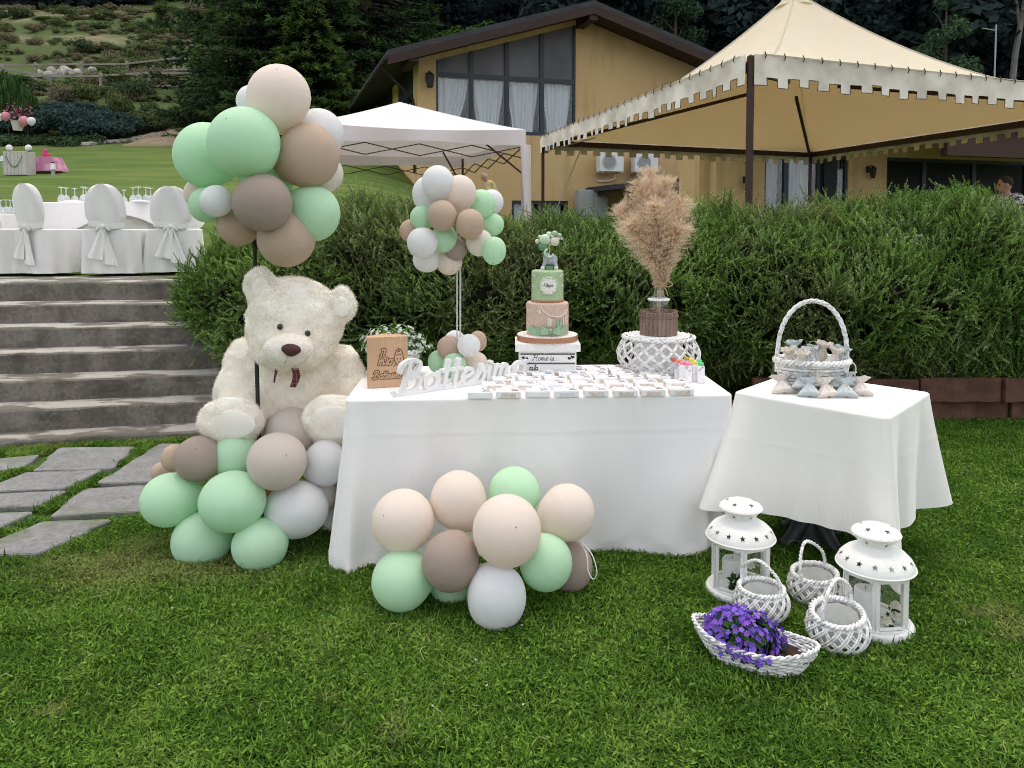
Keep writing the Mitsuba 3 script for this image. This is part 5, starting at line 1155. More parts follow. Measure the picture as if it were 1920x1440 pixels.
# ---------------------------------------------------------------- cake
cz = TZ + CH + .002; cc = np.array([.193, 4.20, cz]); icing = lambda a, b: (lambda p, n, uv: MX(a, b, FB(p.x * 14, p.y * 14, p.z * 14, 3)))
mat('m_ice_pink', icing((.56, .40, .32), (.62, .45, .37)), .55, .3); mat('m_ice_green', icing((.35, .47, .27), (.41, .53, .32)), .55, .3)
mat('m_ice_white', (.72, .70, .66), .5); mat('m_copper', (.40, .18, .10), .35, .5); mat('m_ice_bow', (.30, .44, .30), .45, .4); mat('m_greyclay', (.40, .42, .46), .5, .3); mat('m_darkgreen', (.13, .26, .15), .4, .4); mat('m_palegreen', (.48, .62, .46), .4, .4); mat('m_ivory', (.66, .60, .50), .4, .4)
cake = thing('cake', 'two-tier pink and mint green cake with bow, plaque and balloon topper', 'cake')
def tier(r, h, rd=.012): return lathe([(.001, 0), (r, 0)] + [(r, h - rd)] + [(r - rd * (1 - math.cos(a)), h - rd + rd * math.sin(a)) for a in np.linspace(.2, math.pi / 2, 5)] + [(.001, h)], 64)
add('cake_board', tf(lathe([(.001, 0), (.163, 0), (.165, .003), (.165, .030), (.163, .033), (.001, .033)], 64), TR(cc)), 'm_ice_white', cake, smooth=40)
add('board_ribbon', tf(lathe([(.1655, .001), (.1668, .003), (.1668, .027), (.1655, .029)], 64), TR(cc)), 'm_copper', cake, smooth=True)
z1 = cz + .033; H1, H2 = .176, .172; r1, r2 = .115, .0865
add('lower_tier', tf(tier(r1, H1), TR(cc[0], cc[1], z1)), 'm_ice_pink', cake, smooth=40)
add('upper_tier', tf(tier(r2, H2), TR(cc[0], cc[1], z1 + H1)), 'm_ice_green', cake, smooth=40)
add('tier_ribbon', tf(lathe([(r2 + .001, .0), (r2 + .004, .002), (r2 + .004, .011), (r2 + .001, .013)], 64), TR(cc[0], cc[1], z1 + H1)), 'm_copper', cake, smooth=True)
def oncyl(x, z, r, o=.003): a = x / r; return np.array([cc[0] + (r + o) * math.sin(a), cc[1] - (r + o) * math.cos(a), z])
add('garland', tube(spline([oncyl(-.04, z1 + .160, r1), oncyl(-.015, z1 + .125, r1), oncyl(.035, z1 + .105, r1), oncyl(.085, z1 + .11, r1), oncyl(.125, z1 + .14, r1)], 40), .0036, 8), 'm_ivory', cake, smooth=True)
for x, z, h, m in ((-.045, .148, .03, 'm_ivory'), (.0, .098, .045, 'm_ivory'), (.012, .095, .04, 'm_ice_white'), (.05, .09, .05, 'm_ice_bow'), (.07, .092, .035, 'm_ice_bow'), (.088, .095, .04, 'm_ivory'), (.108, .112, .045, 'm_ivory')):
    q = oncyl(x, z1 + z, r1); add('tassel', tf(box(.014 if m != 'm_ice_white' else .01, .004, h, (0, 0, -h / 2), .0015), TR(q) @ RZ(x / r1)), m, cake)
bw = thing if False else None
def bowloop(sx): return grid(lambda A, B: np.stack([sx * (.008 + .040 * np.sin(A * math.pi) * 1.0 + .012 * A * (1 - A)), (-.012 - .028 * np.sin(A * 6.283)) * 1.0 + 0 * B, (B - .5) * (.022 + .030 * np.sin(A * math.pi)) + .012 * np.sin(A * 3.14)], -1), 20, 6)
bc = oncyl(.01, z1 + .030, r1, .022)
for sx_ in (-1, 1):
    add('bow_loop', tf(bowloop(sx_), TR(bc)), 'm_ice_bow', cake, smooth=True)
    add('bow_tail', grid(lambda A, B, s=sx_: np.stack([cc[0] + (r1 + .012 + .004 * np.sin(A * 14)) * np.sin(s * (.1 + A * .85)), cc[1] - (r1 + .012 + .004 * np.sin(A * 14)) * np.cos(s * (.1 + A * .85)), z1 + .006 + B * (.030 + .018 * A) + .004 * np.sin(A * 9)], -1), 24, 4), 'm_ice_bow', cake, smooth=True)
add('bow_knot', ball(bc, (.011, .012, .014), 2), 'm_ice_bow', cake, smooth=True)
pz = z1 + H1 + .092; pc_ = oncyl(.002, pz, r2, .004)
add('plaque', tf(lathe([(.001, .005), (.036, .005), (.040, .003), (.041, 0)], 40), TR(pc_) @ RX(math.pi / 2)), 'm_ice_white', cake, smooth=40)
for i in range(26):
    a = i * 6.283 / 26; add('pearl', ball(pc_ + np.array([.044 * math.cos(a), -.003 + .010 * math.cos(a) ** 2, .044 * math.sin(a)]), .0062 if i % 2 else .0052, 1), ('m_ice_white', 'm_palegreen', 'm_ivory')[i % 3], cake, smooth=True)
add('plaque_lettering', line_mesh('Filippo', .0088, .17, .002, TR(pc_ + [-.029, -.0055, -.004]) @ STAND, .3)[0], 'm_greystripe', cake)
for x, z in ((-.085, .145), (-.095, .085), (.088, .15), (.098, .09), (.075, .14)): add('pearl', ball(oncyl(x, z1 + H1 + z, r2, .001), .005, 1), 'm_ice_white', cake)
tz = z1 + H1 + H2; tc = np.array([cc[0] + .01, cc[1], tz])
el = blob([('e', (.005, 0, .052), (.032, .028, .026)), ('c', (-.022, -.01, .045), (-.034, -.014, .018), .011, .010), ('c', (.030, -.01, .045), (.036, -.014, .018), .011, .010), ('c', (-.004, -.02, .07), (-.018, -.03, .082), .016, .014), ('e', (.024, -.004, .060), (.020, .014, .024)), ('e', (-.022, -.0, .062), (.012, .012, .020))], .003, k=.008)
add('elephant_figure', tf(el, TR(tc)), 'm_greyclay', cake, smooth=True, label='small grey elephant figure on top of the cake')
for x in (-.036, .036): add('figure_foot', ball(tc + [x, -.016, .012], (.012, .012, .011), 2), 'm_ice_white', cake, smooth=True)
add('figure_seat', tf(tier(.026, .022, .003), TR(tc + [0, 0, .0])), 'm_darkgreen', cake, smooth=40)
add('figure_scarf', tube(spline([tc + [-.02, -.03, .086], tc + [-.005, -.038, .072], tc + [.014, -.03, .076], tc + [.02, -.01, .085]], 16), .006, 8), 'm_palegreen', cake, smooth=True)
add('figure_trunk', tube(spline([tc + [-.02, -.036, .08], tc + [-.026, -.046, .092], tc + [-.022, -.044, .108], tc + [-.012, -.04, .114]], 12), np.linspace(.008, .005, 12), 8), 'm_palegreen', cake, smooth=True)
for x, z, r, m in ((-.022, .165, .030, 'm_palegreen'), (-.032, .128, .027, 'm_darkgreen'), (.030, .155, .026, 'm_ivory'), (-.062, .155, .014, 'm_ivory'), (.0, .192, .017, 'm_palegreen'), (.030, .197, .017, 'm_ice_bow'), (.055, .186, .015, 'm_ice_bow'), (.05, .172, .010, 'm_ivory'), (-.05, .180, .011, 'm_palegreen'), (.068, .17, .008, 'm_ivory'), (.005, .14, .009, 'm_palegreen'), (.018, .182, .009, 'm_ice_white'), (-.008, .185, .008, 'm_ice_white')):
    add('topper_ball', ball(tc + [x - .002, rng.uniform(-.008, .008), z], r, 2), m, cake, smooth=True)
add('topper_wire', tube([tc + [0, 0, .06], tc + [.002, .004, .15]], .002, 5), 'm_ivory', cake)
# ---------------------------------------------------------------- favour boxes
mat('m_card', (.80, .80, .80), .6, .3); mat('m_kraft', lambda p, n, uv: MX((.46, .36, .28), (.74, .69, .64), N(p.x * 90, p.y * 90, p.z * 90)), .8); mat('m_lilac', (.64, .64, .72), .7)
bw_, bd_, bh_ = .112, .072, .030
top_m = mikit.ply(box(bw_, bd_, bh_, (0, 0, bh_ / 2), .0015), 'm_card')
band_m = {m: mikit.ply(box(bw_ * .62, .002, bh_ * .62, (0, -bd_ / 2 - .0006, bh_ * .42)), m) for m in ('m_kraft', 'm_lilac', 'm_card')}
side_m = {(m, s): mikit.ply(box(.002, bd_ * .6, bh_ * .6, (s * (bw_ / 2 + .0006), 0, bh_ * .42)), m) for m in ('m_kraft', 'm_lilac') for s in (1, -1)}
prn = [(Point(.026, .008).buffer(.0105), (.36, .38, .46)), (Point(.017, .014).buffer(.0065), (.46, .48, .55)), (Point(.036, .002).buffer(.006), (.42, .43, .50)), (LineString([(.012, -.016), (.026, -.013), (.042, -.015)]).buffer(.0042), (.30, .19, .12)), (Point(.020, -.008).buffer(.004), (.34, .24, .17)), (LineString([(.006, .022), (.014, .025), (.020, .022)]).buffer(.0016), (.12, .14, .17)), (Point(.034, .017).buffer(.004), (.30, .42, .33)),
       (LineString([(-.038, .010), (-.010, .012)]).buffer(.0007), (.35, .35, .37)), (LineString([(-.034, .003), (-.016, .004)]).buffer(.0006), (.4, .4, .42))]
pm = [extr(affinity.scale(g, 1.15, 1.15, origin=(.02, 0)), .0006).apply_translation((0, 0, bh_ + .0001 + .0002 * i)) for i, (g, c) in enumerate(prn)]
print_m = mikit.ply(cat(pm), 'm_vc', color=np.vstack([np.tile(c, (len(m.vertices), 1)) for m, (g, c) in zip(pm, prn)]))
ORD = ['first', 'second', 'third', 'fourth', 'fifth', 'sixth', 'seventh', 'eighth']; ROWN = ['front', 'second', 'third', 'fourth', 'fifth', 'back']
starts = [(G(u, v, TZ)[:2]) for u, v in ((900, 748), (925, 733), (943, 722.5), (966, 714), (992, 707), (1036, 701))]
ends = [(G(u, v, TZ)[:2]) for u, v in ((1278, 742), (1270, 728), (1236, 718), (1221, 710), (1205, 703.5), (1188, 698.5))]
cnts = [8, 7, 7, 6, 6, 5]
for r in range(6):
    for c in range(cnts[r]):
        q = starts[r] + (ends[r] - starts[r]) * c / (cnts[r] - 1) + rng.normal(size=2) * .003; q = q + [0, bd_ / 2 + .002]
        M = TR(q[0], q[1], TZ + .001) @ RZ(.045 + rng.normal() * .03 - .006 * c) @ RX(rng.uniform(.0, .03)); bm_ = ['m_lilac' if (c + r) % 3 == 0 and c < 4 else 'm_kraft'][0]
        k = thing('favor_box', f'white printed favor box, {ORD[c]} from the left in the {ROWN[r]} row on the long table', 'gift box', 'favor boxes in rows on the long table')
        add('carton', top_m, None, k, M=M); add('print', print_m, None, k, M=M); add('band', band_m['m_card' if (r == 0 and c in (0, 2)) else bm_], None, k, M=M); [add('band', side_m[bm_, s_], None, k, M=M) for s_ in (1, -1)]
# ---------------------------------------------------------------- bubble tubes with bright caps
for cn, c in (('coral', (.85, .22, .17)), ('pink', (.85, .25, .33)), ('yellow', (.85, .70, .06)), ('green', (.12, .60, .22))): mat('m_cap_' + cn, c, .4, .4)
mat('m_carton', lambda p, n, uv: MX((.78, .78, .78), (.45, .42, .45), SS(.60, .72, FB(p.x * 60, p.y * 60, p.z * 50, 2))), .6)
TB = [(1262, 692, 4.02, 'coral', 'white tube with coral cap, leftmost of the bubble tubes by the lattice lantern'), (1271, 694, 3.98, 'coral', 'white tube with coral cap, second of the bubble tubes from the left'), (1280, 697, 3.92, 'pink', 'white tube with pink cap, third of the bubble tubes from the left'), (1290, 698, 3.90, 'pink', 'white tube with pink cap, foremost of the two pink capped ones'),
      (1287, 688, 4.06, 'yellow', 'white tube with yellow cap at the back of the bubble tubes'), (1296, 690, 4.01, 'yellow', 'white tube with yellow cap in the middle of the right bubble tubes'), (1303, 697, 3.93, 'yellow', 'white tube with yellow cap, foremost of the three yellow ones'), (1311, 694, 3.97, 'green', 'white tube with green cap, second from the right'), (1314, 700, 3.89, 'green', 'white tube with green cap at the right front of the bubble tubes')]
for u, v, y, c, lab in TB:
    x = P(u, v, y)[0]; k = thing('bubble_tube', lab, 'tube', 'bubble tubes with bright caps'); h = .088
    add('carton', box(.034, .034, h, (x, y, TZ + h / 2 + .001), .003), 'm_carton', k)
    add('cap', tf(lathe([(.001, 0), (.0135, 0), (.0145, .003), (.0145, .013), (.012, .016), (.001, .016)], 20), TR(x, y, TZ + h + .001)), 'm_cap_' + c, k, smooth=40)
# ---------------------------------------------------------------- white lattice lantern, pot, pampas
lp = np.array([.80, 4.20, TZ]); LH = .205; rf = lambda t: .150 + .072 * np.sin(np.pi * (.10 + .80 * t)) ** .8 - .0
k = thing('lattice_lantern', 'round white lattice wicker lantern carrying the pampas pot', 'lantern')
add('lattice', tf(lattice(rf, .012, LH - .015, 18, .0092, .95, 18), TR(lp)), 'm_wicker', k, smooth=True, kind='stuff')
for z in (.008, LH - .012): add('rim', tf(braid(ring(rf(np.array(z / LH)) + .002, z), .007, .006, 22), TR(lp)), 'm_wicker', k, smooth=True)
add('top_plate', tf(lathe([(.001, LH), (.165, LH), (.170, LH - .004), (.165, LH - .010), (.001, LH - .010)], 48), TR(lp)), 'm_wicker', k, smooth=30)
add('inner_glass', tf(lathe([(.001, .004), (.13, .004), (.13, LH - .012)], 36), TR(lp)), 'm_white_paint', k, smooth=40)
pp_ = lp + [.0, .0, LH + .001]; mat('m_barkpot', lambda p, n, uv: MX((.11, .065, .05), (.34, .24, .19), FB(p.x * 25, p.y * 25, p.z * 8, 3)), .9)
k = thing('bark_pot', 'small pot ringed with brown bark sticks on the lattice lantern', 'pot'); po = pp_
n_s = 26
for i in range(n_s):
    a = i * 6.283 / n_s; h = .125 + rng.uniform(-.004, .006); w = .0125
    add('stick', tf(tf(tube([[0, 0, 0], [rng.normal() * .001, 0, h / 2], [0, 0, h]], w * np.array([.95, 1.05, .95]), 7), SC(.75, 1.02, 1)), TR(po) @ RZ(a) @ TR(.093, 0, .001)), 'm_barkpot', k)
add('inner_wall', tf(lathe([(.001, .002), (.088, .002), (.088, .118), (.080, .118), (.080, .08), (.001, .08)], 32), TR(po)), 'm_barkpot', k)
for z in (.098, .106): add('twine', tf(tube(ring(.104, z, 60) + rng.normal(size=(60, 3)) * .0007, .003, 6, closed=True), TR(po)), 'm_barkpot', k)
scene['m_jar'] = {'type': 'thindielectric', 'int_ior': 1.5}
k = thing('glass_jar', 'clear greenish glass jar holding the pampas stems in the bark pot', 'jar')
add('glass', tf(lathe([(.001, .085), (.055, .085), (.060, .09), (.060, .175), (.050, .20), (.030, .215), (.028, .25), (.031, .255)], 36), TR(po)), 'm_jar', k, smooth=50)
add('shoulder_ring', tf(lathe([(.058, .186), (.061, .19), (.058, .196), (.050, .200)], 36), TR(po)), 'm_white_paint', k, smooth=True)
k = thing('pampas_bouquet', 'bunch of dried beige pampas plumes tied with twine in the glass jar', 'dried flowers')
thin('m_pampas', lambda p, n, uv: MX((.60, .46, .33), (.90, .77, .61), FB(p.x * 18, p.y * 18, p.z * 18, 3)), .8, .5); mat('m_stem', (.42, .30, .18), .8); mat('m_twine', (.40, .29, .18), .9)
hub = po + [.012, 0, .285]
PL = [(1193, 345, 4.20, 380), (1216, 322, 4.28, 460), (1252, 340, 4.16, 460), (1152, 388, 4.24, 330), (1290, 378, 4.26, 380), (1230, 385, 4.06, 420), (1175, 420, 4.10, 360), (1284, 430, 4.12, 360), (1240, 455, 4.2, 300)]
for (u, v, y, nb) in PL:
    u = 1224 + (u - 1224) * .80
    tip = P(u, v, y); ax = spline([po + [0, 0, .09] + rng.normal(size=3) * .006 * [1, 1, 0], hub + rng.normal(size=3) * .008, hub + (tip - hub) * .55 + [0, 0, .03], tip], 40)
    add('stem', tube(ax[:26], .0026, 5), 'm_stem', k)
    b_, t_ = [], []
    for j in range(nb):
        f = rng.uniform(.33, 1.0); i = int(f * 39); q = ax[i]; tg = ax[min(39, i + 1)] - ax[max(0, i - 1)]; tg /= np.linalg.norm(tg) + 1e-9
        s_ = unit(1, rng)[0]; s_ = s_ - tg * (s_ @ tg); s_ /= np.linalg.norm(s_); Lb = .125 * (1 - .45 * abs(f - .62) / .4) * rng.uniform(.55, 1.15) * float(sm(.28, .58, f) * .75 + .25)
        br = spline([q, q + (s_ * .42 + tg * .7) * Lb * .55, q + (s_ * .80 + tg * .78) * Lb * .95 + [0, 0, -.012]], 7)
        for m_ in range(30):
            g = br[rng.integers(1, 7)] + rng.normal(size=3) * .003; dd = tg * .75 + s_ * .55 + unit(1, rng)[0] * .30; b_.append(g); t_.append(g + dd * rng.uniform(.014, .034) + [0, 0, -.004])
        b_ += list(br[:-1]); t_ += list(br[1:])
    add('plume', blades(np.array(b_), np.array(t_), .0017, rng=rng), 'm_pampas', k, kind='stuff')
tw = hub + [0, -.03, -.012]
add('twine_bow', tube(spline([tw, tw + [-.035, -.01, .022], tw + [-.055, -.008, .006], tw + [-.03, -.012, -.008], tw, tw + [.035, -.01, .020], tw + [.055, -.006, .002], tw + [.028, -.012, -.010], tw], 60), .003, 6), 'm_twine', k)
for z in (-.006, .002, .010): add('twine_wrap', tube(ring(.026, 0, 24) + hub + [0, 0, z - .008], .003, 6, closed=True), 'm_twine', k)
add('twine_tail', tube(spline([tw, tw + [.02, -.012, -.03], tw + [.030, -.01, -.06]], 12), .0028, 5), 'm_twine', k); add('twine_tail', tube(spline([tw, tw + [-.018, -.012, -.03], tw + [-.02, -.01, -.05]], 12), .0028, 5), 'm_twine', k)
# ================================================================ sachets and handled basket on the square table
SACH = {'blue': (.50, .565, .59), 'cream': (.68, .63, .56), 'rose': (.70, .645, .605), 'grey': (.55, .57, .575)}
for n_c, c in SACH.items(): mat('m_sachet_' + n_c, (lambda c: lambda p, n, uv: MX([x * .85 for x in c], c, FB(p.x * 200, p.y * 200, p.z * 200, 2)))(c), .85, .15, sheen=.3)
sb = grid(lambda A, B: np.stack([(.060 * np.clip(B / .10, .05, 1) ** .5 * (1 - .78 * B ** .9)) * np.cos(A * 6.283) * (1 + .05 * np.sin(A * 44) * B), (.038 * np.clip(B / .16, .05, 1) ** .5 * (1 - .70 * B ** 1.2)) * np.sin(A * 6.283) * (1 + .06 * np.sin(A * 38 + 2) * B), .075 * B - .004 * np.cos(A * 12.56) * (1 - B)], -1), 48, 16, True)
sr = grid(lambda A, B: np.stack([(.012 + .034 * B ** 1.2) * np.cos(A * 6.283) * (1 + .09 * np.sin(A * 56.55) * B), (.010 + .016 * B) * np.sin(A * 6.283) * (1 + .22 * np.sin(A * 56.55 + 1) * B), .070 + .036 * B + .004 * np.sin(A * 25) * B], -1), 72, 6, True)
st = cat([tube(ring(.0135, .071, 20) * [1, .9, 1], .0022, 5, closed=True), tube([(.004, -.014, .07), (.010, -.026, .055), (.012, -.030, .035)], .0014, 4), tube([(-.004, -.014, .07), (-.012, -.026, .052), (-.010, -.032, .030)], .0014, 4)])
SBM = {c: mikit.ply(sb, 'm_sachet_' + c, smooth=True) for c in SACH}; SRM = {c: mikit.ply(sr, 'm_sachet_' + c, smooth=True) for c in SACH}; STM = mikit.ply(st, 'm_ivory', smooth=True)
def sachet(M, col, label):
    k = thing('sachet', label, 'sachet', 'small fabric sachets round the handled basket')
    add('pouch', SBM[col], None, k, M=M); add('ruffle', SRM[col], None, k, M=M); add('cord', STM, None, k, M=M)
bc2 = P(1522, 700, 3.72) * [1, 1, 0] + [0, 0, TZ + .005]; oval = lambda s, a=.165, b=.115: np.stack([a * np.cos(s * 6.28318), b * np.sin(s * 6.28318)], 1)
k = thing('handled_basket', 'white wicker basket with high twisted handle full of fabric sachets', 'basket')
add('weave', tf(woven(lambda s: oval(s, .140, .10), .008, .125, 8, .0075, .004, 26, lambda t: 1 + .16 * t), TR(bc2)), 'm_wicker', k, smooth=True, kind='stuff')
add('rim', tf(braid(np.column_stack([oval(np.arange(90) / 90, .172, .125), np.full(90, .142)]), .0075, .009, 14, strands=3), TR(bc2)), 'm_wicker', k, smooth=True)
add('inner_lining', tf(cat([grid(lambda A, B: np.concatenate([oval(A, .135, .095) * (1 + .14 * B[..., None] * 0), (.006 + .12 * B)[..., None]], -1) if False else np.stack([(.135 + .02 * B) * np.cos(A * 6.283), (.095 + .016 * B) * np.sin(A * 6.283), .006 + .12 * B], -1), 40, 3, True)]), TR(bc2)), 'm_wicker', k)
hA = np.linspace(-.12, math.pi + .12, 70); hp = np.stack([.165 * np.cos(hA), 0 * hA, .135 + .295 * np.clip(np.sin(hA), -.1, 1) ** .82 if False else .135 + .295 * np.sign(np.sin(hA)) * np.abs(np.sin(hA)) ** .82], 1)
add('handle', tf(braid(hp, .0066, .0056, 7, closed=False, strands=3), TR(bc2) @ RZ(-.08)), 'm_wicker', k, smooth=True)
add('cord_loop', tube(spline([bc2 + [.165, -.03, .15], bc2 + [.19, -.05, .12], bc2 + [.185, -.05, .07], bc2 + [.175, -.05, .065]], 16), .003, 5), 'm_ivory', k)
rng = np.random.default_rng(77)
inside = [(-.115, -.02, 'cream', 'cream sachet at the left inside the handled basket by the handle foot'), (-.065, .035, 'blue', 'pale blue-grey sachet standing highest at the back of the handled basket'), (-.03, -.045, 'grey', 'grey sachet with wide ruffle at the front middle inside the handled basket'), (.02, .02, 'grey', 'grey sachet in the middle of the handled basket'), (.055, .045, 'cream', 'cream sachet at the back right inside the handled basket'),
          (.075, -.04, 'cream', 'cream sachet leaning at the front right inside the handled basket'), (.12, .0, 'blue', 'pale blue sachet by the right handle foot inside the basket'), (-.085, -.055, 'cream', 'cream sachet lying at the front left inside the handled basket')]
for x, y, c, lab in inside: sachet(TR(bc2 + [x, y, .115 + (.02 if y > .02 else 0)]) @ RZ(rng.uniform(-.5, .5)) @ RX(rng.uniform(-.1, .5)) @ RY(x * 2.2) @ SC(.92), c, lab)
front_ = [(-.17, -.10, 'rose', 'pinkish cream sachet at the far left before the handled basket', .0), (-.075, -.175, 'blue', 'light blue sachet, second from the left in front of the basket', .0), (.005, -.185, 'rose', 'pinkish cream sachet in the middle of the front sachets', .0), (.085, -.185, 'blue', 'light blue sachet, second from the right in front of the basket', .0), (.175, -.15, 'rose', 'pinkish cream sachet lying at the far right before the basket', .0),
          (-.10, -.125, 'grey', 'grey sachet leaning against the basket above the left blue one', .03), (-.02, -.13, 'cream', 'beige sachet leaning against the basket front below the rim', .035), (.06, -.125, 'grey', 'grey-blue sachet leaning against the basket right of the beige one', .03), (.135, -.10, 'grey', 'grey sachet leaning on the basket at the right end', .03)]
for x, y, c, lab, z in front_: sachet(TR(bc2 + [x, y, z]) @ RZ(rng.uniform(-.35, .35)) @ RX(-.45 if z == 0 else -.2) @ (SC(1.12, 1.3, .82) if z == 0 else SC(.85, .9, .68)), c, lab)
# ================================================================ lanterns on the grass
thin('m_petal_cream', (.78, .74, .66), .6, .5); mat('m_candle', (.76, .76, .75), .5, .3, sheen=.2)
mat('m_enamel', lambda p, n, uv: MX((.69, .69, .66), (.77, .77, .74), FB(p.x * 9, p.y * 9, p.z * 9, 2)), .32, .45)
def star(r): return Polygon([((r if i % 2 == 0 else r * .42) * math.sin(i * math.pi / 5), (r if i % 2 == 0 else r * .42) * math.cos(i * math.pi / 5)) for i in range(10)])
def shell(prof, th_, n=48):
    """A turned thin sheet, closed, as a Manifold."""
    p = np.asarray(prof, float); t = np.gradient(p, axis=0); nn = np.stack([t[:, 1], -t[:, 0]], 1); nn /= np.linalg.norm(nn, axis=1, keepdims=True) + 1e-9
    q = np.vstack([p, (p - nn * th_)[::-1]]); q[:, 0] = np.maximum(q[:, 0], .0004)
    return m3.Manifold.revolve(m3.CrossSection([q if Polygon(q).exterior.is_ccw else q[::-1]]), n)
def punch(man, holes):
    for M, r in holes:
        pr = m3.Manifold.extrude(m3.CrossSection([np.array(star(r).exterior.coords)[:-1] if star(r).exterior.is_ccw else np.array(star(r).exterior.coords)[:-1][::-1]]), .06).translate([0, 0, -.03])
        man = man - pr.transform(np.asarray(M)[:3, :])
    return man
def lantern(x, y, rz_, h, label, lab_c, flowers):
    k = thing('lantern', label, 'lantern', 'white star lanterns on the grass'); B = TR(x, y, 0) @ RZ(rz_) @ SC(h / .41)
    add('base', tf(lathe([(.001, .012), (.130, .012), (.138, .0), (.144, .004), (.144, .022), (.139, .030), (.128, .034), (.128, .040), (.001, .040)], 48), B), 'm_enamel', k, smooth=35)
    R6 = .124; z0, z1 = .040, .232
    for i in range(6):
        a0, a1 = i * math.pi / 3, (i + 1) * math.pi / 3; p0 = np.array([R6 * math.cos(a0), R6 * math.sin(a0)]); p1 = np.array([R6 * math.cos(a1), R6 * math.sin(a1)]); e = (p1 - p0) / np.linalg.norm(p1 - p0)
        def bar(a, b, w): return beam(a, b, w, .006)
        q = lambda s, z: np.append(p0 + e * s, z); Ls = np.linalg.norm(p1 - p0)
        f = cat([bar(q(.008, z0), q(.008, z1), .013), bar(q(Ls - .008, z0), q(Ls - .008, z1), .013), bar(q(.014, z1 - .007), q(Ls - .014, z1 - .007), .013), bar(q(.014, z0 + .007), q(Ls - .014, z0 + .007), .013)])
        w = add('window_frame', tf(f, B), 'm_enamel', k)
        add('pane', tf(mk([q(.012, z0 + .01), q(Ls - .012, z0 + .01), q(Ls - .012, z1 - .01), q(.012, z1 - .01)], [[0, 1, 2, 3]]), B), 'm_pane', w)
    add('collar', tf(lathe([(.118, .230), (.128, .230), (.128, .247), (.122, .252)], 48), B), 'm_enamel', k, smooth=35)
    prof = [(.143, .246), (.143, .249), (.140, .262), (.130, .281), (.110, .300), (.088, .313), (.066, .322), (.058, .328)]
    hol = []
    for i in range(14):
        a = i * 6.283 / 14 + .1; r, z = .127, .2845; n = np.array([.66 * math.cos(a), .66 * math.sin(a), .75]); u_ = np.array([0, 0, 1]) - n * n[2]; u_ /= np.linalg.norm(u_)
        M = np.eye(4); M[:3, 0], M[:3, 1], M[:3, 2], M[:3, 3] = np.cross(u_, n), u_, n, [r * math.cos(a), r * math.sin(a), z]; hol.append((M, .0140))
    def clean(man): m = man.to_mesh(); return mk(m.vert_properties[:, :3], m.tri_verts)
    add('roof', tf(clean(punch(shell(prof, .0014), hol)), B), 'm_enamel', k, smooth=28)
    add('roof_rim', tf(tube(ring(.143, .248), .0035, 8, closed=True), B), 'm_enamel', k, smooth=True)
    prof2 = [(.058, .328), (.062, .338), (.076, .362), (.080, .366)]; hol2 = []
    for i in range(6):
        a = i * 1.047 + .5; n = np.array([.9 * math.cos(a), .9 * math.sin(a), -.43]); u_ = np.array([0, 0, 1]) - n * n[2]; u_ /= np.linalg.norm(u_)
        M = np.eye(4); M[:3, 0], M[:3, 1], M[:3, 2], M[:3, 3] = np.cross(u_, n), u_, n, [.067 * math.cos(a), .067 * math.sin(a), .348]; hol2.append((M, .0125))
    add('chimney', tf(clean(punch(shell(prof2, .0014), hol2)), B), 'm_enamel', k, smooth=28)
    prof3 = [(.088, .372), (.089, .377), (.084, .384), (.060, .398), (.030, .407), (.0005, .410)]; hol3 = []
    for i in range(5):
        a = i * 6.283 / 5 + 1.1; n = np.array([.42 * math.cos(a), .42 * math.sin(a), .9]); u_ = np.array([-math.sin(a), math.cos(a), 0]); M = np.eye(4); M[:3, 0], M[:3, 1], M[:3, 2], M[:3, 3] = u_, np.cross(n, u_), n, [.058 * math.cos(a), .058 * math.sin(a), .399]; hol3.append((M, .0150))
    add('lid', tf(clean(punch(shell(prof3, .0014), hol3)), B), 'm_enamel', k, smooth=28)
    add('lid_rim', tf(tube(ring(.088, .373), .003, 8, closed=True), B), 'm_enamel', k, smooth=True)
    [add('handle_pin', tf(tube([(s * .082, 0, .366), (s * .097, 0, .372), (s * .097, 0, .382)], .003, 6), B), 'm_enamel', k) for s in (1, -1)]
    c = thing('candle', lab_c, 'candle', 'candles inside the white lanterns'); add('wax', tf(lathe([(.001, .041), (.040, .041), (.041, .045), (.041, .145), (.038, .150), (.025, .146), (.001, .144)], 32), B @ TR(-.03, .015, 0)), 'm_candle', c, smooth=40); add('wick', tf(tube([(-.03, .015, .144), (-.028, .015, .158)], .0012, 5), B), 'm_ink', c)
    f = thing('artificial_flowers', flowers[0], 'flowers', 'cream flowers inside the white lanterns'); r_ = np.random.default_rng(int(x * 100))
    M0 = np.linalg.inv(B[:3, :3] / (h / .41)); loc = [np.array(q) for q in flowers[1]]
    for q in loc:
        pts = []
        for L_ in range(3):
            for j in range(6):
                a = j * 1.047 + L_ * .5; rr = .010 + .007 * L_; cen_ = q + [math.cos(a) * rr * .55, math.sin(a) * rr * .55, .016 - .004 * L_]; nn_ = np.array([math.cos(a) * (.3 + .35 * L_), math.sin(a) * (.3 + .35 * L_), .8]); pts.append((cen_, nn_))
        add('bloom', tf(leaves(np.array([p for p, _ in pts]), np.array([n for _, n in pts]), .030, .030, r_), B), 'm_petal_cream', f)
    pl = np.array([flowers[2][i % len(flowers[2])] for i in range(26)]) + r_.normal(size=(26, 3)) * [.014, .014, .02]
    lv = leaves(pl, unit(26, r_) + [0, 0, .4], .045, .022, r_); add('leaves', tf(lv, B), 'm_leaf', f, color=vcol((.03, .07, .02), len(lv.vertices), r_, .4, 4))
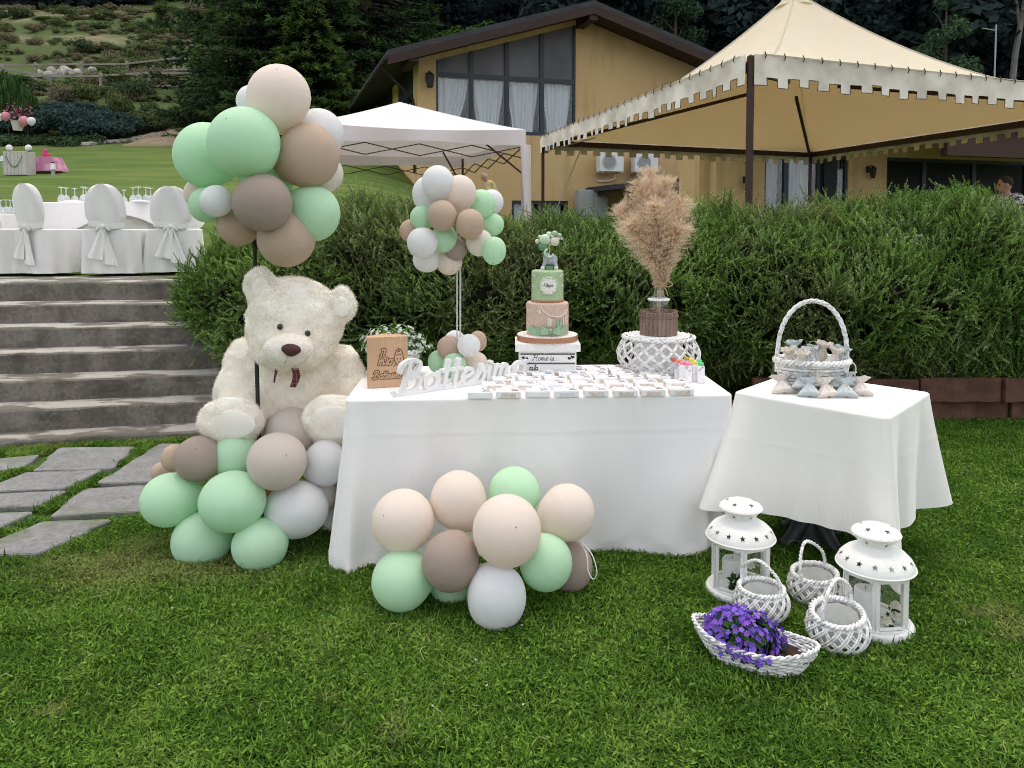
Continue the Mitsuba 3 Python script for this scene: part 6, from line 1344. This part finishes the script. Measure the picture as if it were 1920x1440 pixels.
lantern(.966, 3.205, .35, .405, 'left white metal lantern with star cutouts behind the flower boat', 'white candle in the left star lantern', ('cream flowers and dark leaves in the left star lantern', [(.05, -.03, .06), (.06, .01, .10), (.035, -.05, .045)], [(-.055, -.055, .09), (-.06, -.05, .065), (-.04, -.07, .06)]))
lantern(1.405, 2.925, .12, .408, 'right white metal lantern with star cutouts, nearer than the left one', 'white candle in the right star lantern', ('cream flowers and twigs in the right star lantern', [(.005, -.075, .055), (.048, -.055, .062), (.075, -.02, .085)], [(.03, -.06, .05), (.05, -.03, .06)]))
# ================================================================ small lattice baskets
def mini(x, y, M, label, hand):
    k = thing('lattice_basket', label, 'basket', 'small white lattice baskets on the grass'); B = TR(x, y, 0) @ M
    H = .125; rf_ = lambda t: .062 + .046 * np.sin(np.pi * (.08 + .77 * t)) ** .9
    add('lattice', tf(lattice(rf_, .006, H, 15, .009, 1.0, 14), B), 'm_wicker', k, smooth=True, kind='stuff')
    add('rim', tf(braid(ring(rf_(np.array(1.)) + .002, H + .002), .006, .006, 17), B), 'm_wicker', k, smooth=True); add('rim', tf(braid(ring(rf_(np.array(1.)) + .006, H - .012), .0035, .003, 17), B), 'm_wicker', k, smooth=True)
    add('floor', tf(lathe([(.001, .004), (.066, .004), (.068, .010), (.001, .012)], 24), B), 'm_wicker', k)
    add('inner_glass', tf(lathe([(.06, .012), (.078, .05), (.074, .10), (.068, .118)], 28), B), 'm_white_paint', k, smooth=True)
    R = rf_(np.array(1.)) + .002; hp_ = spline([(-R * math.cos(hand[0]), -R * math.sin(hand[0]), H - .01), (-R * .9 * math.cos(hand[0]) + hand[1] * .4, -R * .9 * math.sin(hand[0]) + hand[2] * .4, H + hand[3] * .55), (hand[1], hand[2], H + hand[3]), (R * .9 * math.cos(hand[0]) + hand[1] * .4, R * .9 * math.sin(hand[0]) + hand[2] * .4, H + hand[3] * .55), (R * math.cos(hand[0]), R * math.sin(hand[0]), H - .01)], 60)
    add('handle', tf(braid(hp_, .0045, .0035, 14, closed=False), B), 'm_wicker', k, smooth=True)
a = G(1442, 1184); mini(a[0], a[1] + .10, RZ(.4) @ SC(.98), 'small white lattice basket with handle right behind the purple flowers', (1.9, -.015, 0.0, .115))
a = G(1546, 1150); mini(a[0] - .0, a[1] + .095, RZ(.2) @ RX(.04) @ RY(-.07), 'small white lattice basket with handle in front of the iron table foot', (.45, -.02, .03, .125))
a = G(1592, 1234); mini(a[0], a[1] + .095, RZ(-.3) @ RX(.16) @ RY(-.05) @ SC(1.03), 'small white lattice basket with handle leaning beside the right lantern', (.9, -.0, .035, .11))
# ================================================================ boat planter with purple bellflowers
ea, eb = G(1302, 1166, .10), G(1532, 1232, .085); bcn = (ea + eb) / 2 * [1, 1, 0] + [0, 0, .0]; bang = math.atan2(*(eb - ea)[[1, 0]]); BL = np.linalg.norm((eb - ea)[:2]) / 2
def boat(s):
    a = s * 6.28318; c, sn = np.cos(a), np.sin(a); return np.stack([BL * np.sign(c) * np.abs(c) ** 1.0, .105 * np.sign(sn) * np.abs(sn) ** 1.25], -1)
k = thing('wicker_boat_planter', 'white wicker boat-shaped planter with pointed ends lying on the grass', 'planter'); BT = TR(bcn) @ RZ(bang)
ms = []
for r in range(12):
    t = r / 11.0; n = 34 * 6; s = np.arange(n) / n; p = boat(s) * (.70 + .30 * t) ; tg = np.roll(p, -1, 0) - np.roll(p, 1, 0); nn = np.stack([tg[:, 1], -tg[:, 0]], 1); nn /= np.linalg.norm(nn, axis=1, keepdims=True) + 1e-9
    q = p + nn * (.0035 * np.cos(s * 2 * math.pi * 17 + (r % 2) * math.pi))[:, None]; z = .008 + .078 * t + .026 * t * (np.abs(p[:, 0]) / BL) ** 3
    ms.append(tube(np.column_stack([q, z]), .0042, 6, closed=True))
add('weave', tf(cat(ms), BT), 'm_wicker', k, smooth=True, kind='stuff')
s = np.arange(120) / 120; p = boat(s) * 1.02; add('rim', tf(braid(np.column_stack([p, .092 + .028 * (np.abs(p[:, 0]) / BL) ** 3]), .0042, .0045, 22), BT), 'm_wicker', k, smooth=True)
add('stake', tf(cat([tube([np.append(boat(np.array([q]))[0] * .72, .004), np.append(boat(np.array([q]))[0] * 1.0, .095)], .004, 5) for q in np.linspace(0, 1, 22, endpoint=False)]), BT), 'm_wicker', k, kind='stuff')
add('lining', tf(grid(lambda A, B: np.concatenate([boat(A) * (.67 + .29 * B[..., None]), (.006 + .075 * B)[..., None]], -1), 60, 4, True), BT), 'm_wicker', k)
add('soil', tf(grid(lambda A, B: np.concatenate([boat(A) * .93 * B[..., None], (.066 + .016 * (meshkit.noise(np.stack([np.cos(A * 6.28) * B * 9, np.sin(A * 6.28) * B * 9, A * 0], -1)) - .5))[..., None]], -1), 60, 8, True), BT), 'm_soil', k, smooth=True)
k = thing('purple_bellflowers', 'mound of purple bellflowers growing in the white wicker boat planter', 'plant')
rng = np.random.default_rng(12); nf = 620
fc = (G(1405, 1165, .14)); fc = bcn + np.array([math.cos(bang), math.sin(bang), 0]) * -.035 + [0, 0, .075]
d = unit(nf, rng); d[:, 2] = np.abs(d[:, 2]); Rm = np.array([.145, .105, .115]); sh = (.70 + .36 * rng.random((nf, 1)))
pp = (RZ(bang)[:3, :3] @ (d * Rm * sh).T).T + fc
gap = meshkit.noise(pp[:, None] * 26, 4)[:, 0] > .30
spill = fc + (RZ(bang)[:3, :3] @ np.stack([rng.normal(size=34) * .045 + .03, -.103 - .010 * rng.random(34), rng.uniform(-.012, .03, 34)])).T
pp2 = np.vstack([pp[gap], spill]); nn2 = np.vstack([d[gap] * 1.0, np.tile([.1, -.9, .35], (34, 1))]) + unit(len(pp2), rng) * .45 + [0, -.1, .1]
fm = flower_mesh(pp2, nn2, .0115, 5, rng); cols = vcol((.24, .13, .60), len(pp2) * 20, rng, .35, 20)
add('flowers', fm, 'm_leaf', k, color=np.clip(cols, 0, .9), kind='stuff')
dl = unit(700, rng); dl[:, 2] = np.abs(dl[:, 2]); pl = (RZ(bang)[:3, :3] @ (dl * Rm * (.35 + .6 * rng.random((700, 1)))).T).T + fc; pl = np.vstack([pl, spill[:24] + [0, .01, -.01]])
lv = leaves(pl, np.vstack([dl, np.tile([0, -1, .4], (24, 1))]) + unit(len(pl), rng) * .7, .028, .024, rng); add('leaves', lv, 'm_leaf', k, color=vcol((.045, .12, .03), len(lv.vertices), rng, .45, 4), kind='stuff')
# ================================================================ covered chairs and round tables on the terrace
TEZ = 1.065
mat('m_chaircloth', lambda p, n, uv: MX((.66, .65, .62), (.76, .75, .73), FB(p.x * 2.2, p.y * 2.2, p.z * 2.2, 3)), .9, .15, bump=lambda p, n, uv: .004 * FB(p.x * 14, p.y * 14, p.z * 6, 3), sheen=.3)
def covered_chair(x, y, rz_, label, h=.94, seed=0, bow=True):
    k = thing('covered_chair', label, 'chair', 'white covered banquet chairs on the terrace'); M = TR(x, y, TEZ) @ RZ(rz_); r_ = np.random.default_rng(seed)
    # local: back at y = -.2 facing -y, seat to +y
    sq = [(-.235, -.21), (.235, -.21), (.235, .24), (-.235, .24)]
    def out(p, nn, s, d, t):
        o = np.zeros((len(p), 3)); o[:, :2] = nn * (.022 * t + (.020 * np.sin(s * 19 + seed * 2) + .010 * np.sin(s * 43 + seed)) * t)[:, None]; return o
    add('seat_skirt', tf(draped(sq, .46, .445, out, 160, 16, r=.03), M), 'm_chaircloth', k, smooth=True)
    def back(A, B):
        z = .44 + (h - .44) * B; w = np.where(B < .35, .140 + .062 * sm(0, .35, B), .202 * np.sqrt(np.clip(1 - (np.maximum(B - .42, 0) / .60) ** 2.6, 0, 1))); w = np.where(B > .985, w * .85, w)
        a = A * 6.283; th_ = .035 * (1 - .45 * B)
        yy = -.20 - .075 * B + th_ * np.sin(a) - .02 * np.cos(a) ** 2 * 0; fold = .013 * np.sin(np.cos(a) * 8 + B * 5 + seed * 1.7) * (1 - .6 * B)
        return np.stack([w * np.sign(np.cos(a)) * np.abs(np.cos(a)) ** .7, yy + fold + .02 * np.cos(a) ** 2, z], -1)
    add('back_cover', tf(grid(back, 40, 26, True), M), 'm_chaircloth', k, smooth=True)
    if bow:
        add('sash', tf(grid(lambda A, B: np.stack([(.172 + .006 * B) * np.cos(A * 6.283), -.205 + .055 * np.sin(A * 6.283), .465 + .06 * B + .012 * np.sin(A * 12) - .02 * np.cos(A * 6.283) ** 2 * -1], -1), 40, 4, True), M), 'm_chaircloth', k, smooth=True)
        for sx_, ln in ((-.05, .30), (.06, .36)):
            add('sash_tail', tf(grid(lambda A, B, s=sx_, ln=ln: np.stack([(A - .5) * (.05 + .12 * B) + s * B * 1.4, -.27 - .03 * B + .012 * np.sin(A * 9 + seed), .48 - ln * B - .03 * A * B], -1), 12, 10), M), 'm_chaircloth', k, smooth=True)
            add('sash_loop', tf(grid(lambda A, B, s=sx_: np.stack([np.sign(s) * (.01 + .055 * np.sin(A * 3.14)), -.27 - .018 * np.sin(A * 6.28), .49 - .05 * A + (B - .5) * .045 * np.sin(A * 3.14 + .3)], -1), 14, 4), M), 'm_chaircloth', k, smooth=True)
        add('sash_knot', tf(ball((0, -.275, .487), (.024, .016, .022), 2), M), 'm_chaircloth', k, smooth=True)
def gx(u, y): return (u - 960) / F * y
covered_chair(gx(90, 7.98), 8.0, -.32, 'covered chair with tied sash, second from the left on the terrace edge', .915, 1)
covered_chair(gx(217, 7.98), 8.0, .02, 'covered chair with tied sash right behind the table number card', .91, 2)
covered_chair(gx(325, 8.2), 8.25, .25, 'covered chair at the right, next to the rosemary hedge on the terrace', .90, 3)
covered_chair(gx(8, 7.98), 8.0, -.75, 'covered chair cut off by the left photo edge, seat towards the steps', .84, 4, False)
covered_chair(gx(20, 9.3), 9.5, -1.0, 'covered chair half hidden behind the second one at the left', .88, 5, False)
def round_table(x, y, z, r, label, lab2, seed):
    k = thing('round_table', label, 'table', 'round banquet tables on the terrace')
    c8 = [(r * math.cos(a), r * math.sin(a)) for a in np.linspace(0, 6.283, 48, endpoint=False)]
    def out(p, nn, s, d, t):
        o = np.zeros((len(p), 3)); o[:, :2] = nn * ((.05 * np.sin(s * 9 + seed) + .025 * np.sin(s * 17)) * t + .04 * t)[:, None]; return o
    add('tablecloth', tf(draped(c8, .75, .73, out, 300, 16, r=.02), TR(x, y, z)), 'm_chaircloth', k, smooth=True)
    sqc = [(1.05 * r * math.cos(a) * 1.0, 1.05 * r * math.sin(a)) for a in np.linspace(.4, 6.683, 48, endpoint=False)]
    def outo(p, nn, s, d, t):
        o = np.zeros((len(p), 3)); o[:, :2] = nn * ((.03 * np.sin(s * 7)) * t + .05 * t)[:, None]; o[:, 2] = 0; return o
    add('overlay_cloth', tf(draped([(q[0] * .99, q[1] * .99) for q in sqc], .757, .3, outo, 300, 10, dropf=lambda p, s: .14 + .26 * np.abs(np.cos(2 * np.arctan2(p[:, 1], p[:, 0]) + .6)) ** 2, r=.02), TR(x, y, z)), 'm_cloth', k, smooth=True)
    add('pedestal', tf(lathe([(.35, .01), (.33, .05), (.06, .12), (.05, .70), (.4, .73)], 20), TR(x, y, z)), 'm_castiron', k)
tx, ty = gx(215, 9.35), 9.45
round_table(tx, ty, TEZ, .88, 'round table with white cloths behind the covered chairs on the terrace', '', 1)
round_table(gx(-40, 11.6), 11.8, TEZ - .09, .85, 'round white table at the far left edge behind the chairs', '', 4)
thin('m_glassware', (.82, .84, .86), .1, .3); scene['m_glassware'].update(spec_trans=.55, eta=1.5)
gl = mikit.ply(lathe([(.030, .0), (.040, .02), (.041, .05), (.030, .085), (.006, .10), (.0045, .17), (.012, .178), (.036, .182), (.034, .185), (.001, .186)], 16), 'm_glassware', smooth=50)
GLS = [(118, 9.0), (127, 9.15), (143, 9.3), (159, 8.95), (164, 9.15), (252, 9.1), (262, 8.95), (276, 9.0), (285, 9.2), (310, 9.3), (180, 9.6), (235, 9.7)]
ORDG = ORD + ['ninth', 'tenth', 'eleventh', 'twelfth']
for i, (u, y) in enumerate(sorted(GLS)): add('wine_glass', gl, None, M=TR(gx(u, y), y, TEZ + .759), label=f'upside-down stemmed glass, {ORDG[i]} from the left on the round terrace table', cat='glass', group='upturned glasses on the terrace table')
for i, (u, y) in enumerate(((4, 11.5), (14, 11.4), (22, 11.5))): add('wine_glass', gl, None, M=TR(gx(u, y), y, TEZ - .09 + .759) @ SC(1.15), label=f'upside-down stemmed glass, {ORDG[i]} from the left on the table at the far left edge', cat='glass', group='upturned glasses on the far left table')
nap = mikit.ply(grid(lambda A, B: np.stack([(A - .5) * .2, (B - .5) * .2, .012 + .02 * np.sin(A * 3.14) * np.sin(B * 3.14)], -1), 8, 8), 'm_cloth', smooth=True)
for u, y, w in ((140, 8.85, 'left'), (265, 8.8, 'right'), (225, 9.9, 'far')): add('napkin', nap, None, M=TR(gx(u, y), y, TEZ + .758), label=f'folded white napkin on the {w} side of the round terrace table', cat='napkin', group='napkins on the terrace table')
k = thing('table_card', 'white table number card standing on the round terrace table', 'card'); add('card', tf(cat([tf(box(.095, .002, .14, (0, 0, .07)), RX(-.15)), tf(box(.095, .002, .14, (0, .042, .07)), RX(.15))]), TR(gx(197, 9.1), 9.1, TEZ + .759) @ RZ(.05)), 'm_card', k); add('stand', box(.05, .03, .06, (gx(197, 9.1), 9.12, TEZ + .79)), 'm_white_paint', k)
# ================================================================ pink party corner far up the lawn
def gp(u, y): return on(gx(u, y), y)
thin('m_pinkcloth', lambda p, n, uv: MX((.60, .26, .40), (.72, .42, .55), SS(.45, .6, FB(p.x * 4, p.y * 4, p.z * 4, 3))), .8, .3); thin('m_pink_b', (.72, .34, .40), .4, .4); thin('m_hotpink', (.70, .08, .25), .6, .3)
p = gp(92, 25.6); k = thing('pink_table', 'low party table under a pink printed cloth on the upper lawn', 'table')
def po_(pp, nn, s, d, t): o = np.zeros((len(pp), 3)); o[:, :2] = nn * (.05 * t + .015 * np.sin(s * 15) * t)[:, None] + np.array([.14, 0]) * (np.exp(-((pp[:, 0] - .35) / .1) ** 2) * t)[:, None]; return o
add('tablecloth', tf(draped([(-.42, -.3), (.36, -.3), (.36, .3), (-.42, .3)], .50, .46, po_, 200, 14), TR(p)), 'm_pinkcloth', k, smooth=True)
add('hot_pink_bow', tf(cat([ball((-.02, 0, .60), (.10, .07, .10)), ball((-.02, 0, .70), (.08, .06, .08)), ball((.05, 0, .58), (.08, .06, .07))]), TR(p)), 'm_hotpink', label='hot pink gauze bow standing on the pink party table', cat='decoration', smooth=True)
mat('m_greycrate', lambda p, n, uv: MX((.42, .40, .36), (.55, .53, .48), FB(p.x * 8, p.y * 8, p.z * 3, 3)), .9)
p = gp(42, 25.0); k = thing('whitewashed_crate', 'whitewashed wooden crate with a leaf garland under the pink balloons', 'crate'); add('crate_body', tf(box(.74, .5, .75, (0, 0, .36), .01), TR(p) @ RZ(-.05)), 'm_greycrate', k)
add('garland', tf(cat([ball((-.26 + .52 * t, -.262, .56 - .32 * math.sin(math.pi * t)), (.025, .015, .03), 1) for t in np.linspace(0, 1, 15)]), TR(p) @ RZ(-.05)), 'm_darkgreen', k, kind='stuff')
for i in range(5): add('board_gap', tf(box(.006, .004, .74, (-.24 + .12 * i, -.2505, .36)), TR(p) @ RZ(-.05)), 'm_darkwood', k)
for dx, lab, m in ((-.32, 'white ball lamp on the left top corner of the whitewashed crate', 'm_white_paint'), (.30, 'white ball lamp on the right top corner of the whitewashed crate', 'm_white_paint')):
    k = thing('ball_lamp', lab, 'lamp', 'ball lamps on the whitewashed crate'); add('globe', tf(ball((dx, 0, .87), .10, 3), TR(p)), m, k, smooth=True); add('cap', tf(lathe([(.03, .96), (.03, 1.0), (.001, 1.0)], 10), TR(p) @ TR(dx, 0, 0)), 'm_black', k); add('foot', tf(lathe([(.05, .737), (.05, .76), (.02, .78)], 10), TR(p) @ TR(dx, 0, 0)), 'm_black', k)
k = thing('flower_stand', 'tall black twig stand with hanging pot and dark red flowers over the crate', 'stand')
add('pole', tube([p + [.28, .05, .735], p + [.27, .05, 1.6], p + [.2, .05, 2.05]], .018, 6), 'm_black', k); add('pole', tube([p + [-.34, .05, .735], p + [-.33, .05, 1.7], p + [-.2, .05, 2.1], p + [.2, .05, 2.08]], .016, 6), 'm_black', k)
add('hanging_pot', tf(lathe([(.001, 1.42), (.13, 1.42), (.19, 1.72), (.001, 1.72)], 20), TR(p) @ TR(-.02, 0, 0)), 'm_greycrate', k)
q = p + [-.0, 0, 2.0] + rng.normal(size=(170, 3)) * [.24, .12, .14]; lv = leaves(q, unit(170, rng), .10, .06, rng); add('dark_red_flowers', lv, 'm_leaf', k, color=np.where(np.repeat(rng.random((170, 1)) < .6, 4, 0), vcol((.16, .03, .05), 680, rng, .5, 4), vcol((.40, .22, .25), 680, rng, .4, 4)), kind='stuff')
for dx, dz, r, m, lab in ((-.56, 1.84, .125, 'm_balloon_white', 'white balloon at the left end of the far flower stand'), (-.33, 1.87, .135, 'm_pink_b', 'pink balloon beside the left white one on the far flower stand'), (.24, 1.72, .15, 'm_pink_b', 'pink balloon right of the hanging pot on the far flower stand'), (.48, 1.71, .125, 'm_balloon_white', 'white balloon at the right end of the far flower stand')):
    k = thing('balloon', lab, 'balloon', 'balloons of the far pink party stand'); add('skin', tf(BP, TR(p + [dx, -.1, dz]) @ SC(r)), m, k, smooth=True); add('knot', tf(BKNOT, TR(p + [dx, -.1, dz]) @ SC(r)), m, k, smooth=True)
for u, y, lab in ((104, 24.4, 'small white garden light on the lawn before the pink table'), (11, 27.5, 'small white garden light left behind the whitewashed crate'), (66, 40, 'small white garden light on the slope by the weeping shrub')):
    p = gp(u, y); k = thing('garden_light', lab, 'lamp', 'small white garden lights on the upper lawn'); s_ = 1.0 if y < 30 else 1.25
    add('post', tf(lathe([(.055, -.05), (.055, .22), (.001, .22)], 12), TR(p) @ SC(s_)), 'm_metal_grey', k); add('glass_shade', tf(lathe([(.085, .221), (.06, .42), (.001, .42)], 14), TR(p) @ SC(s_)), 'm_white_paint', k, smooth=30); add('cap', tf(lathe([(.065, .421), (.07, .44), (.001, .47)], 12), TR(p) @ SC(s_)), 'm_black', k)
# ================================================================ people
mat('m_skin', lambda p, n, uv: MX((.36, .19, .13), (.44, .25, .175), FB(p.x * 20, p.y * 20, p.z * 20)), .55, .35); mat('m_hair', (.025, .02, .018), .7); mat('m_yellowshirt', lambda p, n, uv: MX((.48, .38, .17), (.56, .46, .24), FB(p.x * 12, p.y * 12, p.z * 6)), .9)
mat('m_patterned', lambda p, n, uv: MX((.62, .62, .66), (.05, .06, .10), SS(.50, .56, FB(p.x * 45, p.y * 45, p.z * 45, 2))), .9); mat('m_trousers', (.05, .055, .075), .9)
def person(M, label, J, shirt, bald):
    """J: joints. One continuous body; shirt, trousers and hair lie over it."""
    k = thing('person', label, 'person'); h = J['head']; nk = J['neck']; f = np.array(J['face'], float); f /= np.linalg.norm(f); sd = np.cross(f, [0, 0, 1.0]); sd /= np.linalg.norm(sd)
    R = np.stack([sd, f, np.cross(sd, f)], 1); h = np.array(h)
    hp = [('e', h, (.075, .095, .115), R), ('e', h + f * .03 - R[:, 2] * .06, (.055, .07, .065), R), ('e', h + f * .10 - R[:, 2] * .025, (.014, .022, .022), R), ('e', h + f * .088 - R[:, 2] * .075, (.028, .012, .010), R)] + [('e', h + sd * s * .078 - R[:, 2] * .02, (.012, .022, .032), R) for s in (1, -1)] + [('c', nk, h - R[:, 2] * .06, .058, .052)]
    tr = [('c', J['hip'], J['chest'], .135, .15), ('c', J['sl'], J['sr'], .085, .085), ('c', J['chest'], nk, .12, .06)]
    arms = sum([[('c', J['s' + s], J['e' + s], .058, .046), ('c', J['e' + s], J['w' + s], .045, .03)] for s in 'lr'], [])
    hands = []
    for s in 'lr':
        w, e = np.array(J['w' + s], float), np.array(J['e' + s], float); d = (w - e) / np.linalg.norm(w - e); a = np.cross(d, [0, 0, 1.0]); a /= np.linalg.norm(a) + 1e-9
        hands.append(('e', w + d * .05, (.042, .042, .03), None))
        for q in range(4): b = w + d * .085 + a * (q - 1.5) * .02; hands.append(('c', b, b + d * (.06 + .015 * (q in (1, 2))) + [0, 0, -.02], .0095, .008))
        hands.append(('c', w + d * .03 + a * .035, w + d * .08 + a * .06, .011, .009))
    legs = sum([[('c', np.array(J['hip']) + [s_ * .09, 0, -.03], J['k' + s], .09, .06), ('c', J['k' + s], J['a' + s], .058, .04), ('c', J['a' + s], np.array(J['a' + s]) + f * [1, 1, 0] * .16 + [0, 0, -.04], .04, .035)] for s, s_ in (('l', -1), ('r', 1))], [])
    b = blob(hp + tr + arms + hands + legs, .0105, k=.02, pad=.05); add('body', tf(b, M), 'm_skin', k, smooth=True)
    g = lambda ps, o: [(p_[0], p_[1], p_[2], p_[3] + o, p_[4] + o) for p_ in ps]
    sl = sum([[('c', J['s' + s], (np.array(J['s' + s]) * .25 + np.array(J['e' + s]) * .75), .062, .062)] for s in 'lr'], [])
    add('shirt', tf(blob(g(tr[:2] + sl, .014) + [('c', J['chest'], np.array(J['chest']) * .35 + np.array(nk) * .65, .13, .085)], .013, k=.03), M), shirt, k, smooth=True)
    add('trousers', tf(blob(g(legs[0:2] + legs[3:5], .016) + [('c', J['hip'], np.array(J['hip']) + [0, 0, .08], .148, .142)], .014, k=.03), M), 'm_trousers', k, smooth=True)
    add('shoe', tf(blob(g([legs[2]], .012), .012), M), 'm_black', k); add('shoe', tf(blob(g([legs[5]], .012), .012), M), 'm_black', k)
    for s in (1, -1): add('eye', tf(ball(h + f * .085 + sd * s * .032 + R[:, 2] * .0, .011, 1), M), 'm_ink', k)
    if bald: hr = [('e', h - f * .035 - R[:, 2] * .015, (.082, .072, .075), R)]
    else: hr = [('e', h - f * .016 + R[:, 2] * .030, (.081, .097, .095), R)]
    add('hair', tf(blob(hr, .009), M), 'm_metal_grey' if bald else 'm_hair', k, smooth=True)
q = np.array([gx(918, 23.0), 23.0, 0]); qz = float(height(q[0], q[1]))
hz_ = P(912, 331, 23.0)[2]
person(TR(q[0], q[1], hz_ - 1.50), 'bald man in a yellow shirt bending forward beside the house wall', dict(head=(-.16, -.05, 1.50), face=(-.8, -.25, -.55), neck=(-.06, 0, 1.36), chest=(.02, 0, 1.20), hip=(.16, 0, .88), sl=(.02, -.17, 1.29), sr=(.02, .17, 1.29), el=(-.02, -.22, 1.02), er=(-.02, .22, 1.02), wl=(-.24, -.15, .95), wr=(-.24, .12, .95), kl=(.04, -.1, .46), kr=(.12, .1, .46), al=(.12, -.1, .08), ar=(.16, .1, .08)), 'm_yellowshirt', True)
hz_ = P(1884, 346, 11.5)
person(TR(hz_[0], hz_[1], hz_[2] - 1.22), 'man with short dark hair and patterned shirt sitting under the pavilion at the right edge', dict(head=(0, 0, 1.22), face=(-.93, .15, -.05), neck=(.03, 0, 1.06), chest=(.06, 0, .88), hip=(.10, 0, .50), sl=(.06, -.19, .99), sr=(.06, .19, .99), el=(-.06, -.24, .72), er=(-.06, .24, .72), wl=(-.30, -.14, .70), wr=(-.30, .14, .70), kl=(-.34, -.12, .48), kr=(-.34, .12, .48), al=(-.34, -.12, .08), ar=(-.34, .12, .08)), 'm_patterned', False)
c_ = hz_ * [1, 1, 0] + [.06, 0, hz_[2] - 1.22]; k = thing('wooden_chair', 'dark wooden chair under the man in the patterned shirt', 'chair')
add('seat', box(.44, .44, .03, c_ + [0, 0, .36], .004), 'm_darkwood', k); add('backrest', box(.03, .42, .45, c_ + [.22, 0, .66], .004), 'm_darkwood', k)
for a in (-1, 1):
    for b in (-1, 1): add('leg', box(.04, .04, .36, c_ + [a * .19, b * .19, .17]), 'm_darkwood', k)

# ================================================================ bits lying in the grass
rng = np.random.default_rng(90); ms, cs = [], []
for i in range(110):
    y = rng.uniform(2.15, 5.2); x = rng.uniform(-.68, .68) * y; a = rng.random() * 6.28; Lb = rng.uniform(.03, .08); z = .030 + .015 * rng.random()
    if i < 72:
        m = tube(spline([[x, y, z], [x + Lb * .5 * math.cos(a), y + Lb * .5 * math.sin(a), z + .006], [x + Lb * math.cos(a + .5), y + Lb * math.sin(a + .5), z - .012]], 6), .0011, 4); c = (.50, .46, .27)
    else:
        m = flower_mesh(np.array([[x, y, z]]), np.array([[rng.normal() * .3, -.3, 1.0]]), .0050, 7, rng); c = (.45, .46, .36)
    ms.append(m); cs.append(np.tile(np.array(c) * rng.uniform(.7, 1.1), (len(m.vertices), 1)))
add('grass_litter', cat(ms), 'm_leaf', label='dry straw bits and tiny white clover flowers scattered through the lawn', cat='lawn litter', kind='stuff', color=np.vstack(cs))
